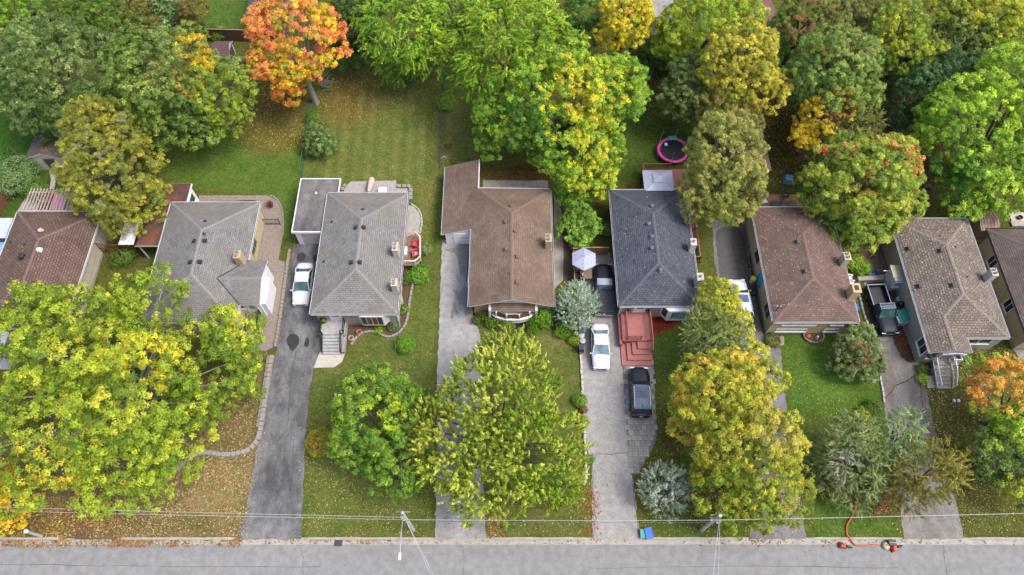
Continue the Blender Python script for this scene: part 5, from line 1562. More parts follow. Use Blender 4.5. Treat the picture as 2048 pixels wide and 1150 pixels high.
def vehicle(name, label, cat, px, py, rz, L, W, Hh, pm, kind='sedan', glassm=None, roofm=None):
    c = at(px, py, .7)
    T = thing(name, label, cat, (c.x, c.y, .02), rz)
    gm = glassm or car_glass
    if kind == 'sedan':
        st = [(-.5, .36, .72), (-.485, .42, .9), (-.42, .46, 1.0), (-.3, .485, 1.02), (-.1, .5, .99), (.12, .5, .97), (.24, .49, .95), (.36, .475, .88), (.44, .44, .8), (.485, .38, .68), (.5, .32, .58)]
        cab = (-.37, -.2, .05, .235); belt = .94
    elif kind == 'suv':
        st = [(-.5, .4, .85), (-.48, .46, 1.02), (-.4, .485, 1.06), (-.2, .5, 1.06), (.05, .5, 1.05), (.2, .495, 1.05), (.34, .48, 1.02), (.43, .45, .95), (.485, .39, .82), (.5, .33, .68)]
        cab = (-.475, -.43, .06, .2); belt = 1.03
    else:
        st = [(-.055, .48, 1.1), (.05, .49, 1.1), (.18, .49, 1.1), (.28, .485, 1.1), (.4, .475, 1.06), (.465, .45, .98), (.49, .42, .85), (.5, .4, .65)]
        cab = (-.06, -.035, .1, .2); belt = 1.07
    zb = .26 if kind != 'pickup' else .42
    rows = []
    for y, hw, zt in st:
        w = hw * W
        rows.append([(-w * .93, y * L, zb), (-w, y * L, zb + .3 * (zt - zb)), (-w * .985, y * L, zb + .72 * (zt - zb)), (-w * .9, y * L, zt - .03), (-w * .5, y * L, zt + .012), (0, y * L, zt + .025),
                     (w * .5, y * L, zt + .012), (w * .9, y * L, zt - .03), (w * .985, y * L, zb + .72 * (zt - zb)), (w, y * L, zb + .3 * (zt - zb)), (w * .93, y * L, zb)])
    mb = MB()
    loft(mb, rows)
    body = mb.build('body', pm, T, world=False, smooth=True)
    MB().box(-W * .42, W * .42, -.44 * L if kind != 'pickup' else -.48 * L, .44 * L, .16, zb + .05).build('underbody', black, T, world=False)
    rb, rt, ft, fb = [v * L for v in cab]
    bw, tw = W * .455, W * .375
    z0, z1 = belt - .03, Hh
    # roof panel, gently crowned
    mb = MB()
    rr = []
    for t in (0, .15, .5, .85, 1):
        y = rt + (ft - rt) * t
        cz = .05 * math.sin(math.pi * t)
        rr.append([(-tw - .02, y, z1 - .07 + cz), (-tw + .05, y, z1 - .01 + cz), (-tw * .4, y, z1 + .025 + cz), (tw * .4, y, z1 + .025 + cz), (tw - .05, y, z1 - .01 + cz), (tw + .02, y, z1 - .07 + cz)])
    loft(mb, rr)
    roof = mb.build('roof', roofm or pm, T, world=False, smooth=True)
    q = lambda nm, vs, parent=T: MB().add(vs, [(0, 1, 2, 3)]).build(nm, gm, parent, world=False)
    e = .03
    q('windshield', [(-bw + e, fb, z0), (bw - e, fb, z0), (tw - e, ft, z1 - .05), (-tw + e, ft, z1 - .05)])
    q('rear_window', [(bw - e, rb, z0), (-bw + e, rb, z0), (-tw + e, rt, z1 - .05), (tw - e, rt, z1 - .05)])
    for s in (-1, 1):
        side = MB()
        a = [(s * bw, fb - .04, z0), (s * bw, rb + .04, z0), (s * tw, rt + .02, z1 - .06), (s * tw, ft - .02, z1 - .06)]
        side.add(a if s > 0 else a[::-1], [(0, 1, 2, 3)])
        side.build('side_window', car_glass, T, world=False)
        ym = (ft + rt) / 2 - .1
        for pa, pb, pw_, ph_ in (((s * bw, fb, z0), (s * tw, ft, z1 - .04), .07, .06), ((s * bw, rb, z0), (s * tw, rt, z1 - .04), .1, .08), ((s * (bw + .005), ym, z0), (s * (tw + .005), ym, z1 - .06), .07, .05)):
            MB().bar(pa, pb, pw_, ph_).build('pillar', pm, T, world=False)
        m_ = MB().cbox(s * (W / 2 + .09), fb - .18, .17, .12, belt - .02, belt + .13)
        m_.build('mirror', pm, T, world=False, bevel=.03)
        MB().cbox(s * W * .33, .478 * L, W * .2, .13, st[-2][2] - .08, st[-2][2] + .03).build('headlight', lamp_m, T, world=False, bevel=.02)
        MB().cbox(s * W * .36, -.492 * L, W * .14, .08, .75 if kind != 'pickup' else .8, .95 if kind != 'pickup' else 1.05).build('taillight', tail_m, T, world=False, bevel=.015)
        for yy in (-.3, .3):
            r = .33 if kind == 'sedan' else .38
            wv = MB()
            pr = [(r * .62, -.11), (r * .9, -.12), (r, -.07), (r, .07), (r * .9, .12), (r * .62, .11)]
            seg = 18
            vs, fs = [], []
            for rad, xx in pr:
                for j in range(seg):
                    a_ = 2 * math.pi * j / seg
                    vs.append((s * (W / 2 - .1) + xx, yy * L + rad * math.cos(a_), r + rad * math.sin(a_) - .02))
            for i in range(len(pr) - 1):
                for j in range(seg):
                    k = (j + 1) % seg
                    fs.append((i * seg + j, i * seg + k, (i + 1) * seg + k, (i + 1) * seg + j))
            wv.add(vs, fs)
            wh = wv.build('wheel', tyre_m, T, world=False, smooth=True)
            rm = MB()
            for j in range(5):
                a_ = 2 * math.pi * j / 5
                cx = s * (W / 2 + .0)
                rm.bar((cx, yy * L, r - .02), (cx, yy * L + r * .6 * math.cos(a_), r - .02 + r * .6 * math.sin(a_)), .07, .04)
            rm.build('rim', rim_m, wh, world=False)
    MB().cbox(0, .497 * L, W * .5, .05, st[-1][2] - .14, st[-1][2] + .04).build('grille', black, T, world=False)
    MB().cbox(0, -.505 * L if kind != 'pickup' else -.503 * L, .32, .03, .55, .7).build('number_plate', plate_m, T, world=False)
    MB().cbox(0, .488 * L, W * .8, .12, .28, .45).build('bumper', black if kind != 'sedan' else pm, T, world=False, bevel=.03)
    MB().bar((-W * .3, fb + .02, z0 + .015), (-.05, fb - .16, z0 + .1), .03, .02).build('wiper', black, T, world=False)
    if kind == 'suv':
        for s in (-1, 1):
            MB().bar((s * (tw - .02), rt + .15, z1 + .06), (s * (tw - .02), ft - .2, z1 + .06), .05, .05).build('roof_rail', surf('chrome', 'b9bcc2', .1, 5, .2, metal=.8), T, world=False)
        MB().box(-tw * .72, tw * .72, rt + 1.05, ft - .22, z1 + .03, z1 + .085).build('sunroof', glass('sunroof_glass', '3a4a5c'), T, world=False)
        MB().box(-.02, .02, rt + .25, rt + .55, z1 + .03, z1 + .12).build('antenna_fin', black, T, world=False)
    if kind == 'pickup':
        y0, y1, bz0, bz1 = -.5 * L, -.062 * L, .5, 1.08
        bx = W * .48
        bed = MB()
        bed.box(-bx, -bx + .09, y0 + .08, y1, bz0, bz1).box(bx - .09, bx, y0 + .08, y1, bz0, bz1).box(-bx, bx, y0, y0 + .078, bz0, bz1).box(-bx + .09, bx - .09, y1 - .08, y1, bz0, bz1)
        bed.box(-bx + .09, bx - .09, y0 + .08, y1 - .08, bz0, bz0 + .08)
        bed.build('bed', pm, T, world=False)
        MB().box(-bx + .1, bx - .1, y0 + .09, y1 - .09, bz0 + .085, bz0 + .1).build('bed_liner', black, T, world=False)
        MB().box(-W * .44, W * .44, y0 - .14, y0 - .01, .45, .62).build('rear_bumper', rim_m, T, world=False)
        if 'cover' in label:
            tc = MB().box(-bx - .01, bx + .01, y0 + .02, y1 - .02, bz1 + .002, bz1 + .06).build('bed_cover', surf('vinyl_black', '2b2f37', .1, 2, .5), T, world=False, bevel=.02)
            MB().box(-.06, .06, y0 - .008, y0 - .001, .86, .96).build('badge', plate_m, T, world=False)
        else:
            rl_ = MB()
            for s in (-1, 1):
                rl_.bar((s * (bx - .045), y0 + .1, bz1 + .03), (s * (bx - .045), y1 - .05, bz1 + .03), .09, .05)
            rl_.bar((-bx, y0 + .05, bz1 + .03), (bx, y0 + .05, bz1 + .03), .09, .05)
            rl_.build('bed_rail', surf('chrome_dull', '8c9098', .1, 5, .3, metal=.6), T, world=False)
            for s in (-1, 1):
                MB().bar((s * (tw - .03), rt + .05, z1 + .05), (s * (tw - .03), ft - .1, z1 + .05), .05, .05).build('roof_rail', MAT['chrome_dull'], T, world=False)
            for yy in (rt + .05, (rt + ft) / 2, ft - .15):
                MB().bar((-tw, yy, z1 + .06), (tw, yy, z1 + .06), .05, .04).build('roof_bar', MAT['chrome_dull'], T, world=False)
    return T
wp = paint('paint_white', 'c2c4ca')
bp2 = paint('paint_black', '14151a', .3)
np_ = surf('paint_navy', '151a26', .06, 1.5, .5, spec=.25)
vehicle('parked_car', 'white sedan parked beside the grey house below the flat-roofed garage', 'car', 606, 567, math.pi + R(1), 4.75, 1.86, 1.43, wp, 'sedan', glass('car_glass_teal', '35504f', .05))
vehicle('parked_car', 'white sedan parked behind the black covered pickup', 'car', 1201, 692, math.pi + R(-1), 4.7, 1.82, 1.45, wp, 'sedan', car_glass_p)
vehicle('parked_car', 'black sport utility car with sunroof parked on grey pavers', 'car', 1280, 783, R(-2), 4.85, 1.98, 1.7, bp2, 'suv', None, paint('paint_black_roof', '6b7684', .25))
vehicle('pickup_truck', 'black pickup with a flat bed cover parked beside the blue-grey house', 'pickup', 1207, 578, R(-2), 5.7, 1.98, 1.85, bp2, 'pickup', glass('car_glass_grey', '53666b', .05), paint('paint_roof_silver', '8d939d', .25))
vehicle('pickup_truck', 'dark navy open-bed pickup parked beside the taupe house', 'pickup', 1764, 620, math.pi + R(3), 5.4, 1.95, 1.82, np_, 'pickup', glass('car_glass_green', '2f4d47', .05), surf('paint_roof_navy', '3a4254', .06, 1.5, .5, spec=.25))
vehicle('parked_car', 'white hatchback half hidden under the small yellow-green tree', 'car', 1481, 598, R(2), 4.4, 1.8, 1.5, wp, 'suv', glass('car_glass_moss', '3a4a2a', .05))

# ================================================================ FENCES, WALLS, SHEDS
def plank_fence(label, pts, h, mat, board=.15, gap=.015, post_m=None, rail_m=None, top=True):
    P = [at(a, b) for a, b in pts]
    c = (P[0] + P[-1]) / 2
    T = thing('wooden_fence', label, 'fence', c)
    src = None
    for i in range(len(P) - 1):
        a, b = P[i], P[i + 1]
        d = b - a
        L = d.length
        ang = math.atan2(d.y, d.x)
        k = int(L / (board + gap))
        for j in range(k):
            p = a.lerp(b, (j + .5) / k)
            hh = random.choice((0, .01, -.01))
            if src is None:
                mb = MB().box(-board / 2, board / 2, -.012, .012, .05, h)
                src = mb.build('board', mat, None)
                src.parent = T
                M = ROOT[T.name].inverted() @ (Matrix.Translation(p) @ Matrix.Rotation(ang, 4, 'Z'))
                src.location, src.rotation_euler = M.to_translation(), M.to_euler()
            else:
                share('board', src, T, p + Vector((0, 0, hh)), ang)
        nrm = Vector((-d.y, d.x, 0)).normalized() * .04
        for z in (.35, h - .3):
            MB().bar(a + nrm + Vector((0, 0, z)), b + nrm + Vector((0, 0, z)), .04, .09).build('rail', rail_m or mat, T)
        if top:
            MB().bar(a + Vector((0, 0, h + .02)), b + Vector((0, 0, h + .02)), .12, .04).build('cap_rail', rail_m or mat, T)
        np2 = max(1, int(L / 2.4))
        for j in range(np2 + 1):
            p = a.lerp(b, j / np2)
            MB().cbox(p.x + nrm.x * 1.6, p.y + nrm.y * 1.6, .1, .1, 0, h + .06, ang).build('post', post_m or mat, T)
    return T
def wire_fence(label, pts, h, mat, screen=None):
    P = [at(a, b) for a, b in pts]
    T = thing('chain_link_fence', label, 'fence', (P[0] + P[-1]) / 2)
    for a, b in zip(P, P[1:]):
        L = (b - a).length
        MB().tube([a + Vector((0, 0, h)), b + Vector((0, 0, h))], .03, 6).build('top_rail', mat, T)
        k = max(1, int(L / 2.5))
        for j in range(k + 1):
            p = a.lerp(b, j / k)
            MB().tube([p, p + Vector((0, 0, h + .06))], .035, 6).build('post', mat, T)
        mb = MB()
        d = (b - a).normalized()
        nn = int(L / .14)
        for j in range(nn):
            p = a + d * (j * .14)
            for s in (-1, 1):
                q = p + d * (s * h * .55)
                if 0 <= (q - a).dot(d) <= L:
                    mb.bar(p + Vector((0, 0, .05)), q + Vector((0, 0, h)), .008, .008)
        tag(mb.build('wire_mesh', screen or mat, T), kind='stuff')
    return T
cedar = surf('fence_cedar', '6f4a33', .3, 2, .9, .3)
cedar_d = surf('fence_dark_brown', '543528', .3, 2, .9, .3)
cedar_w = surf('fence_weathered', '8a7660', .3, 2, .9, .3)
fence_or = surf('fence_rust_orange', '7d4a30', .25, 2, .9, .3)
green_mt = surf('green_metal', '2f5a4a', .2, 3, .6)
grey_mt = surf('grey_metal', '55585a', .2, 3, .5, metal=.4)
wire_fence('green chain-link fence between the two grey houses backyards', [(604, 358), (610, 320), (618, 270), (632, 215)], 1.4, green_mt)
wire_fence('dark chain-link fence along the right side of the striped lawn', [(886, 165), (884, 220), (881, 280), (879, 335)], 1.3, grey_mt)
plank_fence('dark brown plank fence behind the orange maple', [(415, 82), (500, 84), (560, 84)], 1.9, cedar_d, rail_m=cedar_w)
plank_fence('reddish plank fence at the top left edge', [(-60, 88), (30, 88)], 1.8, cedar, rail_m=cedar_w)
plank_fence('brown plank fence running beside the small grey roof at the left edge', [(-20, 465), (20, 400), (50, 340)], 1.7, cedar, rail_m=surf('rail_blond', 'a8896a', .2))
plank_fence('brown fence section at the top below the grey shed', [(1292, 92), (1330, 90), (1345, 92)], 1.8, cedar, rail_m=cedar_w)
plank_fence('weathered gate fence behind the black covered pickup', [(1144, 512), (1180, 510), (1214, 510)], 1.5, surf('fence_tan_brown', '8a5f45', .3, 2, .9), rail_m=cedar_w, top=True)
plank_fence('rust-orange plank fence between the taupe house and the right-edge house', [(1990, 478), (2015, 555), (2044, 645)], 1.6, fence_or, board=.3)
plank_fence('low plank fence separating the brown house path from the umbrella patio', [(1143, 440), (1146, 510), (1148, 580)], 1.1, cedar_w)
def blocks(label, pts, mat, size=(.42, .26, .2), name='stone_edging', cat='edging', z=.0, curve=True, joint=.02):
    P = [at(a, b) for a, b in pts]
    if curve: P = spline(P, 8)
    T = thing(name, label, cat, P[len(P) // 2])
    src = None
    acc, seg = 0, 0
    tot = sum((b - a).length for a, b in zip(P, P[1:]))
    k = int(tot / (size[0] + joint))
    cum = [0]
    for a, b in zip(P, P[1:]):
        cum.append(cum[-1] + (b - a).length)
    for i in range(k):
        s = (i + .5) * tot / k
        j = max(0, min(len(P) - 2, int(np.searchsorted(cum, s)) - 1))
        t = (s - cum[j]) / max(1e-6, cum[j + 1] - cum[j])
        p = P[j].lerp(P[j + 1], t)
        d = P[j + 1] - P[j]
        ang = math.atan2(d.y, d.x) + random.uniform(-.05, .05)
        p = Vector((p.x + random.uniform(-.02, .02), p.y + random.uniform(-.02, .02), z + random.uniform(-.015, .015)))
        if src is None:
            src = MB().cbox(0, 0, size[0], size[1], -.05, size[2], 0, 0, .94).build('block', mat, None)
            src.parent = T
            M = ROOT[T.name].inverted() @ (Matrix.Translation(p) @ Matrix.Rotation(ang, 4, 'Z'))
            src.location, src.rotation_euler = M.to_translation(), M.to_euler()
        else:
            share('block', src, T, p, ang)
    return T
blk = surf('block_tan', '8a7f73', .3, 2.5, .9, .4)
blk_g = surf('block_grey', '8f8a83', .3, 2.5, .9, .4)
blk_w = surf('block_white', 'b3aea6', .25, 2.5, .9, .4)
blocks('straight brown block wall along the left of the asphalt driveway', [(580, 500), (572, 560), (561, 640), (552, 695)], blk, (.4, .3, .28), 'retaining_wall', 'wall', curve=False)
blocks('curving tan block wall sweeping left from the asphalt driveway', [(545, 712), (534, 780), (521, 862), (510, 890), (486, 905), (450, 910), (415, 906), (390, 910), (368, 924), (355, 940)], blk_g, (.42, .42, .3), 'retaining_wall', 'wall')
blocks('second course of tan blocks beside the asphalt driveway', [(538, 712), (528, 780), (516, 855)], blk, (.42, .25, .22), 'retaining_wall', 'wall', curve=False)
blocks('grey block edging curving round the grey house garden bed', [(828, 556), (820, 600), (814, 640), (800, 664), (778, 674), (748, 664), (722, 668), (702, 690)], blk_g, (.34, .22, .16))
blocks('pale stone edging along the left of the pale driveway', [(1160, 680), (1164, 760), (1168, 840), (1171, 900), (1172, 955), (1166, 970)], blk_w, (.5, .22, .2))
blocks('low pale stone wall under the light green maple', [(1003, 986), (1060, 987), (1126, 986)], blk_w, (.5, .3, .3), 'retaining_wall', 'wall', curve=False)
blocks('pale stone edging right of the plum-brown house', [(1716, 585), (1728, 630), (1742, 668)], blk_w, (.45, .18, .18))
blocks('white stone edging left of the taupe house driveway', [(1760, 752), (1764, 780), (1768, 806)], blk_w, (.5, .16, .16), curve=False)
blocks('block edging round the upper lawn by the patio gate', [(540, 391), (557, 402), (566, 430), (567, 470)], blk, (.3, .2, .12))
blocks('grey block wall at the right corner of the back patio', [(794, 374), (818, 375), (822, 378), (822, 402)], blk_g, (.45, .4, .3), 'retaining_wall', 'wall', curve=False)
blocks('grey block wall stub at the left of the back patio', [(684, 392), (686, 376), (694, 371)], blk_g, (.4, .3, .3), 'retaining_wall', 'wall', curve=False)
blocks('pale edging along the curved side path', [(822, 408), (838, 420), (844, 442), (840, 468)], blk_w, (.4, .14, .1))
# pavers beside the pale driveway
pv = bpy.data.objects.new('paver_strip', None)
COL.objects.link(pv)
tag(pv, kind='structure')
ROOT[pv.name] = Matrix()
poly = pix([(1247, 719), (1304, 719), (1309, 800), (1312, 870), (1308, 884), (1278, 940), (1263, 948), (1254, 860)])
def inpoly(x, y, w):
    c = False
    for i in range(len(w)):
        (x1, y1), (x2, y2) = w[i], w[i - 1]
        if (y1 > y) != (y2 > y) and x < (x2 - x1) * (y - y1) / (y2 - y1) + x1:
            c = not c
    return c
pms = [surf('paver_a', '8f8c88', .22, 3, .9, .3), surf('paver_b', '9a958f', .22, 3, .9, .3), surf('paver_c', '85827e', .22, 3, .9, .3)]
srcs = []
for m_ in pms:
    srcs.append(MB().cbox(0, 0, .47, .47, -.04, .03, 0, 0, .97))
built = [None] * 3
for iy in range(24):
    for ix in range(8):
        x, y = 10.2 + .5 * ix + (.25 if iy % 2 and iy > 4 else 0), 16.6 + .5 * iy
        if inpoly(x, y, poly):
            k = random.randrange(3)
            if built[k] is None:
                built[k] = srcs[k].build('paver', pms[k], pv)
                built[k].location = (x, y, 0)
            else:
                o = share('paver', built[k], pv, (x, y, random.uniform(-.004, .004)), random.uniform(-.02, .02))
patch('paver_bed', [(1245, 718), (1306, 718), (1314, 870), (1310, 886), (1278, 946), (1261, 950), (1252, 860)], surf('paver_sand', '6f6a63', .3, 4), .016, .04)

def shed(label, corners_px, h, rise, wall_m, roof_m, ridge='y', over=.15, base_z=None, name='shed', doorm=None):
    "gabled shed on a pixel-surveyed footprint (front-left, front-right, back-right eave corners)"
    a, b, c = [at(x, y, h) for x, y in corners_px]
    x0, x1 = min(a.x, b.x), max(a.x, b.x)
    y0, y1 = (a.y + b.y) / 2, c.y
    T = thing(name, label, 'shed', ((x0 + x1) / 2, (y0 + y1) / 2, 0))
    mb = MB()
    o = over
    if ridge == 'y':
        xm = (x0 + x1) / 2
        fs = [[(x0, y0, h), (xm, y0, h + rise), (xm, y1, h + rise), (x0, y1, h)], [(x1, y1, h), (xm, y1, h + rise), (xm, y0, h + rise), (x1, y0, h)]]
        gb = [[(x0 + o, y0 + o, 0), (x1 - o, y0 + o, 0), (x1 - o, y0 + o, h - .05), (xm, y0 + o, h + rise - .14), (x0 + o, y0 + o, h - .05)]]
    else:
        ym = (y0 + y1) / 2
        fs = [[(x0, y0, h), (x1, y0, h), (x1, ym, h + rise), (x0, ym, h + rise)], [(x1, y1, h), (x0, y1, h), (x0, ym, h + rise), (x1, ym, h + rise)]]
        gb = []
    mb.box(x0 + o, x1 - o, y0 + o, y1 - o, 0, h - .05)
    mb.build('wall', wall_m, T)
    if ridge == 'y':
        for yy in (y0 + o, y1 - o):
            MB().add([(x0 + o, yy, h - .06), (x1 - o, yy, h - .06), ((x0 + x1) / 2, yy, h + rise - .1)], [(0, 1, 2)]).build('gable', wall_m, T)
    else:
        for xx in (x0 + o, x1 - o):
            MB().add([(xx, y0 + o, h - .06), (xx, y1 - o, h - .06), (xx, (y0 + y1) / 2, h + rise - .1)], [(0, 1, 2)]).build('gable', wall_m, T)
    roof_part(T, fs, roof_m, white, .1)
    return T, (x0, x1, y0, y1)
cream = surf('shed_cream', 'b9b29c', .12, 1.5)
T, (x0, x1, y0, y1) = shed('cream gabled shed with grey-brown roof by the left lawn', [(50, 318), (124, 316), (128, 272)], 2.2, .75, cream, shingle('shed_shingle', '5f534c', '7c6e64', .2, .33))
q = MB(); f = wmap('front', y0 + .15)
wbox(q, f, (x0 + x1) / 2 - .3, (x0 + x1) / 2 + .9, .05, 1.95, 0, .05)
q.build('door', surf('shed_door', '4b4644', .2), T)
T, _ = shed('small shed with white trim and dark brown gable beside the orange maple', [(424, 108), (458, 110), (450, 82)], 2.0, .7, white, surf('shed_roof_plum', '5b4345', .2), ridge='x')
f = wmap('right', _[1] - .15)
q = MB(); wbox(q, f, _[2] + .4, _[3] - .4, .1, 1.9, .0, .05); q.build('door', surf('shed_door_plum', '5a4042', .2), T)
shed('shed with brown shingle roof beside the khaki tree', [(1470, 340), (1543, 340), (1520, 250)], 2.2, .6, surf('shed_wall_grey', '8d8378', .15), shingle('shed_shingle_rose', '6a4f4a', '7d615a', .2, .33))
shed('grey shed roof at the top behind the brown fence', [(1306, 40), (1352, 40), (1345, -10)], 2.3, .3, surf('shed_wall_pale', 'a8a39b', .15), surf('shed_roof_grey', '8a8680', .3, 1.5), ridge='x')
T, _ = shed('grey-roofed house at the top beside the orange maple', [(490, 30), (570, 30), (600, -70)], 3.0, 1.0, surf('house_wall_taupe', '86776c', .15), shingle('shingle_slate', '4b4f5c', '5f6472', .2, .33), name='house')
T['category'] = 'house'
shed('dark roofed outbuilding at the top left corner', [(48, 22), (90, 22), (85, -10)], 2.2, .4, cedar_d, surf('roof_charcoal', '4a4645', .3), ridge='x')
shed('blue and brown roofed shed at the top beside the rust-flushed tree', [(1518, 42), (1552, 42), (1552, 0)], 2.2, .4, surf('shed_blue', '9aa4b4', .1), surf('roof_maroon', '6d4a48', .2), ridge='x')
rust = asphalt('rust_sheet', '7d5240', '8f8478', .45, .8, .6, .3)
T, (x0, x1, y0, y1) = shed('small metal shed with rusty ribbed roof behind the taupe house', [(1963, 462), (2001, 460), (1992, 423)], 2.0, .35, surf('shed_wall_rose', '8f7468', .15), rust, ridge='x')
ym = (y0 + y1) / 2
for i in range(6):
    x = x0 + (i + .5) * (x1 - x0) / 6
    MB().bar((x, y0, 2.02), (x, ym, 2.37), .05, .04).build('rib', surf('rib_pale', 'a08a7c', .2), T)
    MB().bar((x, y1, 2.02), (x, ym, 2.37), .05, .04).build('rib', MAT['rib_pale'], T)
# small grey roof and blue cover at the left edge
lt = thing('lean_to', 'pale grey flat roof beside the brown house at the left edge', 'lean-to', at(5, 470))
a = at(-30, 436, 2.3); b_ = at(26, 436, 2.3); c_ = at(14, 476, 2.3)
MB().box(a.x, b_.x, c_.y, a.y, 2.2, 2.3).build('roof', surf('roof_pale_grey', 'a9b0b3', .1, 1), lt)
MB().box(a.x + .1, b_.x - .3, c_.y + .2, a.y - .2, 0, 2.2).build('wall', surf('wall_dark', '4b4b4b', .2), lt)
cv = at(-4, 505, 1.2)
tb = thing('covered_boat', 'blue-covered trailer beside the brown house at the left edge', 'trailer', (cv.x, cv.y, 0))
MB().cbox(cv.x, cv.y, 1.9, 3.6, .55, 1.25, 0, 0, .75).build('cover', surf('tarp_lightblue', '7fa3c9', .15, 1.5), tb, bevel=.1)
MB().cbox(cv.x, cv.y, 1.5, 3.2, .3, .54).build('frame', black, tb)
for s in (-1, 1):
    MB().tube([(cv.x + s * .8, cv.y, .3), (cv.x + s * .98, cv.y, .3)], .3, 14).build('wheel', tyre_m, tb)

# pergola behind the brown house, table and chair under it
pg = thing('pergola', 'open white-brown slatted pergola behind the left-edge brown house', 'pergola', at(95, 400))
pm_ = surf('pergola_wood', 'b5a79a', .2, 3)
yb, yt = at(90, 421, 2.4).y, at(90, 378, 2.4).y
xa, xb = at(56, 400, 2.4).x, at(140, 400, 2.4).x
for i in range(14):
    x = xa + (xb - xa) * i / 13
    MB().box(x - .03, x + .03, yb - .2, yt, 2.42, 2.56).build('slat', pm_, pg)
for yy in (yb, yt - .4):
    MB().box(xa - .2, xb + .2, yy - .04, yy + .04, 2.26, 2.415).build('beam', pm_, pg)
for x in (xa, xb):
    for yy in (yb, yt - .4):
        MB().box(x - .06, x + .06, yy - .06, yy + .06, 0, 2.255).build('post', pm_, pg)
MB().box(xa + .3, xa + 1.4, yb + .2, yt - .7, .02, 1.0).build('side_board', cedar_d, pg)
def table(label, px, py, w, d, h, mat, name='patio_table', rz=0, legm=None):
    c = at(px, py, h)
    T = thing(name, label, 'table', (c.x, c.y, 0), rz)
    MB().box(-w / 2, w / 2, -d / 2, d / 2, h - .05, h).build('table_top', mat, T, world=False, bevel=.015)
    for sx in (-1, 1):
        for sy in (-1, 1):
            MB().box(sx * (w / 2 - .08) - .03, sx * (w / 2 - .08) + .03, sy * (d / 2 - .08) - .03, sy * (d / 2 - .08) + .03, .01, h - .05).build('leg', legm or mat, T, world=False)
    return T
def chair(label, px, py, mat, rz, name='garden_chair', w=.62):
    c = at(px, py, .4)
    T = thing(name, label, 'chair', (c.x, c.y, .02), rz)
    MB().add([(-w / 2, -.3, .36), (w / 2, -.3, .36), (w / 2, .28, .28), (-w / 2, .28, .28), (-w / 2, -.3, .42), (w / 2, -.3, .42), (w / 2, .28, .34), (-w / 2, .28, .34)], [(3, 2, 1, 0), (4, 5, 6, 7), (0, 1, 5, 4), (2, 3, 7, 6), (1, 2, 6, 5), (3, 0, 4, 7)]).build('seat', mat, T, world=False)
    MB().add([(-w / 2, .26, .3), (w / 2, .26, .3), (w / 2 * .85, .55, .95), (-w / 2 * .85, .55, .95), (-w / 2, .32, .28), (w / 2, .32, .28), (w / 2 * .85, .61, .93), (-w / 2 * .85, .61, .93)], [(0, 1, 2, 3), (7, 6, 5, 4), (0, 4, 5, 1), (3, 2, 6, 7), (0, 3, 7, 4), (1, 5, 6, 2)]).build('backrest', mat, T, world=False)
    for s in (-1, 1):
        MB().box(s * (w / 2 + .04) - .06, s * (w / 2 + .04) + .06, -.34, .4, .55, .59).build('armrest', mat, T, world=False)
        MB().box(s * (w / 2 + .03) - .03, s * (w / 2 + .03) + .03, -.32, -.26, 0, .548).build('leg', mat, T, world=False)
        MB().box(s * (w / 2 + .03) - .03, s * (w / 2 + .03) + .03, .3, .36, 0, .548).build('leg', mat, T, world=False)
    return T
pink = surf('pink_cloth', 'd98ab8', .1, 2)
table('table under a pink cloth beneath the slatted pergola', 118, 404, 1.5, 1.9, .75, pink)
chair('dark red chair beside the pink table', 103, 392, surf('red_dark', '8a2a2a', .2), R(60))
# rusty flat carport, panel roof and lattice left of the grey house
z = 2.7
cpt = thing('carport', 'flat rusty brown carport roof between the cedar and the grey house', 'carport', at(330, 430))
a, b_, c_, d_ = at(335, 368, z), at(383, 368, z), at(321, 492, z), at(270, 492, z)
rr_ = asphalt('rust_roof', '4c3a35', '7d4a30', .35, .5, .7, .3)
MB().prism([(a.x, a.y), (b_.x, b_.y), (b_.x, hpB.y1 + .15), (hpB.x0 - .2, hpB.y1 - .2), (c_.x, c_.y), (d_.x, d_.y)], z - .15, z).build('roof', rr_, cpt)
MB().bar((a.x, a.y + .03, z), (b_.x, b_.y + .03, z), .08, .12).build('roof_edge', surf('trim_brown', '6e5448', .2), cpt)
MB().bar((b_.x + .04, b_.y, z - .02), (b_.x + .04, hpB.y1 + .2, z - .02), .08, .18).build('roof_edge', white, cpt)
MB().bar((c_.x, c_.y - .05, z), (d_.x, d_.y - .05, z), .08, .14).build('roof_edge', surf('trim_grey', '8f8a84', .2), cpt)
w_ = MB().box(b_.x - .3, b_.x - .12, hpB.y1 + .3, b_.y - .2, 0, z - .16).build('wall', white, cpt)
window(cpt, 'right', b_.x - .12, hpB.y1 + .6, b_.y - .6, .9, 2.2, 1)
for p in ((d_.x + .2, d_.y + .2), (c_.x - .2, c_.y + .2), (a.x + .2, a.y - .3)):
    MB().cbox(p[0], p[1], .12, .12, 0, z - .152).build('post', white, cpt)
z = 2.4
cn = thing('greenhouse_canopy', 'white panelled translucent canopy under the golden-olive cedar', 'canopy', at(255, 460))
a, b_ = at(236, 490, z), at(268, 490, z)
yt = at(250, 440, z).y
pw = (b_.x - a.x) / 3
for i in range(3):
    for j in range(2):
        hy = (yt - a.y) / 2
        MB().box(a.x + i * pw + .03, a.x + (i + 1) * pw - .03, a.y + j * hy + .03, a.y + (j + 1) * hy - .03, z, z + .02).build('panel', surf('poly_panel', 'c9cacc', .12, 2, .4), cn)
for i in range(4):
    MB().box(a.x + i * pw - .028, a.x + i * pw + .028, a.y, yt, z - .06, z + .05).build('frame_bar', black if i in (0, 3) else white, cn)
for p in ((a.x, a.y), (b_.x, a.y), (a.x, yt), (b_.x, yt)):
    MB().cbox(p[0], p[1], .1, .1, 0, z - .062).build('post', black, cn)
lat = thing('lattice_fence', 'red-brown lattice screen below the white canopy', 'fence', at(235, 500))
a, b_ = at(204, 506), at(280, 512)
d = (b_ - a)
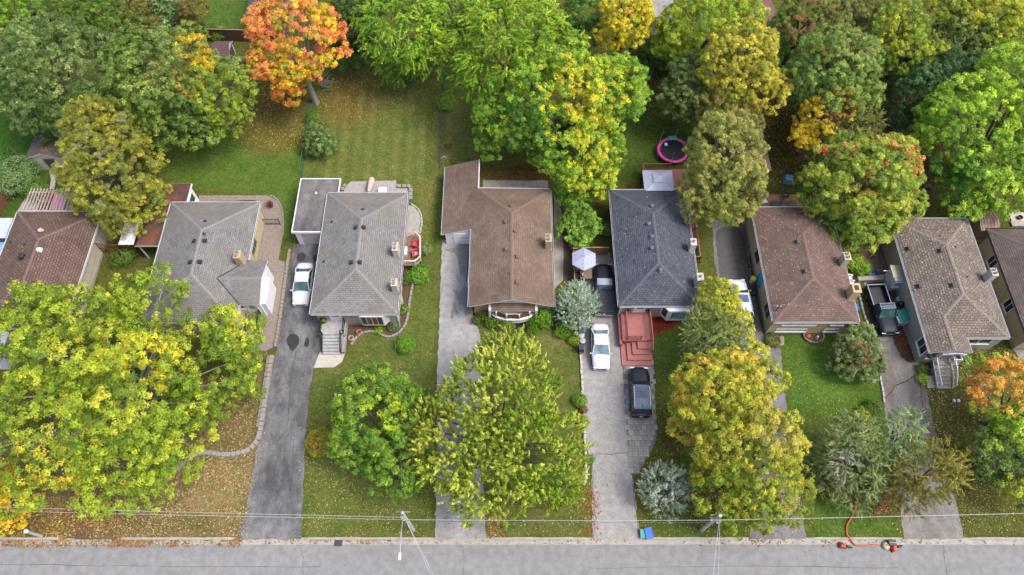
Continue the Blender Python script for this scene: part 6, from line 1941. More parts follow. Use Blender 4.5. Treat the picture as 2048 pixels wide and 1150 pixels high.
dn = d.normalized()
for h_ in (.1, 1.0, 1.9):
    MB().bar(a + Vector((0, 0, h_)), b_ + Vector((0, 0, h_)), .06, .08).build('rail', fence_or, lat)
for i in range(14):
    p = a + d * (i / 13)
    MB().bar(p + Vector((0, 0, .05)), p + Vector((0, 0, 1.95)) + dn * .0, .09, .03).build('slat', surf('lattice_red', '6e3226', .2), lat)
# patio gate
gt = thing('metal_gate', 'low black metal gate across the paver patio', 'gate', at(540, 447))
a, b_ = at(523, 449), at(561, 449)
fr = MB()
for h_ in (.12, 1.0):
    fr.bar(a + Vector((0, 0, h_)), b_ + Vector((0, 0, h_)), .05, .05)
k = 14
for i in range(k + 1):
    p = a.lerp(b_, i / k)
    fr.bar(p + Vector((0, 0, .12)), p + Vector((0, 0, 1.0)), .018, .018)
fr.build('grille', black, gt)
for p in (a, b_):
    MB().bar(p, p + Vector((0, 0, 1.1)), .07, .07).build('post', black, gt)

# side deck of the grey house
sd_ = thing('side_deck', 'small wooden side deck with pale railing beside the grey house', 'deck', at(825, 505))
wood = surf('deck_brown', '7a6250', .2, 2.5, .85, .2)
rail_w = surf('rail_cream', 'c4b9aa', .1, 3)
z = .9
xw = hpC.x1 - .3
p1, p2, p3, p4 = at(833, 474, z), at(842, 482, z), at(842, 522, z), at(831, 531, z)
mb = MB()
xx = xw + .02
while xx < p2.x - .05:
    yb_ = p4.y if xx < p4.x else p4.y + (xx - p4.x) / (p3.x - p4.x) * (p3.y - p4.y)
    mb.box(xx, xx + .13, yb_, p1.y, z - .035, z)
    xx += .14
tag(mb.build('deck_floor', wood, sd_), kind='stuff')
MB().prism([(xw + .02, p4.y + .04), (p4.x, p4.y + .04), (p3.x - .04, p3.y), (p2.x - .04, p1.y), (xw + .02, p1.y)], .0, z - .04).build('skirt', cedar_d, sd_)
railing(sd_, [p1, p2, p3, p4, (xw + .3, p4.y, z)], rail_w, .9, .12, 'railing', .025, .12, .1)
MB().box(xw + .5, p4.x + .3, p1.y + .02, p1.y + .6, 0, .45).build('step', wood, sd_)
redc = surf('chair_red', 'b3384a', .15, 3)
chair('upper red garden chair on the side deck', 833, 496, redc, R(-110))
chair('lower red garden chair on the side deck', 832, 516, redc, R(-70))
table('small grey side table between the red chairs', 833, 507, .42, .42, 1.35, surf('table_grey', '8f8f8c', .1))
for o in [o for o in COL.objects if o.parent is None and o.get('category') == 'chair' and 'red garden' in o['label']]:
    o.location.z = z + .003
o = [o for o in COL.objects if o.get('label') == 'small grey side table between the red chairs'][0]
o.location.z = z
for ch in o.children:
    ch.scale.z = .36
bx_ = thing('storage_box', 'white storage box against the wall on the side deck', 'box', at(808, 505, z))
c = at(811, 506, z)
MB().cbox(c.x, c.y, .4, .9, z, z + .5).build('body', white, bx_)
MB().cbox(c.x, c.y, .44, .94, z + .5, z + .55).build('lid', white, bx_, bevel=.02)
table('white table on the back patio of the grey house', 765, 380, .9, .8, .74, white)
c = at(742, 380)
um = thing('patio_umbrella', 'folded red and white patio umbrella lying behind the grey house', 'umbrella', (c.x, c.y, 0), R(-5))
MB().tube([(0, 1.1, .55), (0, .6, .6), (0, -.1, .7), (0, -.9, .8)], [.3, .34, .26, .1], 10).build('canopy', surf('umbrella_blush', 'c9a9a4', .25, 2), um, world=False)
MB().tube([(0, -.9, .8), (0, -1.5, .85)], .2, 8).build('base_cover', surf('navy_cloth', '3a4468', .2), um, world=False)
MB().tube([(0, -1.2, 0), (0, -1.2, .7)], .04, 6).build('leg', black, um, world=False)
MB().tube([(0, .9, 0), (0, .9, .4)], .04, 6).build('leg', black, um, world=False)

# gazebo, trampoline, umbrella patio
z = .8
a, b_ = at(1285, 340, 3.0), at(1344, 340, 3.0)
yg0 = at(1310, 384, 3.0).y
gz_ = thing('gazebo', 'white canopy gazebo standing on the red back deck', 'gazebo', ((a.x + b_.x) / 2, (a.y + yg0) / 2, z))
xm_, ym_ = (a.x + b_.x) / 2, (a.y + yg0) / 2
hx_, hy_ = (b_.x - a.x) / 2, (a.y - yg0) / 2
canv = surf('canvas_white', 'b8b8c8', .06, 1.5, .7)
def pyr(x, y, hx, hy, z0, tx, ty, z1, drop):
    vs = [(x - hx, y - hy, z0 - drop), (x + hx, y - hy, z0 - drop), (x + hx, y + hy, z0 - drop), (x - hx, y + hy, z0 - drop),
          (x - hx, y - hy, z0), (x + hx, y - hy, z0), (x + hx, y + hy, z0), (x - hx, y + hy, z0),
          (x - tx, y - ty, z1), (x + tx, y - ty, z1), (x + tx, y + ty, z1), (x - tx, y + ty, z1)]
    return MB().add(vs, [(0, 1, 5, 4), (1, 2, 6, 5), (2, 3, 7, 6), (3, 0, 4, 7), (4, 5, 9, 8), (5, 6, 10, 9), (6, 7, 11, 10), (7, 4, 8, 11), (8, 9, 10, 11)])
pyr(xm_, ym_, hx_, hy_, 2.95, hx_ * .35, hy_ * .35, 3.5, .22).build('canopy', canv, gz_)
pyr(xm_, ym_, hx_ * .42, hy_ * .42, 3.58, .03, .03, 3.85, .04).build('vent_top', canv, gz_)
for sx in (-1, 1):
    for sy in (-1, 1):
        MB().cbox(xm_ + sx * (hx_ - .15), ym_ + sy * (hy_ - .15), .1, .1, z + .005, 2.73).build('post', black, gz_)
c = at(1346, 300, .75)
tr_ = thing('trampoline', 'round black trampoline with hot pink rim beside the red deck', 'trampoline', (c.x, c.y, 0))
Rt = 1.72
MB().lathe((c.x, c.y, .74), [(.01, 0), (Rt - .25, .0), (Rt - .25, .012), (.01, .012)], 36).build('mat', surf('tramp_black', '17181b', .2, 3, .6), tr_)
hot = surf('hot_pink', 'd8409a', .1, 2, .5)
k = 36
vs, fs = [], []
for j in range(k):
    a_ = 2 * math.pi * j / k
    for r_, z_ in ((Rt - .26, .76), (Rt - .2, .82), (Rt + .04, .82), (Rt + .08, .74)):
        vs.append((c.x + r_ * math.cos(a_), c.y + r_ * math.sin(a_), z_))
for j in range(k):
    for i in range(3):
        n0, n1 = j * 4, ((j + 1) % k) * 4
        fs.append((n0 + i, n0 + i + 1, n1 + i + 1, n1 + i))
MB().add(vs, fs).build('rim_pad', hot, tr_, smooth=True)
pole_m = surf('pole_grey', 'a5adb0', .1, 3, .4, metal=.5)
for j in range(6):
    a_ = 2 * math.pi * j / 6 + .3
    x, y = c.x + (Rt + .1) * math.cos(a_), c.y + (Rt + .1) * math.sin(a_)
    MB().tube([(x, y, 0), (x, y, 1.7), (x - .12 * math.cos(a_), y - .12 * math.sin(a_), 2.5)], .03, 6).build('net_pole', pole_m, tr_)
bl = thing('toy_ball', 'white ball lying on the black trampoline', 'ball', at(1331, 291, .77))
q = at(1331, 291, .77)
MB().lathe((q.x, q.y, .755), [(.01, 0)] + [(.2 * math.sin(t), .2 - .2 * math.cos(t)) for t in np.linspace(.2, 2.9, 8)] + [(.01, .4)], 14).build('ball', white, bl, smooth=True)
q = at(1345, 276, .9)
tt = thing('cushion', 'teal and white cushion at the back of the trampoline', 'cushion', (q.x, q.y, .77))
MB().cbox(q.x, q.y, 1.1, .6, .84, 1.05, R(6), 0, .8).build('pillow', surf('teal_cloth', '6d97a0', .4, 6), tt, bevel=.06)
MB().cbox(q.x, q.y, 1.0, .5, .83, .86, R(6)).build('underside', white, tt)
c = at(1168, 517, 2.4)
pu = thing('patio_umbrella', 'white six-sided open patio umbrella over the brown patio table', 'umbrella', (c.x, c.y, 0))
mb = MB()
rim_ = [(c.x + 1.35 * math.cos(R(60 * j + 28)), c.y + 1.35 * math.sin(R(60 * j + 28)), 2.3) for j in range(6)]
vs = [(c.x, c.y, 2.85)] + rim_ + [(p[0], p[1], p[2] - .12) for p in rim_]
mb.add(vs, [(0, 1 + j, 1 + (j + 1) % 6) for j in range(6)] + [(1 + j, 7 + j, 7 + (j + 1) % 6, 1 + (j + 1) % 6) for j in range(6)])
mb.build('canopy', surf('canvas_lilac', '9599b0', .05, 2, .7), pu)
for p in rim_:
    MB().bar((c.x, c.y, 2.862), (p[0], p[1], p[2] + .015), .03, .02).build('rib', surf('rib_white', 'b0b3c4', .05), pu)
MB().tube([(c.x, c.y, 0), (c.x, c.y, 2.95)], .035, 8).build('pole', black, pu)
MB().lathe((c.x, c.y, 0), [(.3, 0), (.3, .08), (.05, .12)], 14).build('base', black, pu)
table('brown wooden patio table below the white umbrella', 1172, 545, 1.2, 1.4, .75, wood)
chair('brown patio chair beside the umbrella table', 1155, 548, cedar_d, R(90))
bk = at(1167, 551, .8)
bu = thing('bucket', 'pale bucket standing on the brown patio table', 'bucket', (bk.x, bk.y, .75))
MB().lathe((bk.x, bk.y, .752), [(.14, 0), (.19, .3), (.17, .3), (.13, .04)], 14).build('pail', surf('pail_grey', 'b0aeb4', .1), bu)
# potted plants on the deck rail
pb = thing('planter_box', 'row of dark potted plants along the red side deck', 'planter', at(1393, 505, .8))
c = at(1392, 508, .8)
MB().cbox(c.x, c.y, .5, 2.3, .81, 1.1).build('box', black, pb)
rng = np.random.default_rng(3)
nn = 900
P = np.array([c.x, c.y, 1.15]) + rng.normal(0, 1, (nn, 3)) * np.array([.16, .7, .12])
leaf_obj('foliage', P, rng.normal(size=(nn, 3)), unit(rng.normal(size=(nn, 3)) + np.array([0, 0, 1.0])), np.full(nn, .14), np.full(nn, .09), np.array(lin('4f6a3a')) * rng.uniform(.4, 1.2, (nn, 1)), pb, ROOT[pb.name].inverted())
c = at(1389, 459, .8)
gzb = thing('gazing_ball', 'blue glass ball on a stand at the red side deck', 'garden ornament', (c.x, c.y, .8))
MB().lathe((c.x, c.y, .805), [(.12, 0), (.05, .1), (.05, .4), (.1, .45)], 10).build('stand', black, gzb)
MB().lathe((c.x, c.y, 1.25), [(.01, 0)] + [(.19 * math.sin(t), .19 - .19 * math.cos(t)) for t in np.linspace(.2, 2.9, 8)] + [(.01, .38)], 14).build('ball', glass('ball_blue', '5a86b8'), gzb, smooth=True)
# ================================================================ STREET AND YARD THINGS
pole_grey = surf('utility_grey', 'a3a69c', .25, 3, .85, .3)
wire_m = surf('wire_grey', 'b0b0b2', .1, 3, .5)
wire_d = surf('wire_dark', '5a5a5c', .1, 3, .5)
cer = surf('ceramic', '9a9a9a', .1, 3, .3)
def utility_pole(label, px, py, hgt, arm=True):
    p = at(px, py)
    T = thing('utility_pole', label, 'pole', (p.x, p.y, 0))
    MB().tube([(p.x, p.y, -.2), (p.x, p.y, hgt * .5), (p.x, p.y, hgt)], [.17, .145, .12], 12).build('shaft', pole_grey, T)
    MB().lathe((p.x, p.y, hgt), [(.125, 0), (.11, .04), (.02, .06)], 12).build('cap', tin, T)
    for i, z_ in enumerate((hgt - .25, hgt - 1.1)):
        MB().cbox(p.x, p.y - .2, .1, .3, z_ - .05, z_ + .05).build('bracket', grey_mt, T)
        MB().lathe((p.x, p.y - .34, z_ - .1), [(.05, 0), (.09, .05), (.06, .1), (.09, .15), (.04, .2)], 10).build('insulator', cer, T)
    if arm:
        MB().bar((p.x - .55, p.y + .14, hgt - .5), (p.x + .55, p.y + .14, hgt - .5), .09, .11).build('crossarm', cedar_w, T)
        MB().cbox(p.x - .24, p.y, .16, .24, hgt - 1.9, hgt - 1.45).build('junction_box', surf('box_grey', 'a9aaa9', .1), T)
    return Vector((p.x, p.y, hgt))
pA = utility_pole('grey utility pole in front of the grey chimney house driveway strip', 827, 1060, 7.4)
pB = utility_pole('grey utility pole below the yellow-green maple near the blue bins', 1403, 1060, 6.3)
# lamp arm reaching over the kerb from the first pole
la = thing('street_lamp_arm', 'pale metal lamp arm reaching from the utility pole over the kerb', 'street lamp', pA - Vector((0, 0, .6)))
e = pA + Vector((-.0, -2.9, -.3))
MB().tube([pA + Vector((0, -.13, -.7)), pA + Vector((0, -1.4, -.2)), e], .045, 8).build('arm', tin, la)
MB().cbox(e.x, e.y - .25, .22, .6, e.z - .08, e.z + .06, 0, 0, .7).build('lamp_head', white, la, bevel=.03)
p = at(83, 1072)
sp = thing('marker_post', 'short grey post with white top beside the left kerb', 'post', (p.x, p.y, 0))
MB().tube([(p.x, p.y, -.1), (p.x, p.y, 2.2)], [.14, .12], 10).build('shaft', pole_grey, sp)
MB().lathe((p.x, p.y, 2.2), [(.17, 0), (.17, .14), (.1, .2)], 12).build('cap', white, sp)
def wire(label, a, b, sag, mat=None, r=.014, n=18):
    a, b = Vector(a), Vector(b)
    T = thing('power_line', label, 'wire', a)
    pts = [a.lerp(b, i / n) - Vector((0, 0, sag * 4 * (i / n) * (1 - i / n))) for i in range(n + 1)]
    MB().tube(pts, r, 5).build('cable', mat or wire_m, T)
    return T
wire('upper pale power line running left from the first utility pole', pA + Vector((0, -.34, -.1)), (-62, 12.6, 7.0), .35)
wire('lower power line running left from the first utility pole', pA + Vector((0, -.34, -1.0)), (-62, 12.4, 6.1), .35)
wire('pale power line between the two utility poles', pA + Vector((0, -.34, -1.0)), pB + Vector((0, -.34, -.1)), .3)
wire('thin dark power line between the two utility poles', pA + Vector((.1, -.34, -1.3)), pB + Vector((0, -.34, -1.0)), .4, wire_d)
wire('pale power line running right from the second utility pole', pB + Vector((0, -.34, -.1)), (62, 12.2, 6.2), .3, None, .018)
wire('upper pale service wire crossing the road from the first pole', pA + Vector((.1, -.2, -.2)), (3.0, -8, 7.6), .3)
wire('lower pale service wire crossing the road from the first pole', pA + Vector((.1, -.2, -.5)), (2.0, -8, 7.4), .35)
wire('faint service wire crossing the road from the second pole', pB + Vector((0, -.2, -.3)), (11.5, -8, 7.2), .3, wire_m, .013)
wire('second faint service wire crossing the road from the second pole', pB + Vector((.1, -.2, -.5)), (13.2, -8, 7.2), .3, wire_m, .012)
wire('service wire from the first pole to the grey chimney house', pA + Vector((0, .1, -.3)), (-11.3, 31.0, 3.3), .5, wire_d, .018)
wire('service wire from the second pole to the plum-brown house', pB + Vector((0, .1, -.3)), (25.2, 30.4, 3.4), .6, wire_d, .018)
sp = MB()
q = pA.lerp(pB, .36) + Vector((0, -.34, -1.0))
ob = thing('cable_loop', 'dark coil of cable hanging on the power line over the driveway', 'cable', q)
k = 16
MB().tube([q + Vector((.32 * math.cos(2 * math.pi * j / k), .02 * math.sin(j), .2 * math.sin(2 * math.pi * j / k) - .2)) for j in range(k + 1)], .03, 5).build('coil', black, ob)
# storm drain
p = at(676, 1086)
dr = thing('storm_drain', 'storm drain grate with leaves at the kerb', 'drain', (p.x, p.y, -.1))
MB().cbox(p.x, p.y, .7, .5, -.12, -.088).build('pit', black, dr)
for i in range(7):
    MB().cbox(p.x - .3 + i * .1, p.y, .05, .5, -.0875, -.075).build('bar', grey_mt, dr)
# bins along the pale driveway
def wheelie(label, px, py, body, lid, r=.28, h=1.0, rz=0):
    c = at(px, py, h)
    T = thing('waste_bin', label, 'bin', (c.x, c.y, .012), rz)
    MB().cbox(0, 0, r * 1.7, r * 2.0, h - .04, .0, 0, 0, .8).build('body', body, T, world=False)
    MB().cbox(0, 0, r * 1.95, r * 2.2, h, h + .08, 0, 0, .85).build('lid', lid, T, world=False, bevel=.03)
    for s in (-1, 1):
        MB().tube([(s * r * .6, r * .75, .1), (s * r * .8, r * .75, .1)], .1, 10).build('wheel', tyre_m, T, world=False)
    MB().bar((-r * .6, r * 1.15, h - .05), (r * .6, r * 1.15, h - .05), .04, .04).build('handle', black, T, world=False)
    return T
def can(label, px, py, body, lid, r=.27, h=.75):
    c = at(px, py, h)
    T = thing('garbage_can', label, 'bin', (c.x, c.y, .012))
    MB().lathe((0, 0, 0), [(r * .82, 0), (r, h), (r * 1.05, h), (r * 1.05, h + .03)], 16).build('body', body, T, world=False)
    MB().lathe((0, 0, h + .032), [(r * 1.1, 0), (r * 1.1, .05), (r * .7, .1), (.03, .13)], 16).build('lid', lid, T, world=False)
    MB().bar((-.1, 0, h + .19), (.1, 0, h + .19), .03, .03).build('handle', lid, T, world=False)
    return T
lidg = surf('lid_grey', '9a9492', .1, 4, .5)
wheelie('dark teal wheeled bin at the top of the bin row', 1162, 661, surf('bin_teal', '1f4f5a', .1), surf('bin_teal', ''))
can('upper dark garbage can with grey lid in the bin row', 1163, 671, surf('bin_black', '26282c', .1), lidg)
can('lower dark garbage can with grey lid in the bin row', 1165, 682, surf('bin_black', ''), lidg)
wheelie('dark slate wheeled bin at the lower end of the bin row', 1163, 694, surf('bin_slate', '2f3c48', .1), surf('bin_slate', ''))
p = at(1164, 704, .2)
pt = thing('plant_pot', 'terracotta pot beside the row of bins', 'pot', (p.x, p.y, .012))
MB().lathe((p.x, p.y, .012), [(.16, 0), (.24, .3), (.27, .3), (.27, .38), (.22, .38), (.2, .26)], 14).build('pot', surf('terracotta', 'b06a45', .2), pt)
MB().lathe((p.x, p.y, .2), [(.2, 0), (.18, .1)], 12).build('soil', soil, pt)
def crate(label, px, py, col, w=.45, d=.6, h=.4, rz=0):
    c = at(px, py, h)
    T = thing('recycling_box', label, 'bin', (c.x, c.y, .005), rz)
    m_ = surf('box_' + col, col, .1, 3, .5)
    mb = MB()
    t = .03
    mb.box(-w / 2, w / 2, -d / 2, d / 2, 0, t).box(-w / 2, w / 2, -d / 2, -d / 2 + t, t, h).box(-w / 2, w / 2, d / 2 - t, d / 2, t, h).box(-w / 2, -w / 2 + t, -d / 2 + t, d / 2 - t, t, h).box(w / 2 - t, w / 2, -d / 2 + t, d / 2 - t, t, h)
    mb.build('body', m_, T, world=False)
    MB().box(-w / 2 - .03, w / 2 + .03, -d / 2 - .03, d / 2 + .03, h - .06, h - .03).build('lip', m_, T, world=False)
    MB().box(-w / 2 + .05, w / 2 - .05, -d / 2 + .05, d / 2 - .05, t, h * .7).build('contents', surf('paper_' + col, col, .35, 8), T, world=False)
    return T
crate('small teal recycling box on the grass near the kerb', 1286, 1067, '3f8f8a', .42, .7)
crate('bright blue recycling box beside the teal box near the kerb', 1298, 1066, '2a62c4', .6, .85, .5, R(8))
# orange hose with the yard blowers
ho = thing('vacuum_hose', 'orange ribbed leaf-vacuum hose lying from the spruce to the kerb', 'hose', at(1710, 1040))
org = surf('hose_orange', 'b5582c', .2, 6, .6)
pts = spline([at(1716, 985, .1), at(1711, 1015, .1), at(1702, 1036, .1), at(1694, 1050, .1), at(1694, 1068, .1), at(1702, 1080, .04), at(1712, 1090, -.02), at(1735, 1091, -.02), at(1757, 1090, -.02)], 10)
rad = [.06 if i % 2 else .075 for i in range(len(pts))]
MB().tube(pts, rad, 8).build('tube', org, ho)
MB().tube(pts[:12], .085, 8).build('cuff', surf('hose_cuff', 'c46a35', .15), ho)
def blower(label, px, py, rz, z=-.11):
    c = at(px, py, .2)
    T = thing('leaf_blower', label, 'leaf blower', (c.x, c.y, z), rz)
    o_ = surf('blower_orange', 'd6401c', .1, 4, .4)
    MB().cbox(.05, 0, .5, .45, .12, .5, 0, 0, .75).build('engine_cover', o_, T, world=False, bevel=.06)
    MB().cbox(0, .0, .6, .5, 0, .14).build('base', black, T, world=False)
    MB().tube([(-.3, 0, .2), (-.55, .05, .18), (-.8, .05, .1)], [.1, .08, .06], 8).build('nozzle', black, T, world=False)
    MB().tube([(.2, -.1, .48), (.1, 0, .58), (-.1, .05, .5)], .03, 6).build('handle', black, T, world=False)
    return T
blower('orange leaf blower left on the road below the hose', 1687, 1090, R(170))
blower('orange blower beside the tan sack at the kerb', 1790, 1096, R(200))
c = at(1773, 1091, .1)
sk = thing('sack', 'tan sack beside the orange blower at the kerb', 'sack', (c.x, c.y, -.1))
MB().lathe((c.x, c.y, -.1), [(.05, 0), (.3, .02), (.34, .14), (.24, .27), (.06, .34)], 14).build('bag', surf('sack_tan', 'c4b08a', .2), sk, smooth=True)
MB().lathe((c.x + .02, c.y, .23), [(.07, 0), (.09, .06), (.04, .08)], 10).build('tied_top', surf('sack_tie', 'a08a68', .2), sk)
c = at(1784, 1086, .2)
bk2 = thing('engine_unit', 'dark engine unit standing on the kerb beside the tan sack', 'engine', (c.x, c.y, -.1))
MB().cbox(c.x, c.y, .7, .5, -.1, .35).build('housing', black, bk2, bevel=.05)
MB().tube([(c.x - .3, c.y, .4), (c.x + .3, c.y, .4)], .04, 6).build('bar', tin, bk2)
c = at(1741, 985, .3)
lb = thing('lawn_mower', 'red and silver yard machine half under the wide spruce', 'mower', (c.x, c.y, 0), R(10))
MB().cbox(.25, 0, .55, .5, .12, .42, 0, 0, .8).build('deck', surf('mower_red', 'a81a24', .1, 3, .35), lb, world=False, bevel=.05)
MB().cbox(-.3, 0, .6, .3, .2, .4).build('engine', tin, lb, world=False, bevel=.04)
for sx in (-.1, .5):
    for sy in (-.28, .28):
        MB().tube([(sx, sy - .03, .1), (sx, sy + .03, .1)], .1, 12).build('wheel', tyre_m, lb, world=False)
MB().tube([(-.5, .15, .4), (-1.0, .15, .9), (-1.0, -.15, .9), (-.5, -.15, .4)], .02, 6).build('handle', black, lb, world=False)
# left yard bits
c = at(75, 322, .4)
tk = thing('gas_tank', 'pale blue tank beside the cream shed', 'tank', (c.x, c.y, 0))
MB().lathe((c.x, c.y, 0), [(.25, 0), (.25, .1), (.34, .15), (.36, .6), (.3, .8), (.1, .88)], 14).build('body', surf('tank_blue', '8fa5b0', .1), tk)
MB().lathe((c.x, c.y, .88), [(.1, 0), (.1, .1)], 10).build('valve', tin, tk)
c = at(540, 408, .5)
pp = thing('plant_pot', 'brown pot with dried plant on the paver patio', 'pot', (c.x, c.y, .02))
MB().lathe((c.x, c.y, .02), [(.18, 0), (.28, .35), (.26, .35), (.2, .2)], 14).build('pot', surf('pot_brown', '6b4a35', .2), pp)
nn = 260
P = np.array([c.x, c.y, .6]) + rng.normal(0, .16, (nn, 3))
leaf_obj('foliage', P, rng.normal(size=(nn, 3)), unit(rng.normal(size=(nn, 3)) + np.array([0, 0, .8])), np.full(nn, .14), np.full(nn, .08), np.array(lin('7a4a30')) * rng.uniform(.5, 1.2, (nn, 1)), pp, ROOT[pp.name].inverted())
c = at(647, 640, 1.5)
hp_ = thing('hanging_plant', 'green hanging plant beside the grey house front door', 'plant', (c.x, c.y, 1.0))
MB().lathe((c.x, c.y, 1.003), [(.14, 0), (.2, .3), (.17, .3)], 12).build('pot', black, hp_)
nn = 420
P = np.array([c.x, c.y, 1.5]) + unit(rng.normal(size=(nn, 3))) * np.array([.36, .36, .26]) * rng.uniform(.6, 1, (nn, 1))
leaf_obj('foliage', P, rng.normal(size=(nn, 3)), unit(P - np.array([c.x, c.y, 1.5])), np.full(nn, .13), np.full(nn, .09), np.array(lin('5f8f2f')) * LEAF_GAIN * rng.uniform(.5, 1.2, (nn, 1)), hp_, ROOT[hp_.name].inverted())
for lab, px, py, z_, colr in (('dark flower wreath left of the blue-grey house door', 1257, 618, 1.6, '5a5a38'), ('dark flower basket right of the blue-grey house door', 1294, 618, 1.6, '5f5038'), ('pink flower basket at the taupe house porch', 1918, 712, 1.6, 'c05a90'), ('dark green wreath at the taupe house porch corner', 1860, 712, 1.9, '3f5a3a')):
    c = at(px, py, z_)
    T = thing('flower_basket', lab, 'flowers', (c.x, c.y, z_ - .3))
    MB().lathe((c.x, c.y, z_ - .3), [(.08, 0), (.2, .15), (.22, .25), (.18, .25)], 12).build('basket', cedar_d, T)
    nn = 380
    P = np.array([c.x, c.y, z_ + .05]) + unit(rng.normal(size=(nn, 3))) * np.array([.3, .3, .24]) * rng.uniform(.6, 1, (nn, 1))
    cc = np.where(rng.random((nn, 1)) < .5, np.array(lin(colr)), np.array(lin('4a6a30'))) * rng.uniform(.5, 1.1, (nn, 1))
    leaf_obj('foliage', P, rng.normal(size=(nn, 3)), unit(P - np.array([c.x, c.y, z_])), np.full(nn, .12), np.full(nn, .09), cc, T, ROOT[T.name].inverted())
    MB().bar((c.x, c.y + .0, z_ + .1), (c.x, c.y + .25, z_ + .75), .02, .02).build('hanger', black, T)
for lab, px, py, colr in (('orange pumpkin pot in the grey house garden bed', 718, 664, 'a8674a'), ('pale round planter ring beside the front steps', 702, 676, '9a938a')):
    c = at(px, py, .2)
    T = thing('plant_pot', lab, 'pot', (c.x, c.y, .016))
    MB().lathe((c.x, c.y, .016), [(.2, 0), (.3, .22), (.26, .3), (.2, .28), (.16, .15)], 14).build('pot', surf('pot_' + colr, colr, .2), T)
    MB().lathe((c.x, c.y, .15), [(.19, 0), (.17, .06)], 12).build('soil', soil, T)
# satellite dish behind the garage
c = at(892, 342)
ds = thing('satellite_dish', 'white satellite dish on a pole behind the brown house garage', 'dish', (c.x, c.y, 0))
MB().tube([(c.x, c.y, 0), (c.x, c.y, 2.6)], .04, 8).build('pole', tin, ds)
MB().add([(c.x + .35 * math.cos(t) , c.y - .1 - .12 * math.cos(t * 2) * 0 - .15 * math.sin(t), 2.5 + .33 * math.sin(t)) for t in np.linspace(0, 6.283, 17)[:-1]] + [(c.x, c.y + .06, 2.55)], [(i, (i + 1) % 16, 16) for i in range(16)]).build('dish', white, ds)
MB().tube([(c.x, c.y - .1, 2.3), (c.x, c.y - .5, 2.6)], .02, 6).build('feed_arm', tin, ds)
# rear deck of plum-brown house
dk = thing('back_deck', 'tan wooden deck with dark tables behind the plum-brown house', 'deck', at(1555, 400))
a, b_ = at(1522, 388, .6), at(1600, 388, .6)
deck_boards(dk, a.x, b_.x, hpF.y1 - .4, a.y, .6, surf('deck_tan', '96714a', .2, 2.5, .85), 'x')
MB().box(a.x + .04, b_.x - .04, hpF.y1 - .38, a.y - .04, 0, .56).build('skirt', cedar, dk)
sl1, sl2 = surf('slat_dark', '4d5058', .2), surf('slat_brown', '5b524c', .3, 6)
for lab, px, m_ in (('dark slate patio table on the tan deck', 1552, sl1), ('left brown slatted table on the tan deck', 1569, sl2), ('right brown slatted table on the tan deck', 1585, sl2)):
    T = table(lab, px, 407, .78, .8, 1.25, m_)
c = at(1570, 392, .9)
fp = thing('fire_pit', 'black wrought iron fire pit with logs on the tan deck', 'fire pit', (c.x, c.y, .6))
MB().lathe((c.x, c.y, .9), [(.05, 0), (.3, .1), (.38, .22), (.36, .22), (.28, .12)], 14).build('bowl', black, fp)
for i in range(3):
    a_ = i * 2.1
    MB().bar((c.x + .25 * math.cos(a_), c.y + .25 * math.sin(a_), 1.0), (c.x + .4 * math.cos(a_), c.y + .4 * math.sin(a_), .605), .04, .04).build('leg', black, fp)
MB().tube([(c.x - .2, c.y, 1.05), (c.x + .2, c.y + .05, 1.1)], .07, 8).build('log', surf('log_wood', 'a87a55', .2), fp)
c = at(1528, 404, .9)
wb_ = thing('storage_box', 'white cube cooler at the left end of the tan deck', 'box', (c.x, c.y, .6))
MB().cbox(c.x, c.y, .55, .5, .602, 1.05, R(15)).build('body', white, wb_, bevel=.03)
MB().cbox(c.x, c.y, .58, .53, 1.05, 1.1, R(15)).build('lid', white, wb_, bevel=.02)
c = at(1578, 357, .5)
bt = thing('tarp_cover', 'blue tarp-covered chair on the leafy back lawn', 'tarp', (c.x, c.y, 0), R(-10))
MB().cbox(0, 0, 1.15, 1.0, 0, .75, 0, 0, .7).build('tarp', surf('tarp_blue', '5d86ad', .15, 2, .5), bt, world=False, bevel=.08)
MB().box(-.5, .5, -.02, .02, .755, .77).build('strap', black, bt, world=False)
# plum-brown house driveway side
p = at(1508, 556, .9)
yb_ = thing('bucket', 'yellow-lidded white drum beside the plum-brown house wall', 'drum', (p.x, p.y, .012))
MB().lathe((p.x, p.y, .012), [(.26, 0), (.28, .7), (.26, .75)], 14).build('drum', white, yb_)
MB().lathe((p.x, p.y, .765), [(.3, 0), (.31, .12), (.2, .22), (.03, .26)], 14).build('lid', surf('lid_yellow', 'd8c21c', .1), yb_)
for lab, px, py in (('upper black crate beside the plum-brown house wall', 1505, 575), ('lower black crate beside the plum-brown house wall', 1506, 584)):
    crate(lab, px, py, '2b2a2a', .75, .55, .35)
pl = thing('round_planter', 'round brick planter with pumpkin before the plum-brown house', 'planter', at(1626, 673))
c = at(1626, 672)
for j in range(18):
    a_ = 2 * math.pi * j / 18
    MB().cbox(c.x + .95 * math.cos(a_), c.y + .8 * math.sin(a_), .3, .17, 0, .3, a_ + math.pi / 2).build('brick', surf('brick_weathered', '8a7a68', .3, 4), pl)
MB().lathe((c.x, c.y, 0), [(.85, .0), (.8, .2)], 20).build('soil', soil, pl)
c2 = at(1616, 672, .3)
pk = thing('pumpkin', 'orange pumpkin in the round brick planter', 'pumpkin', (c2.x, c2.y, .2))
MB().lathe((c2.x, c2.y, .2), [(.05, .0), (.2, .04), (.24, .15), (.18, .27), (.04, .3)], 14).build('fruit', surf('pumpkin', 'b5642a', .2), pk, smooth=True)
MB().tube([(c2.x, c2.y, .49), (c2.x + .03, c2.y, .58)], .03, 6).build('stalk', bark, pk)
c2 = at(1634, 675, .3)
gn = thing('garden_ornament', 'small white ornament in the round brick planter', 'ornament', (c2.x, c2.y, .2))
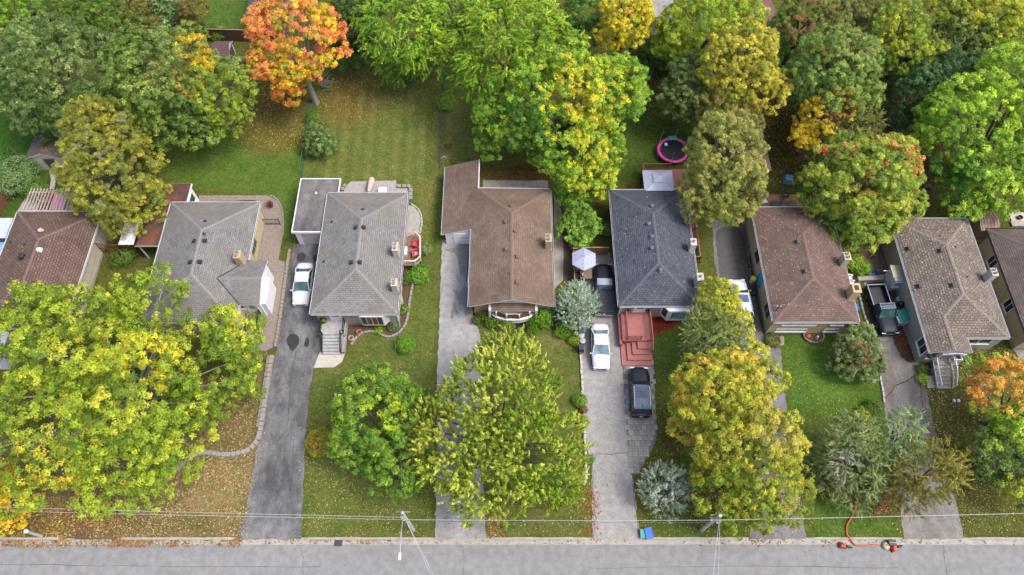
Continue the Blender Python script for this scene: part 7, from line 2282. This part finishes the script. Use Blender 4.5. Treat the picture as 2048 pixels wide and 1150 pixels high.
MB().lathe((c2.x, c2.y, .2), [(.14, 0), (.17, .1), (.09, .25), (.12, .32), (.03, .42)], 12).build('figure', white, gn, smooth=True)
MB().lathe((c2.x, c2.y, .195), [(.18, 0), (.18, .02)], 12).build('plinth', conc_d, gn)
# between plum-brown and taupe houses
c = at(1745, 548, .4)
wbw = thing('wheelbarrow', 'dark blue wheelbarrow beside the concrete edge', 'wheelbarrow', (c.x, c.y, 0), R(6))
MB().add([(-.55, -.35, .6), (.5, -.3, .62), (.5, .3, .62), (-.55, .35, .6), (-.3, -.2, .25), (.35, -.18, .3), (.35, .18, .3), (-.3, .2, .25)], [(0, 1, 5, 4), (1, 2, 6, 5), (2, 3, 7, 6), (3, 0, 4, 7), (4, 5, 6, 7)]).build('tray', surf('barrow_blue', '3a4f7d', .15, 3, .4), wbw, world=False)
MB().tube([(-.75, -.04, .2), (-.75, .04, .2)], .2, 14).build('wheel', tyre_m, wbw, world=False)
for s in (-1, 1):
    MB().tube([(-.75, s * .06, .2), (.3, s * .25, .3), (1.0, s * .3, .6)], .025, 6).build('handle', tin, wbw, world=False)
    MB().bar((.3, s * .22, .3), (.35, s * .25, 0), .04, .04).build('leg', tin, wbw, world=False)
cw = thing('concrete_wall', 'low weathered concrete wall above the navy pickup', 'wall', at(1735, 560))
a, b_ = at(1712, 562), at(1764, 560)
MB().bar(a + Vector((0, 0, .25)), b_ + Vector((0, 0, .25)), .45, .5).build('wall', surf('concrete_mossy', '8d9484', .3, 2, .9, .4), cw)
MB().bar(a + Vector((0, 0, .53)), b_ + Vector((0, 0, .53)), .5, .06).build('coping', conc_d, cw)
c = at(1806, 632, 1.1)
bx2 = thing('storage_chest', 'pale storage chest with teal lid beside the navy pickup', 'chest', (c.x, c.y, .02), R(8))
MB().cbox(0, 0, 1.35, 1.3, 1.1, 0, 0, 0, .85).build('body', surf('chest_white', 'b9bdb9', .1), bx2, world=False)
MB().cbox(.08, .05, 1.25, 1.35, 1.1, 1.22, 0, 0, .95).build('lid', surf('lid_teal', '2f7a74', .12, 2, .5), bx2, world=False, bevel=.04)
MB().box(-.75, -.69, -.3, .3, .7, .8).build('handle', black, bx2, world=False)
c = at(1800, 610, .6)
bq = thing('barbecue', 'black kettle barbecue beside the teal-lidded chest', 'barbecue', (c.x, c.y, .02))
MB().lathe((c.x, c.y, .55), [(.08, 0), (.28, .12), (.33, .3), (.28, .48), (.05, .58)], 16).build('bowl', black, bq, smooth=True)
for i in range(3):
    a_ = i * 2.1
    MB().bar((c.x + .15 * math.cos(a_), c.y + .15 * math.sin(a_), .62), (c.x + .35 * math.cos(a_), c.y + .35 * math.sin(a_), .02), .03, .03).build('leg', tin, bq)
c = at(1797, 600, .4)
dp = thing('water_drum', 'pale green drum behind the kettle barbecue', 'drum', (c.x, c.y, .02))
MB().lathe((c.x, c.y, .02), [(.3, 0), (.33, .3), (.3, .6), (.05, .66)], 14).build('body', surf('drum_green', '9aa896', .15), dp)
MB().lathe((c.x, c.y, .68), [(.08, 0), (.06, .08)], 10).build('cap', black, dp)
z = 2.2
en = thing('side_porch', 'small grey side entrance with beige roof on the taupe house', 'porch', at(1795, 560))
a, b_ = at(1789, 552, z), at(1812, 552, z)
y1_ = at(1800, 545, z).y
MB().box(a.x, hpG.x0 + .13, a.y - .5, y1_ + .7, 0, z - .08).build('wall', surf('porch_wall', '9aa3a8', .1), en)
MB().box(a.x - .15, hpG.x0 + .13, a.y - .2, y1_ + .85, z - .075, z + .02).build('roof', surf('roof_beige', '9c9678', .15), en)
window(en, 'front', a.y - .5, a.x + .15, a.x + .95, .9, 1.9, 1, gm=glass_l)
c = at(1782, 543, 1.6)
at_ = thing('clothes_pole', 'white metal cross-post beside the taupe house', 'post', (c.x, c.y, 0))
MB().tube([(c.x, c.y, 0), (c.x, c.y, 1.9)], .05, 8).build('post', white, at_)
MB().bar((c.x - .8, c.y, 1.75), (c.x + .6, c.y, 1.75), .08, .06).build('crossbar', white, at_)
MB().cbox(c.x, c.y + .25, .2, .4, 1.8, 2.1, R(20)).build('box', surf('box_pale', 'c4c2c0', .1), at_)
for lab, px, py, colr in (('dark bicycle parts under the vine shrubs', 1738, 515, '2b2a2a'),):
    c = at(px, py, .4)
    T = thing('bicycle', lab, 'bicycle', (c.x, c.y, 0), R(20))
    for s in (-.5, .5):
        k = 20
        MB().tube([(s + .32 * math.cos(2 * math.pi * j / k), 0, .34 + .32 * math.sin(2 * math.pi * j / k)) for j in range(k + 1)], .03, 6).build('wheel', tyre_m, T, world=False)
    MB().bar((-.5, 0, .34), (-.15, 0, .8), .04, .04).bar((-.15, 0, .8), (.35, 0, .75), .04, .04).bar((.35, 0, .75), (.5, 0, .34), .04, .04).bar((-.15, 0, .8), (0, 0, .35), .04, .04).bar((0, 0, .35), (.35, 0, .75), .04, .04).build('frame', tin, T, world=False)
    MB().box(-.27, -.02, -.07, .07, .82, .88).build('saddle', black, T, world=False)
    MB().bar((.36, -.25, .9), (.36, .25, .9), .03, .03).build('handlebar', tin, T, world=False)
for lab, px, py in (('white garden chair right of the plum-brown house chimneys', 1698, 556), ('second white garden chair right of the plum-brown house chimneys', 1702, 567)):
    chair(lab, px, py, white, R(80), w=.5)
c = at(1711, 614, .4)
crate('blue plastic tub at the corner of the plum-brown house', 1711, 614, '2a5fb0', .6, .6, .5)
for lab, px, py in (('white stone on the taupe house front lawn, left of the pair', 1908, 801), ('white stone on the taupe house front lawn, right of the pair', 1917, 801)):
    c = at(px, py, .1)
    T = thing('stone', lab, 'stone', (c.x, c.y, 0))
    MB().lathe((c.x, c.y, -.05), [(.1, 0), (.17, .08), (.16, .18), (.07, .26)], 9).build('rock', surf('stone_white', 'c4c2be', .15), T, smooth=True)
for i, (lab, px, py, ang) in enumerate((('weathered wooden plank lying under the orange-tipped maple', 1948, 776, 8), ('second weathered plank lying beside the first under the orange-tipped maple', 1952, 769, -6))):
    c = at(px, py)
    T = thing('plank', lab, 'plank', (c.x, c.y, 0), R(ang))
    MB().box(-.9, .9, -.12, .12, .01 + i * .01, .1).build('board', cedar_w, T, world=False)
    MB().box(-.85, -.75, -.14, .14, .1, .13).build('batten', cedar, T, world=False)
c = at(1886, 372, .4)
bbq = thing('barbecue', 'dark patio barbecue behind the taupe house near the bright maple', 'barbecue', at(1848, 378))
c = at(1848, 378, .5)
MB().cbox(c.x, c.y, 1.1, .55, .5, .95).build('body', black, bbq, bevel=.05)
MB().cbox(c.x, c.y, .9, .5, .95, 1.15, 0, 0, .8).build('lid', surf('lid_dark', '3a3b40', .1, 3, .4), bbq, bevel=.05)
for s in (-1, 1):
    MB().cbox(c.x + s * .45, c.y, .06, .45, 0, .5).build('leg', tin, bbq)
sl_o = thing('patio_slab', 'pale concrete slabs with a black pot behind the right-edge house', 'slab', at(2036, 442))
a = at(2036, 440)
MB().box(a.x - .8, a.x + 2.5, a.y - .2, a.y + .9, 0, .12).build('slab', conc_l, sl_o)
MB().box(a.x - 1.0, a.x + 2.5, a.y - .9, a.y - .25, 0, .2).build('slab', conc, sl_o)
MB().lathe((a.x + .1, a.y + .15, .12), [(.2, 0), (.28, .25), (.24, .25), (.18, .1)], 14).build('pot', black, sl_o)
c = at(896, 292)
mh = thing('earth_mound', 'small dark earth mound on the brown house back lawn', 'mound', (c.x, c.y, 0))
MB().lathe((c.x, c.y, -.02), [(.45, 0), (.36, .1), (.2, .2), (.04, .24)], 11).build('earth', soil, mh, smooth=True)
MB().lathe((c.x + .3, c.y + .2, -.02), [(.2, 0), (.12, .1), (.03, .14)], 9).build('clod', soil, mh, smooth=True)
# dead twigs at the foot of the orange maple
c = at(650, 180)
br_ = thing('fallen_branch', 'bare grey branches at the foot of the orange maple', 'branches', (c.x, c.y, 0))
mb = MB()
rr2 = random.Random(4)
for i in range(16):
    a_ = rr2.uniform(-.6, 1.5)
    L = rr2.uniform(.8, 2.2)
    p0 = c + Vector((rr2.uniform(-.5, .3), rr2.uniform(-.5, .5), .3 + rr2.random()))
    p1 = p0 + Vector((L * math.cos(a_), L * math.sin(a_), rr2.uniform(-.2, .5)))
    mb.tube([p0, p0.lerp(p1, .5) + Vector((0, 0, .12)), p1], [.045, .03, .01], 5)
tag(mb.build('twigs', bark_g, br_), kind='stuff')
# ================================================================ FALLEN LEAVES
def scatter(areas, name, label, zf=None):
    "loose fallen leaves over polygons: (pixel polygon, how many, colours)"
    g = np.random.default_rng(77)
    PP, CC, SS = [], [], []
    for poly_px, cnt, cols, sz in areas:
        w = np.array(pix(poly_px))
        lo, hi = w.min(0), w.max(0)
        k = int(cnt * 3)
        xy = lo + (hi - lo) * g.random((k, 2))
        ins = np.zeros(k, bool)
        for i in range(len(w)):
            (x1_, y1_), (x2_, y2_) = w[i], w[i - 1]
            ins ^= ((y1_ > xy[:, 1]) != (y2_ > xy[:, 1])) & (xy[:, 0] < (x2_ - x1_) * (xy[:, 1] - y1_) / ((y2_ - y1_) or 1e-9) + x1_)
        xy = xy[ins]
        nz = vnoise(xy[:, 0], xy[:, 1], 1.6, 21) * .6 + vnoise(xy[:, 0], xy[:, 1], .5, 22) * .4
        xy = xy[g.random(len(xy)) < np.clip((nz - .22) * 1.9, .06, 1)][:cnt]
        if hi[1] - lo[1] > 3:
            xy = xy + g.normal(0, .55, xy.shape)
            xy = xy[(xy[:, 1] > KY0) & (g.random(len(xy)) < .95)]
        z_ = np.where((xy[:, 1] < KY2 + .02), -.075, .03) + g.random(len(xy)) * .03
        PP.append(np.column_stack([xy, z_]))
        cl = np.array([lin(c_) for c_ in cols])
        CC.append(cl[g.integers(0, len(cl), len(xy))] * g.uniform(.45, 1.05, (len(xy), 1)) * .85)
        SS.append(np.full(len(xy), sz) * g.uniform(.7, 1.4, len(xy)))
    P, Cc, S_ = np.concatenate(PP), np.concatenate(CC), np.concatenate(SS)
    M = len(P)
    Nn = unit(np.array([0, 0, 1.0]) + g.normal(0, .35, (M, 3)))
    o = leaf_obj(name, P, g.normal(size=(M, 3)), Nn, S_ * 1.2, S_ * .85, Cc, None, Matrix())
    tag(o, label, 'leaves', kind='stuff')
TAN, YEL, ORG, RED = ['b59a78', 'a08058', 'c4ad8c', '8a6a48'], ['c9b04a', 'b59a3c', 'd6c478'], ['b0683a', 'a05430', 'c07a48'], ['8a3a28', '7a3024']
scatter([
    ([(235, 870), (400, 905), (520, 690), (515, 900), (478, 1078), (230, 1078)], 9000, ['c8ae8c', 'b89870', 'd2bc9a', '9a7a58', 'b08468'], .12),
    ([(-40, 980), (230, 1000), (228, 1092), (-40, 1092)], 5200, TAN + YEL + ORG, .13),
    ([(0, 1078), (480, 1076), (480, 1094), (0, 1094)], 1500, TAN + ORG, .12),
    ([(480, 1076), (900, 1076), (900, 1088), (480, 1088)], 300, TAN + ORG, .11),
    ([(900, 1077), (2048, 1077), (2048, 1087), (900, 1087)], 150, ['6a5a48', '8a7458', '574838'], .1),
    ([(1400, 1076), (1660, 1076), (1660, 1092), (1400, 1092)], 50, ORG + ['6a4030'], .12),
    ([(640, 120), (885, 120), (880, 250), (640, 240)], 1100, YEL + TAN, .11),
    ([(620, 150), (720, 150), (720, 250), (618, 240)], 900, ['a8683a', '9a5c34', 'c4954a'], .12),
    ([(640, 230), (880, 230), (875, 380), (640, 360)], 520, YEL + TAN, .09),
    ([(470, 120), (640, 150), (610, 300), (440, 300)], 1900, YEL + ['a87a3c'], .11),
    ([(605, 900), (870, 900), (868, 1076), (603, 1076)], 1900, TAN + YEL, .1),
    ([(610, 700), (870, 690), (868, 900), (608, 900)], 500, YEL + TAN, .08),
    ([(970, 950), (1186, 950), (1186, 1076), (972, 1076)], 900, TAN + ORG + YEL, .1),
    ([(970, 1020), (1010, 1020), (1010, 1076), (972, 1076)], 500, TAN + ORG, .12),
    ([(1174, 980), (1188, 980), (1188, 1076), (1178, 1076)], 260, ORG, .12),
    ([(1275, 960), (1500, 960), (1500, 1076), (1280, 1076)], 1500, ORG + YEL, .1),
    ([(1310, 740), (1400, 740), (1400, 960), (1300, 940)], 800, YEL + ORG, .09),
    ([(1320, 120), (1240, 140), (1300, 240), (1340, 220)], 700, TAN + ['8a6a4a'], .11),
    ([(1500, 200), (1630, 200), (1620, 360), (1530, 370)], 2400, ['8a6c3c', 'a8854a', '6d5530', 'c4a866'], .11),
    ([(1740, 180), (1850, 180), (1900, 420), (1830, 400), (1760, 260)], 2200, ['7a5a38', '8a6840', '5f4830'], .12),
    ([(1610, 930), (1800, 930), (1800, 1076), (1612, 1076)], 600, YEL + ORG, .09),
    ([(1740, 985), (1800, 985), (1800, 1030), (1750, 1030)], 600, TAN + ORG, .11),
    ([(1852, 700), (2048, 690), (2048, 960), (1880, 900)], 2200, ['c9b98a', 'b59a6a', 'd6c89a', '8a6a48'], .1),
    ([(1890, 960), (2048, 960), (2048, 1076), (1928, 1076)], 900, YEL + TAN, .09),
    ([(1560, 690), (1700, 690), (1760, 850), (1580, 830)], 420, YEL, .08),
    ([(1788, 660), (1812, 664), (1822, 715), (1800, 705)], 900, ['a8552c', 'b5643a', '8a4a2c'], .13),
    ([(1480, 450), (1502, 450), (1512, 560), (1498, 590)], 700, ['7a4434', '8a5040', '5f3a2c'], .12),
    ([(960, 340), (1110, 345), (1105, 362), (962, 362)], 600, ['8a4a2c', '7a5030', 'a86a3c'], .11),
    ([(1305, 635), (1358, 635), (1345, 655), (1310, 672)], 500, RED, .1),
    ([(1736, 560), (1830, 560), (1830, 720), (1780, 700)], 500, ['6a5038', '8a6a48'], .1),
    ([(870, 1000), (880, 1076), (975, 1076), (965, 900), (1010, 900), (1010, 1076)], 260, ORG + TAN, .1),
    ([(1845, 740), (1856, 740), (1880, 860), (1900, 960), (1888, 960)], 700, ['b08a70', 'c49a80', '8a6048'], .11),
    ([(596, 740), (612, 740), (610, 1070), (598, 1070)], 260, TAN, .1),
    ([(1500, 1000), (1620, 1000), (1614, 1076), (1500, 1076)], 220, TAN + ORG, .1),
    ([(886, 240), (1000, 240), (1000, 330), (890, 325)], 240, TAN, .09),
], 'fallen_leaves', 'tan, yellow and orange fallen leaves scattered over lawns and kerb')
def roof_leaves(hp, cnt, cols, label, seed, yfront=None):
    g = np.random.default_rng(seed)
    y0_ = yfront if yfront is not None else hp.y0
    xy = np.column_stack([g.uniform(hp.x0 + .2, hp.x1 - .2, cnt), g.uniform(y0_ + .2, hp.y1 - .2, cnt)])
    if yfront is not None:
        xy = xy[(xy[:, 1] > hp.y0 + .2) | (xy[:, 0] < hp.x0 + 3.4)]
        zz_ = np.array([(hp.ze + (hp.zr - hp.ze) * min(1, max(0, (min(x - hp.x0, 2 * 40.72 - hp.x0 - x if y < hp.y0 + 1 else hp.x1 - x)) / ((hp.x1 - hp.x0) / 2)))) if y < hp.y0 + 1.9 and x < 42.6 else hp.z(x, y) for x, y in xy])
    else:
        zz_ = np.array([hp.z(x, y) for x, y in xy])
    P = np.column_stack([xy, zz_ + .035])
    M = len(P)
    cl = np.array([lin(c_) for c_ in cols])
    o = leaf_obj('roof_leaves', P, g.normal(size=(M, 3)), unit(np.array([0, 0, 1.0]) + g.normal(0, .15, (M, 3))), .13 * g.uniform(.6, 1.3, M), .1 * g.uniform(.6, 1.3, M), cl[g.integers(0, len(cl), M)] * g.uniform(.7, 1.2, (M, 1)), None, Matrix())
    tag(o, label, 'leaves', kind='stuff')
roof_leaves(hpF, 620, ['94756c', 'a5877c', '86665d', 'a8917f'], 'pale fallen leaves speckling the plum-brown roof', 31)
roof_leaves(hpG, 800, ['a89c8c', 'b5ab98', '9a8c7c', 'b8ae90'], 'pale fallen leaves speckling the taupe roof', 32, 26.8)

for _hp, _seed, _lab in ((hpB, 41, 'few dry leaves on the grey roof with the side entrance'), (hpE, 42, 'few dry leaves on the blue-grey roof'), (hpA, 43, 'few dry leaves on the left-edge brown roof'), (hpC, 44, 'few dry leaves on the grey chimney house roof')):
    roof_leaves(_hp, 70, ['8a7a5c', '9c8a60', '6f5c48', 'a59a6a'], _lab, _seed)
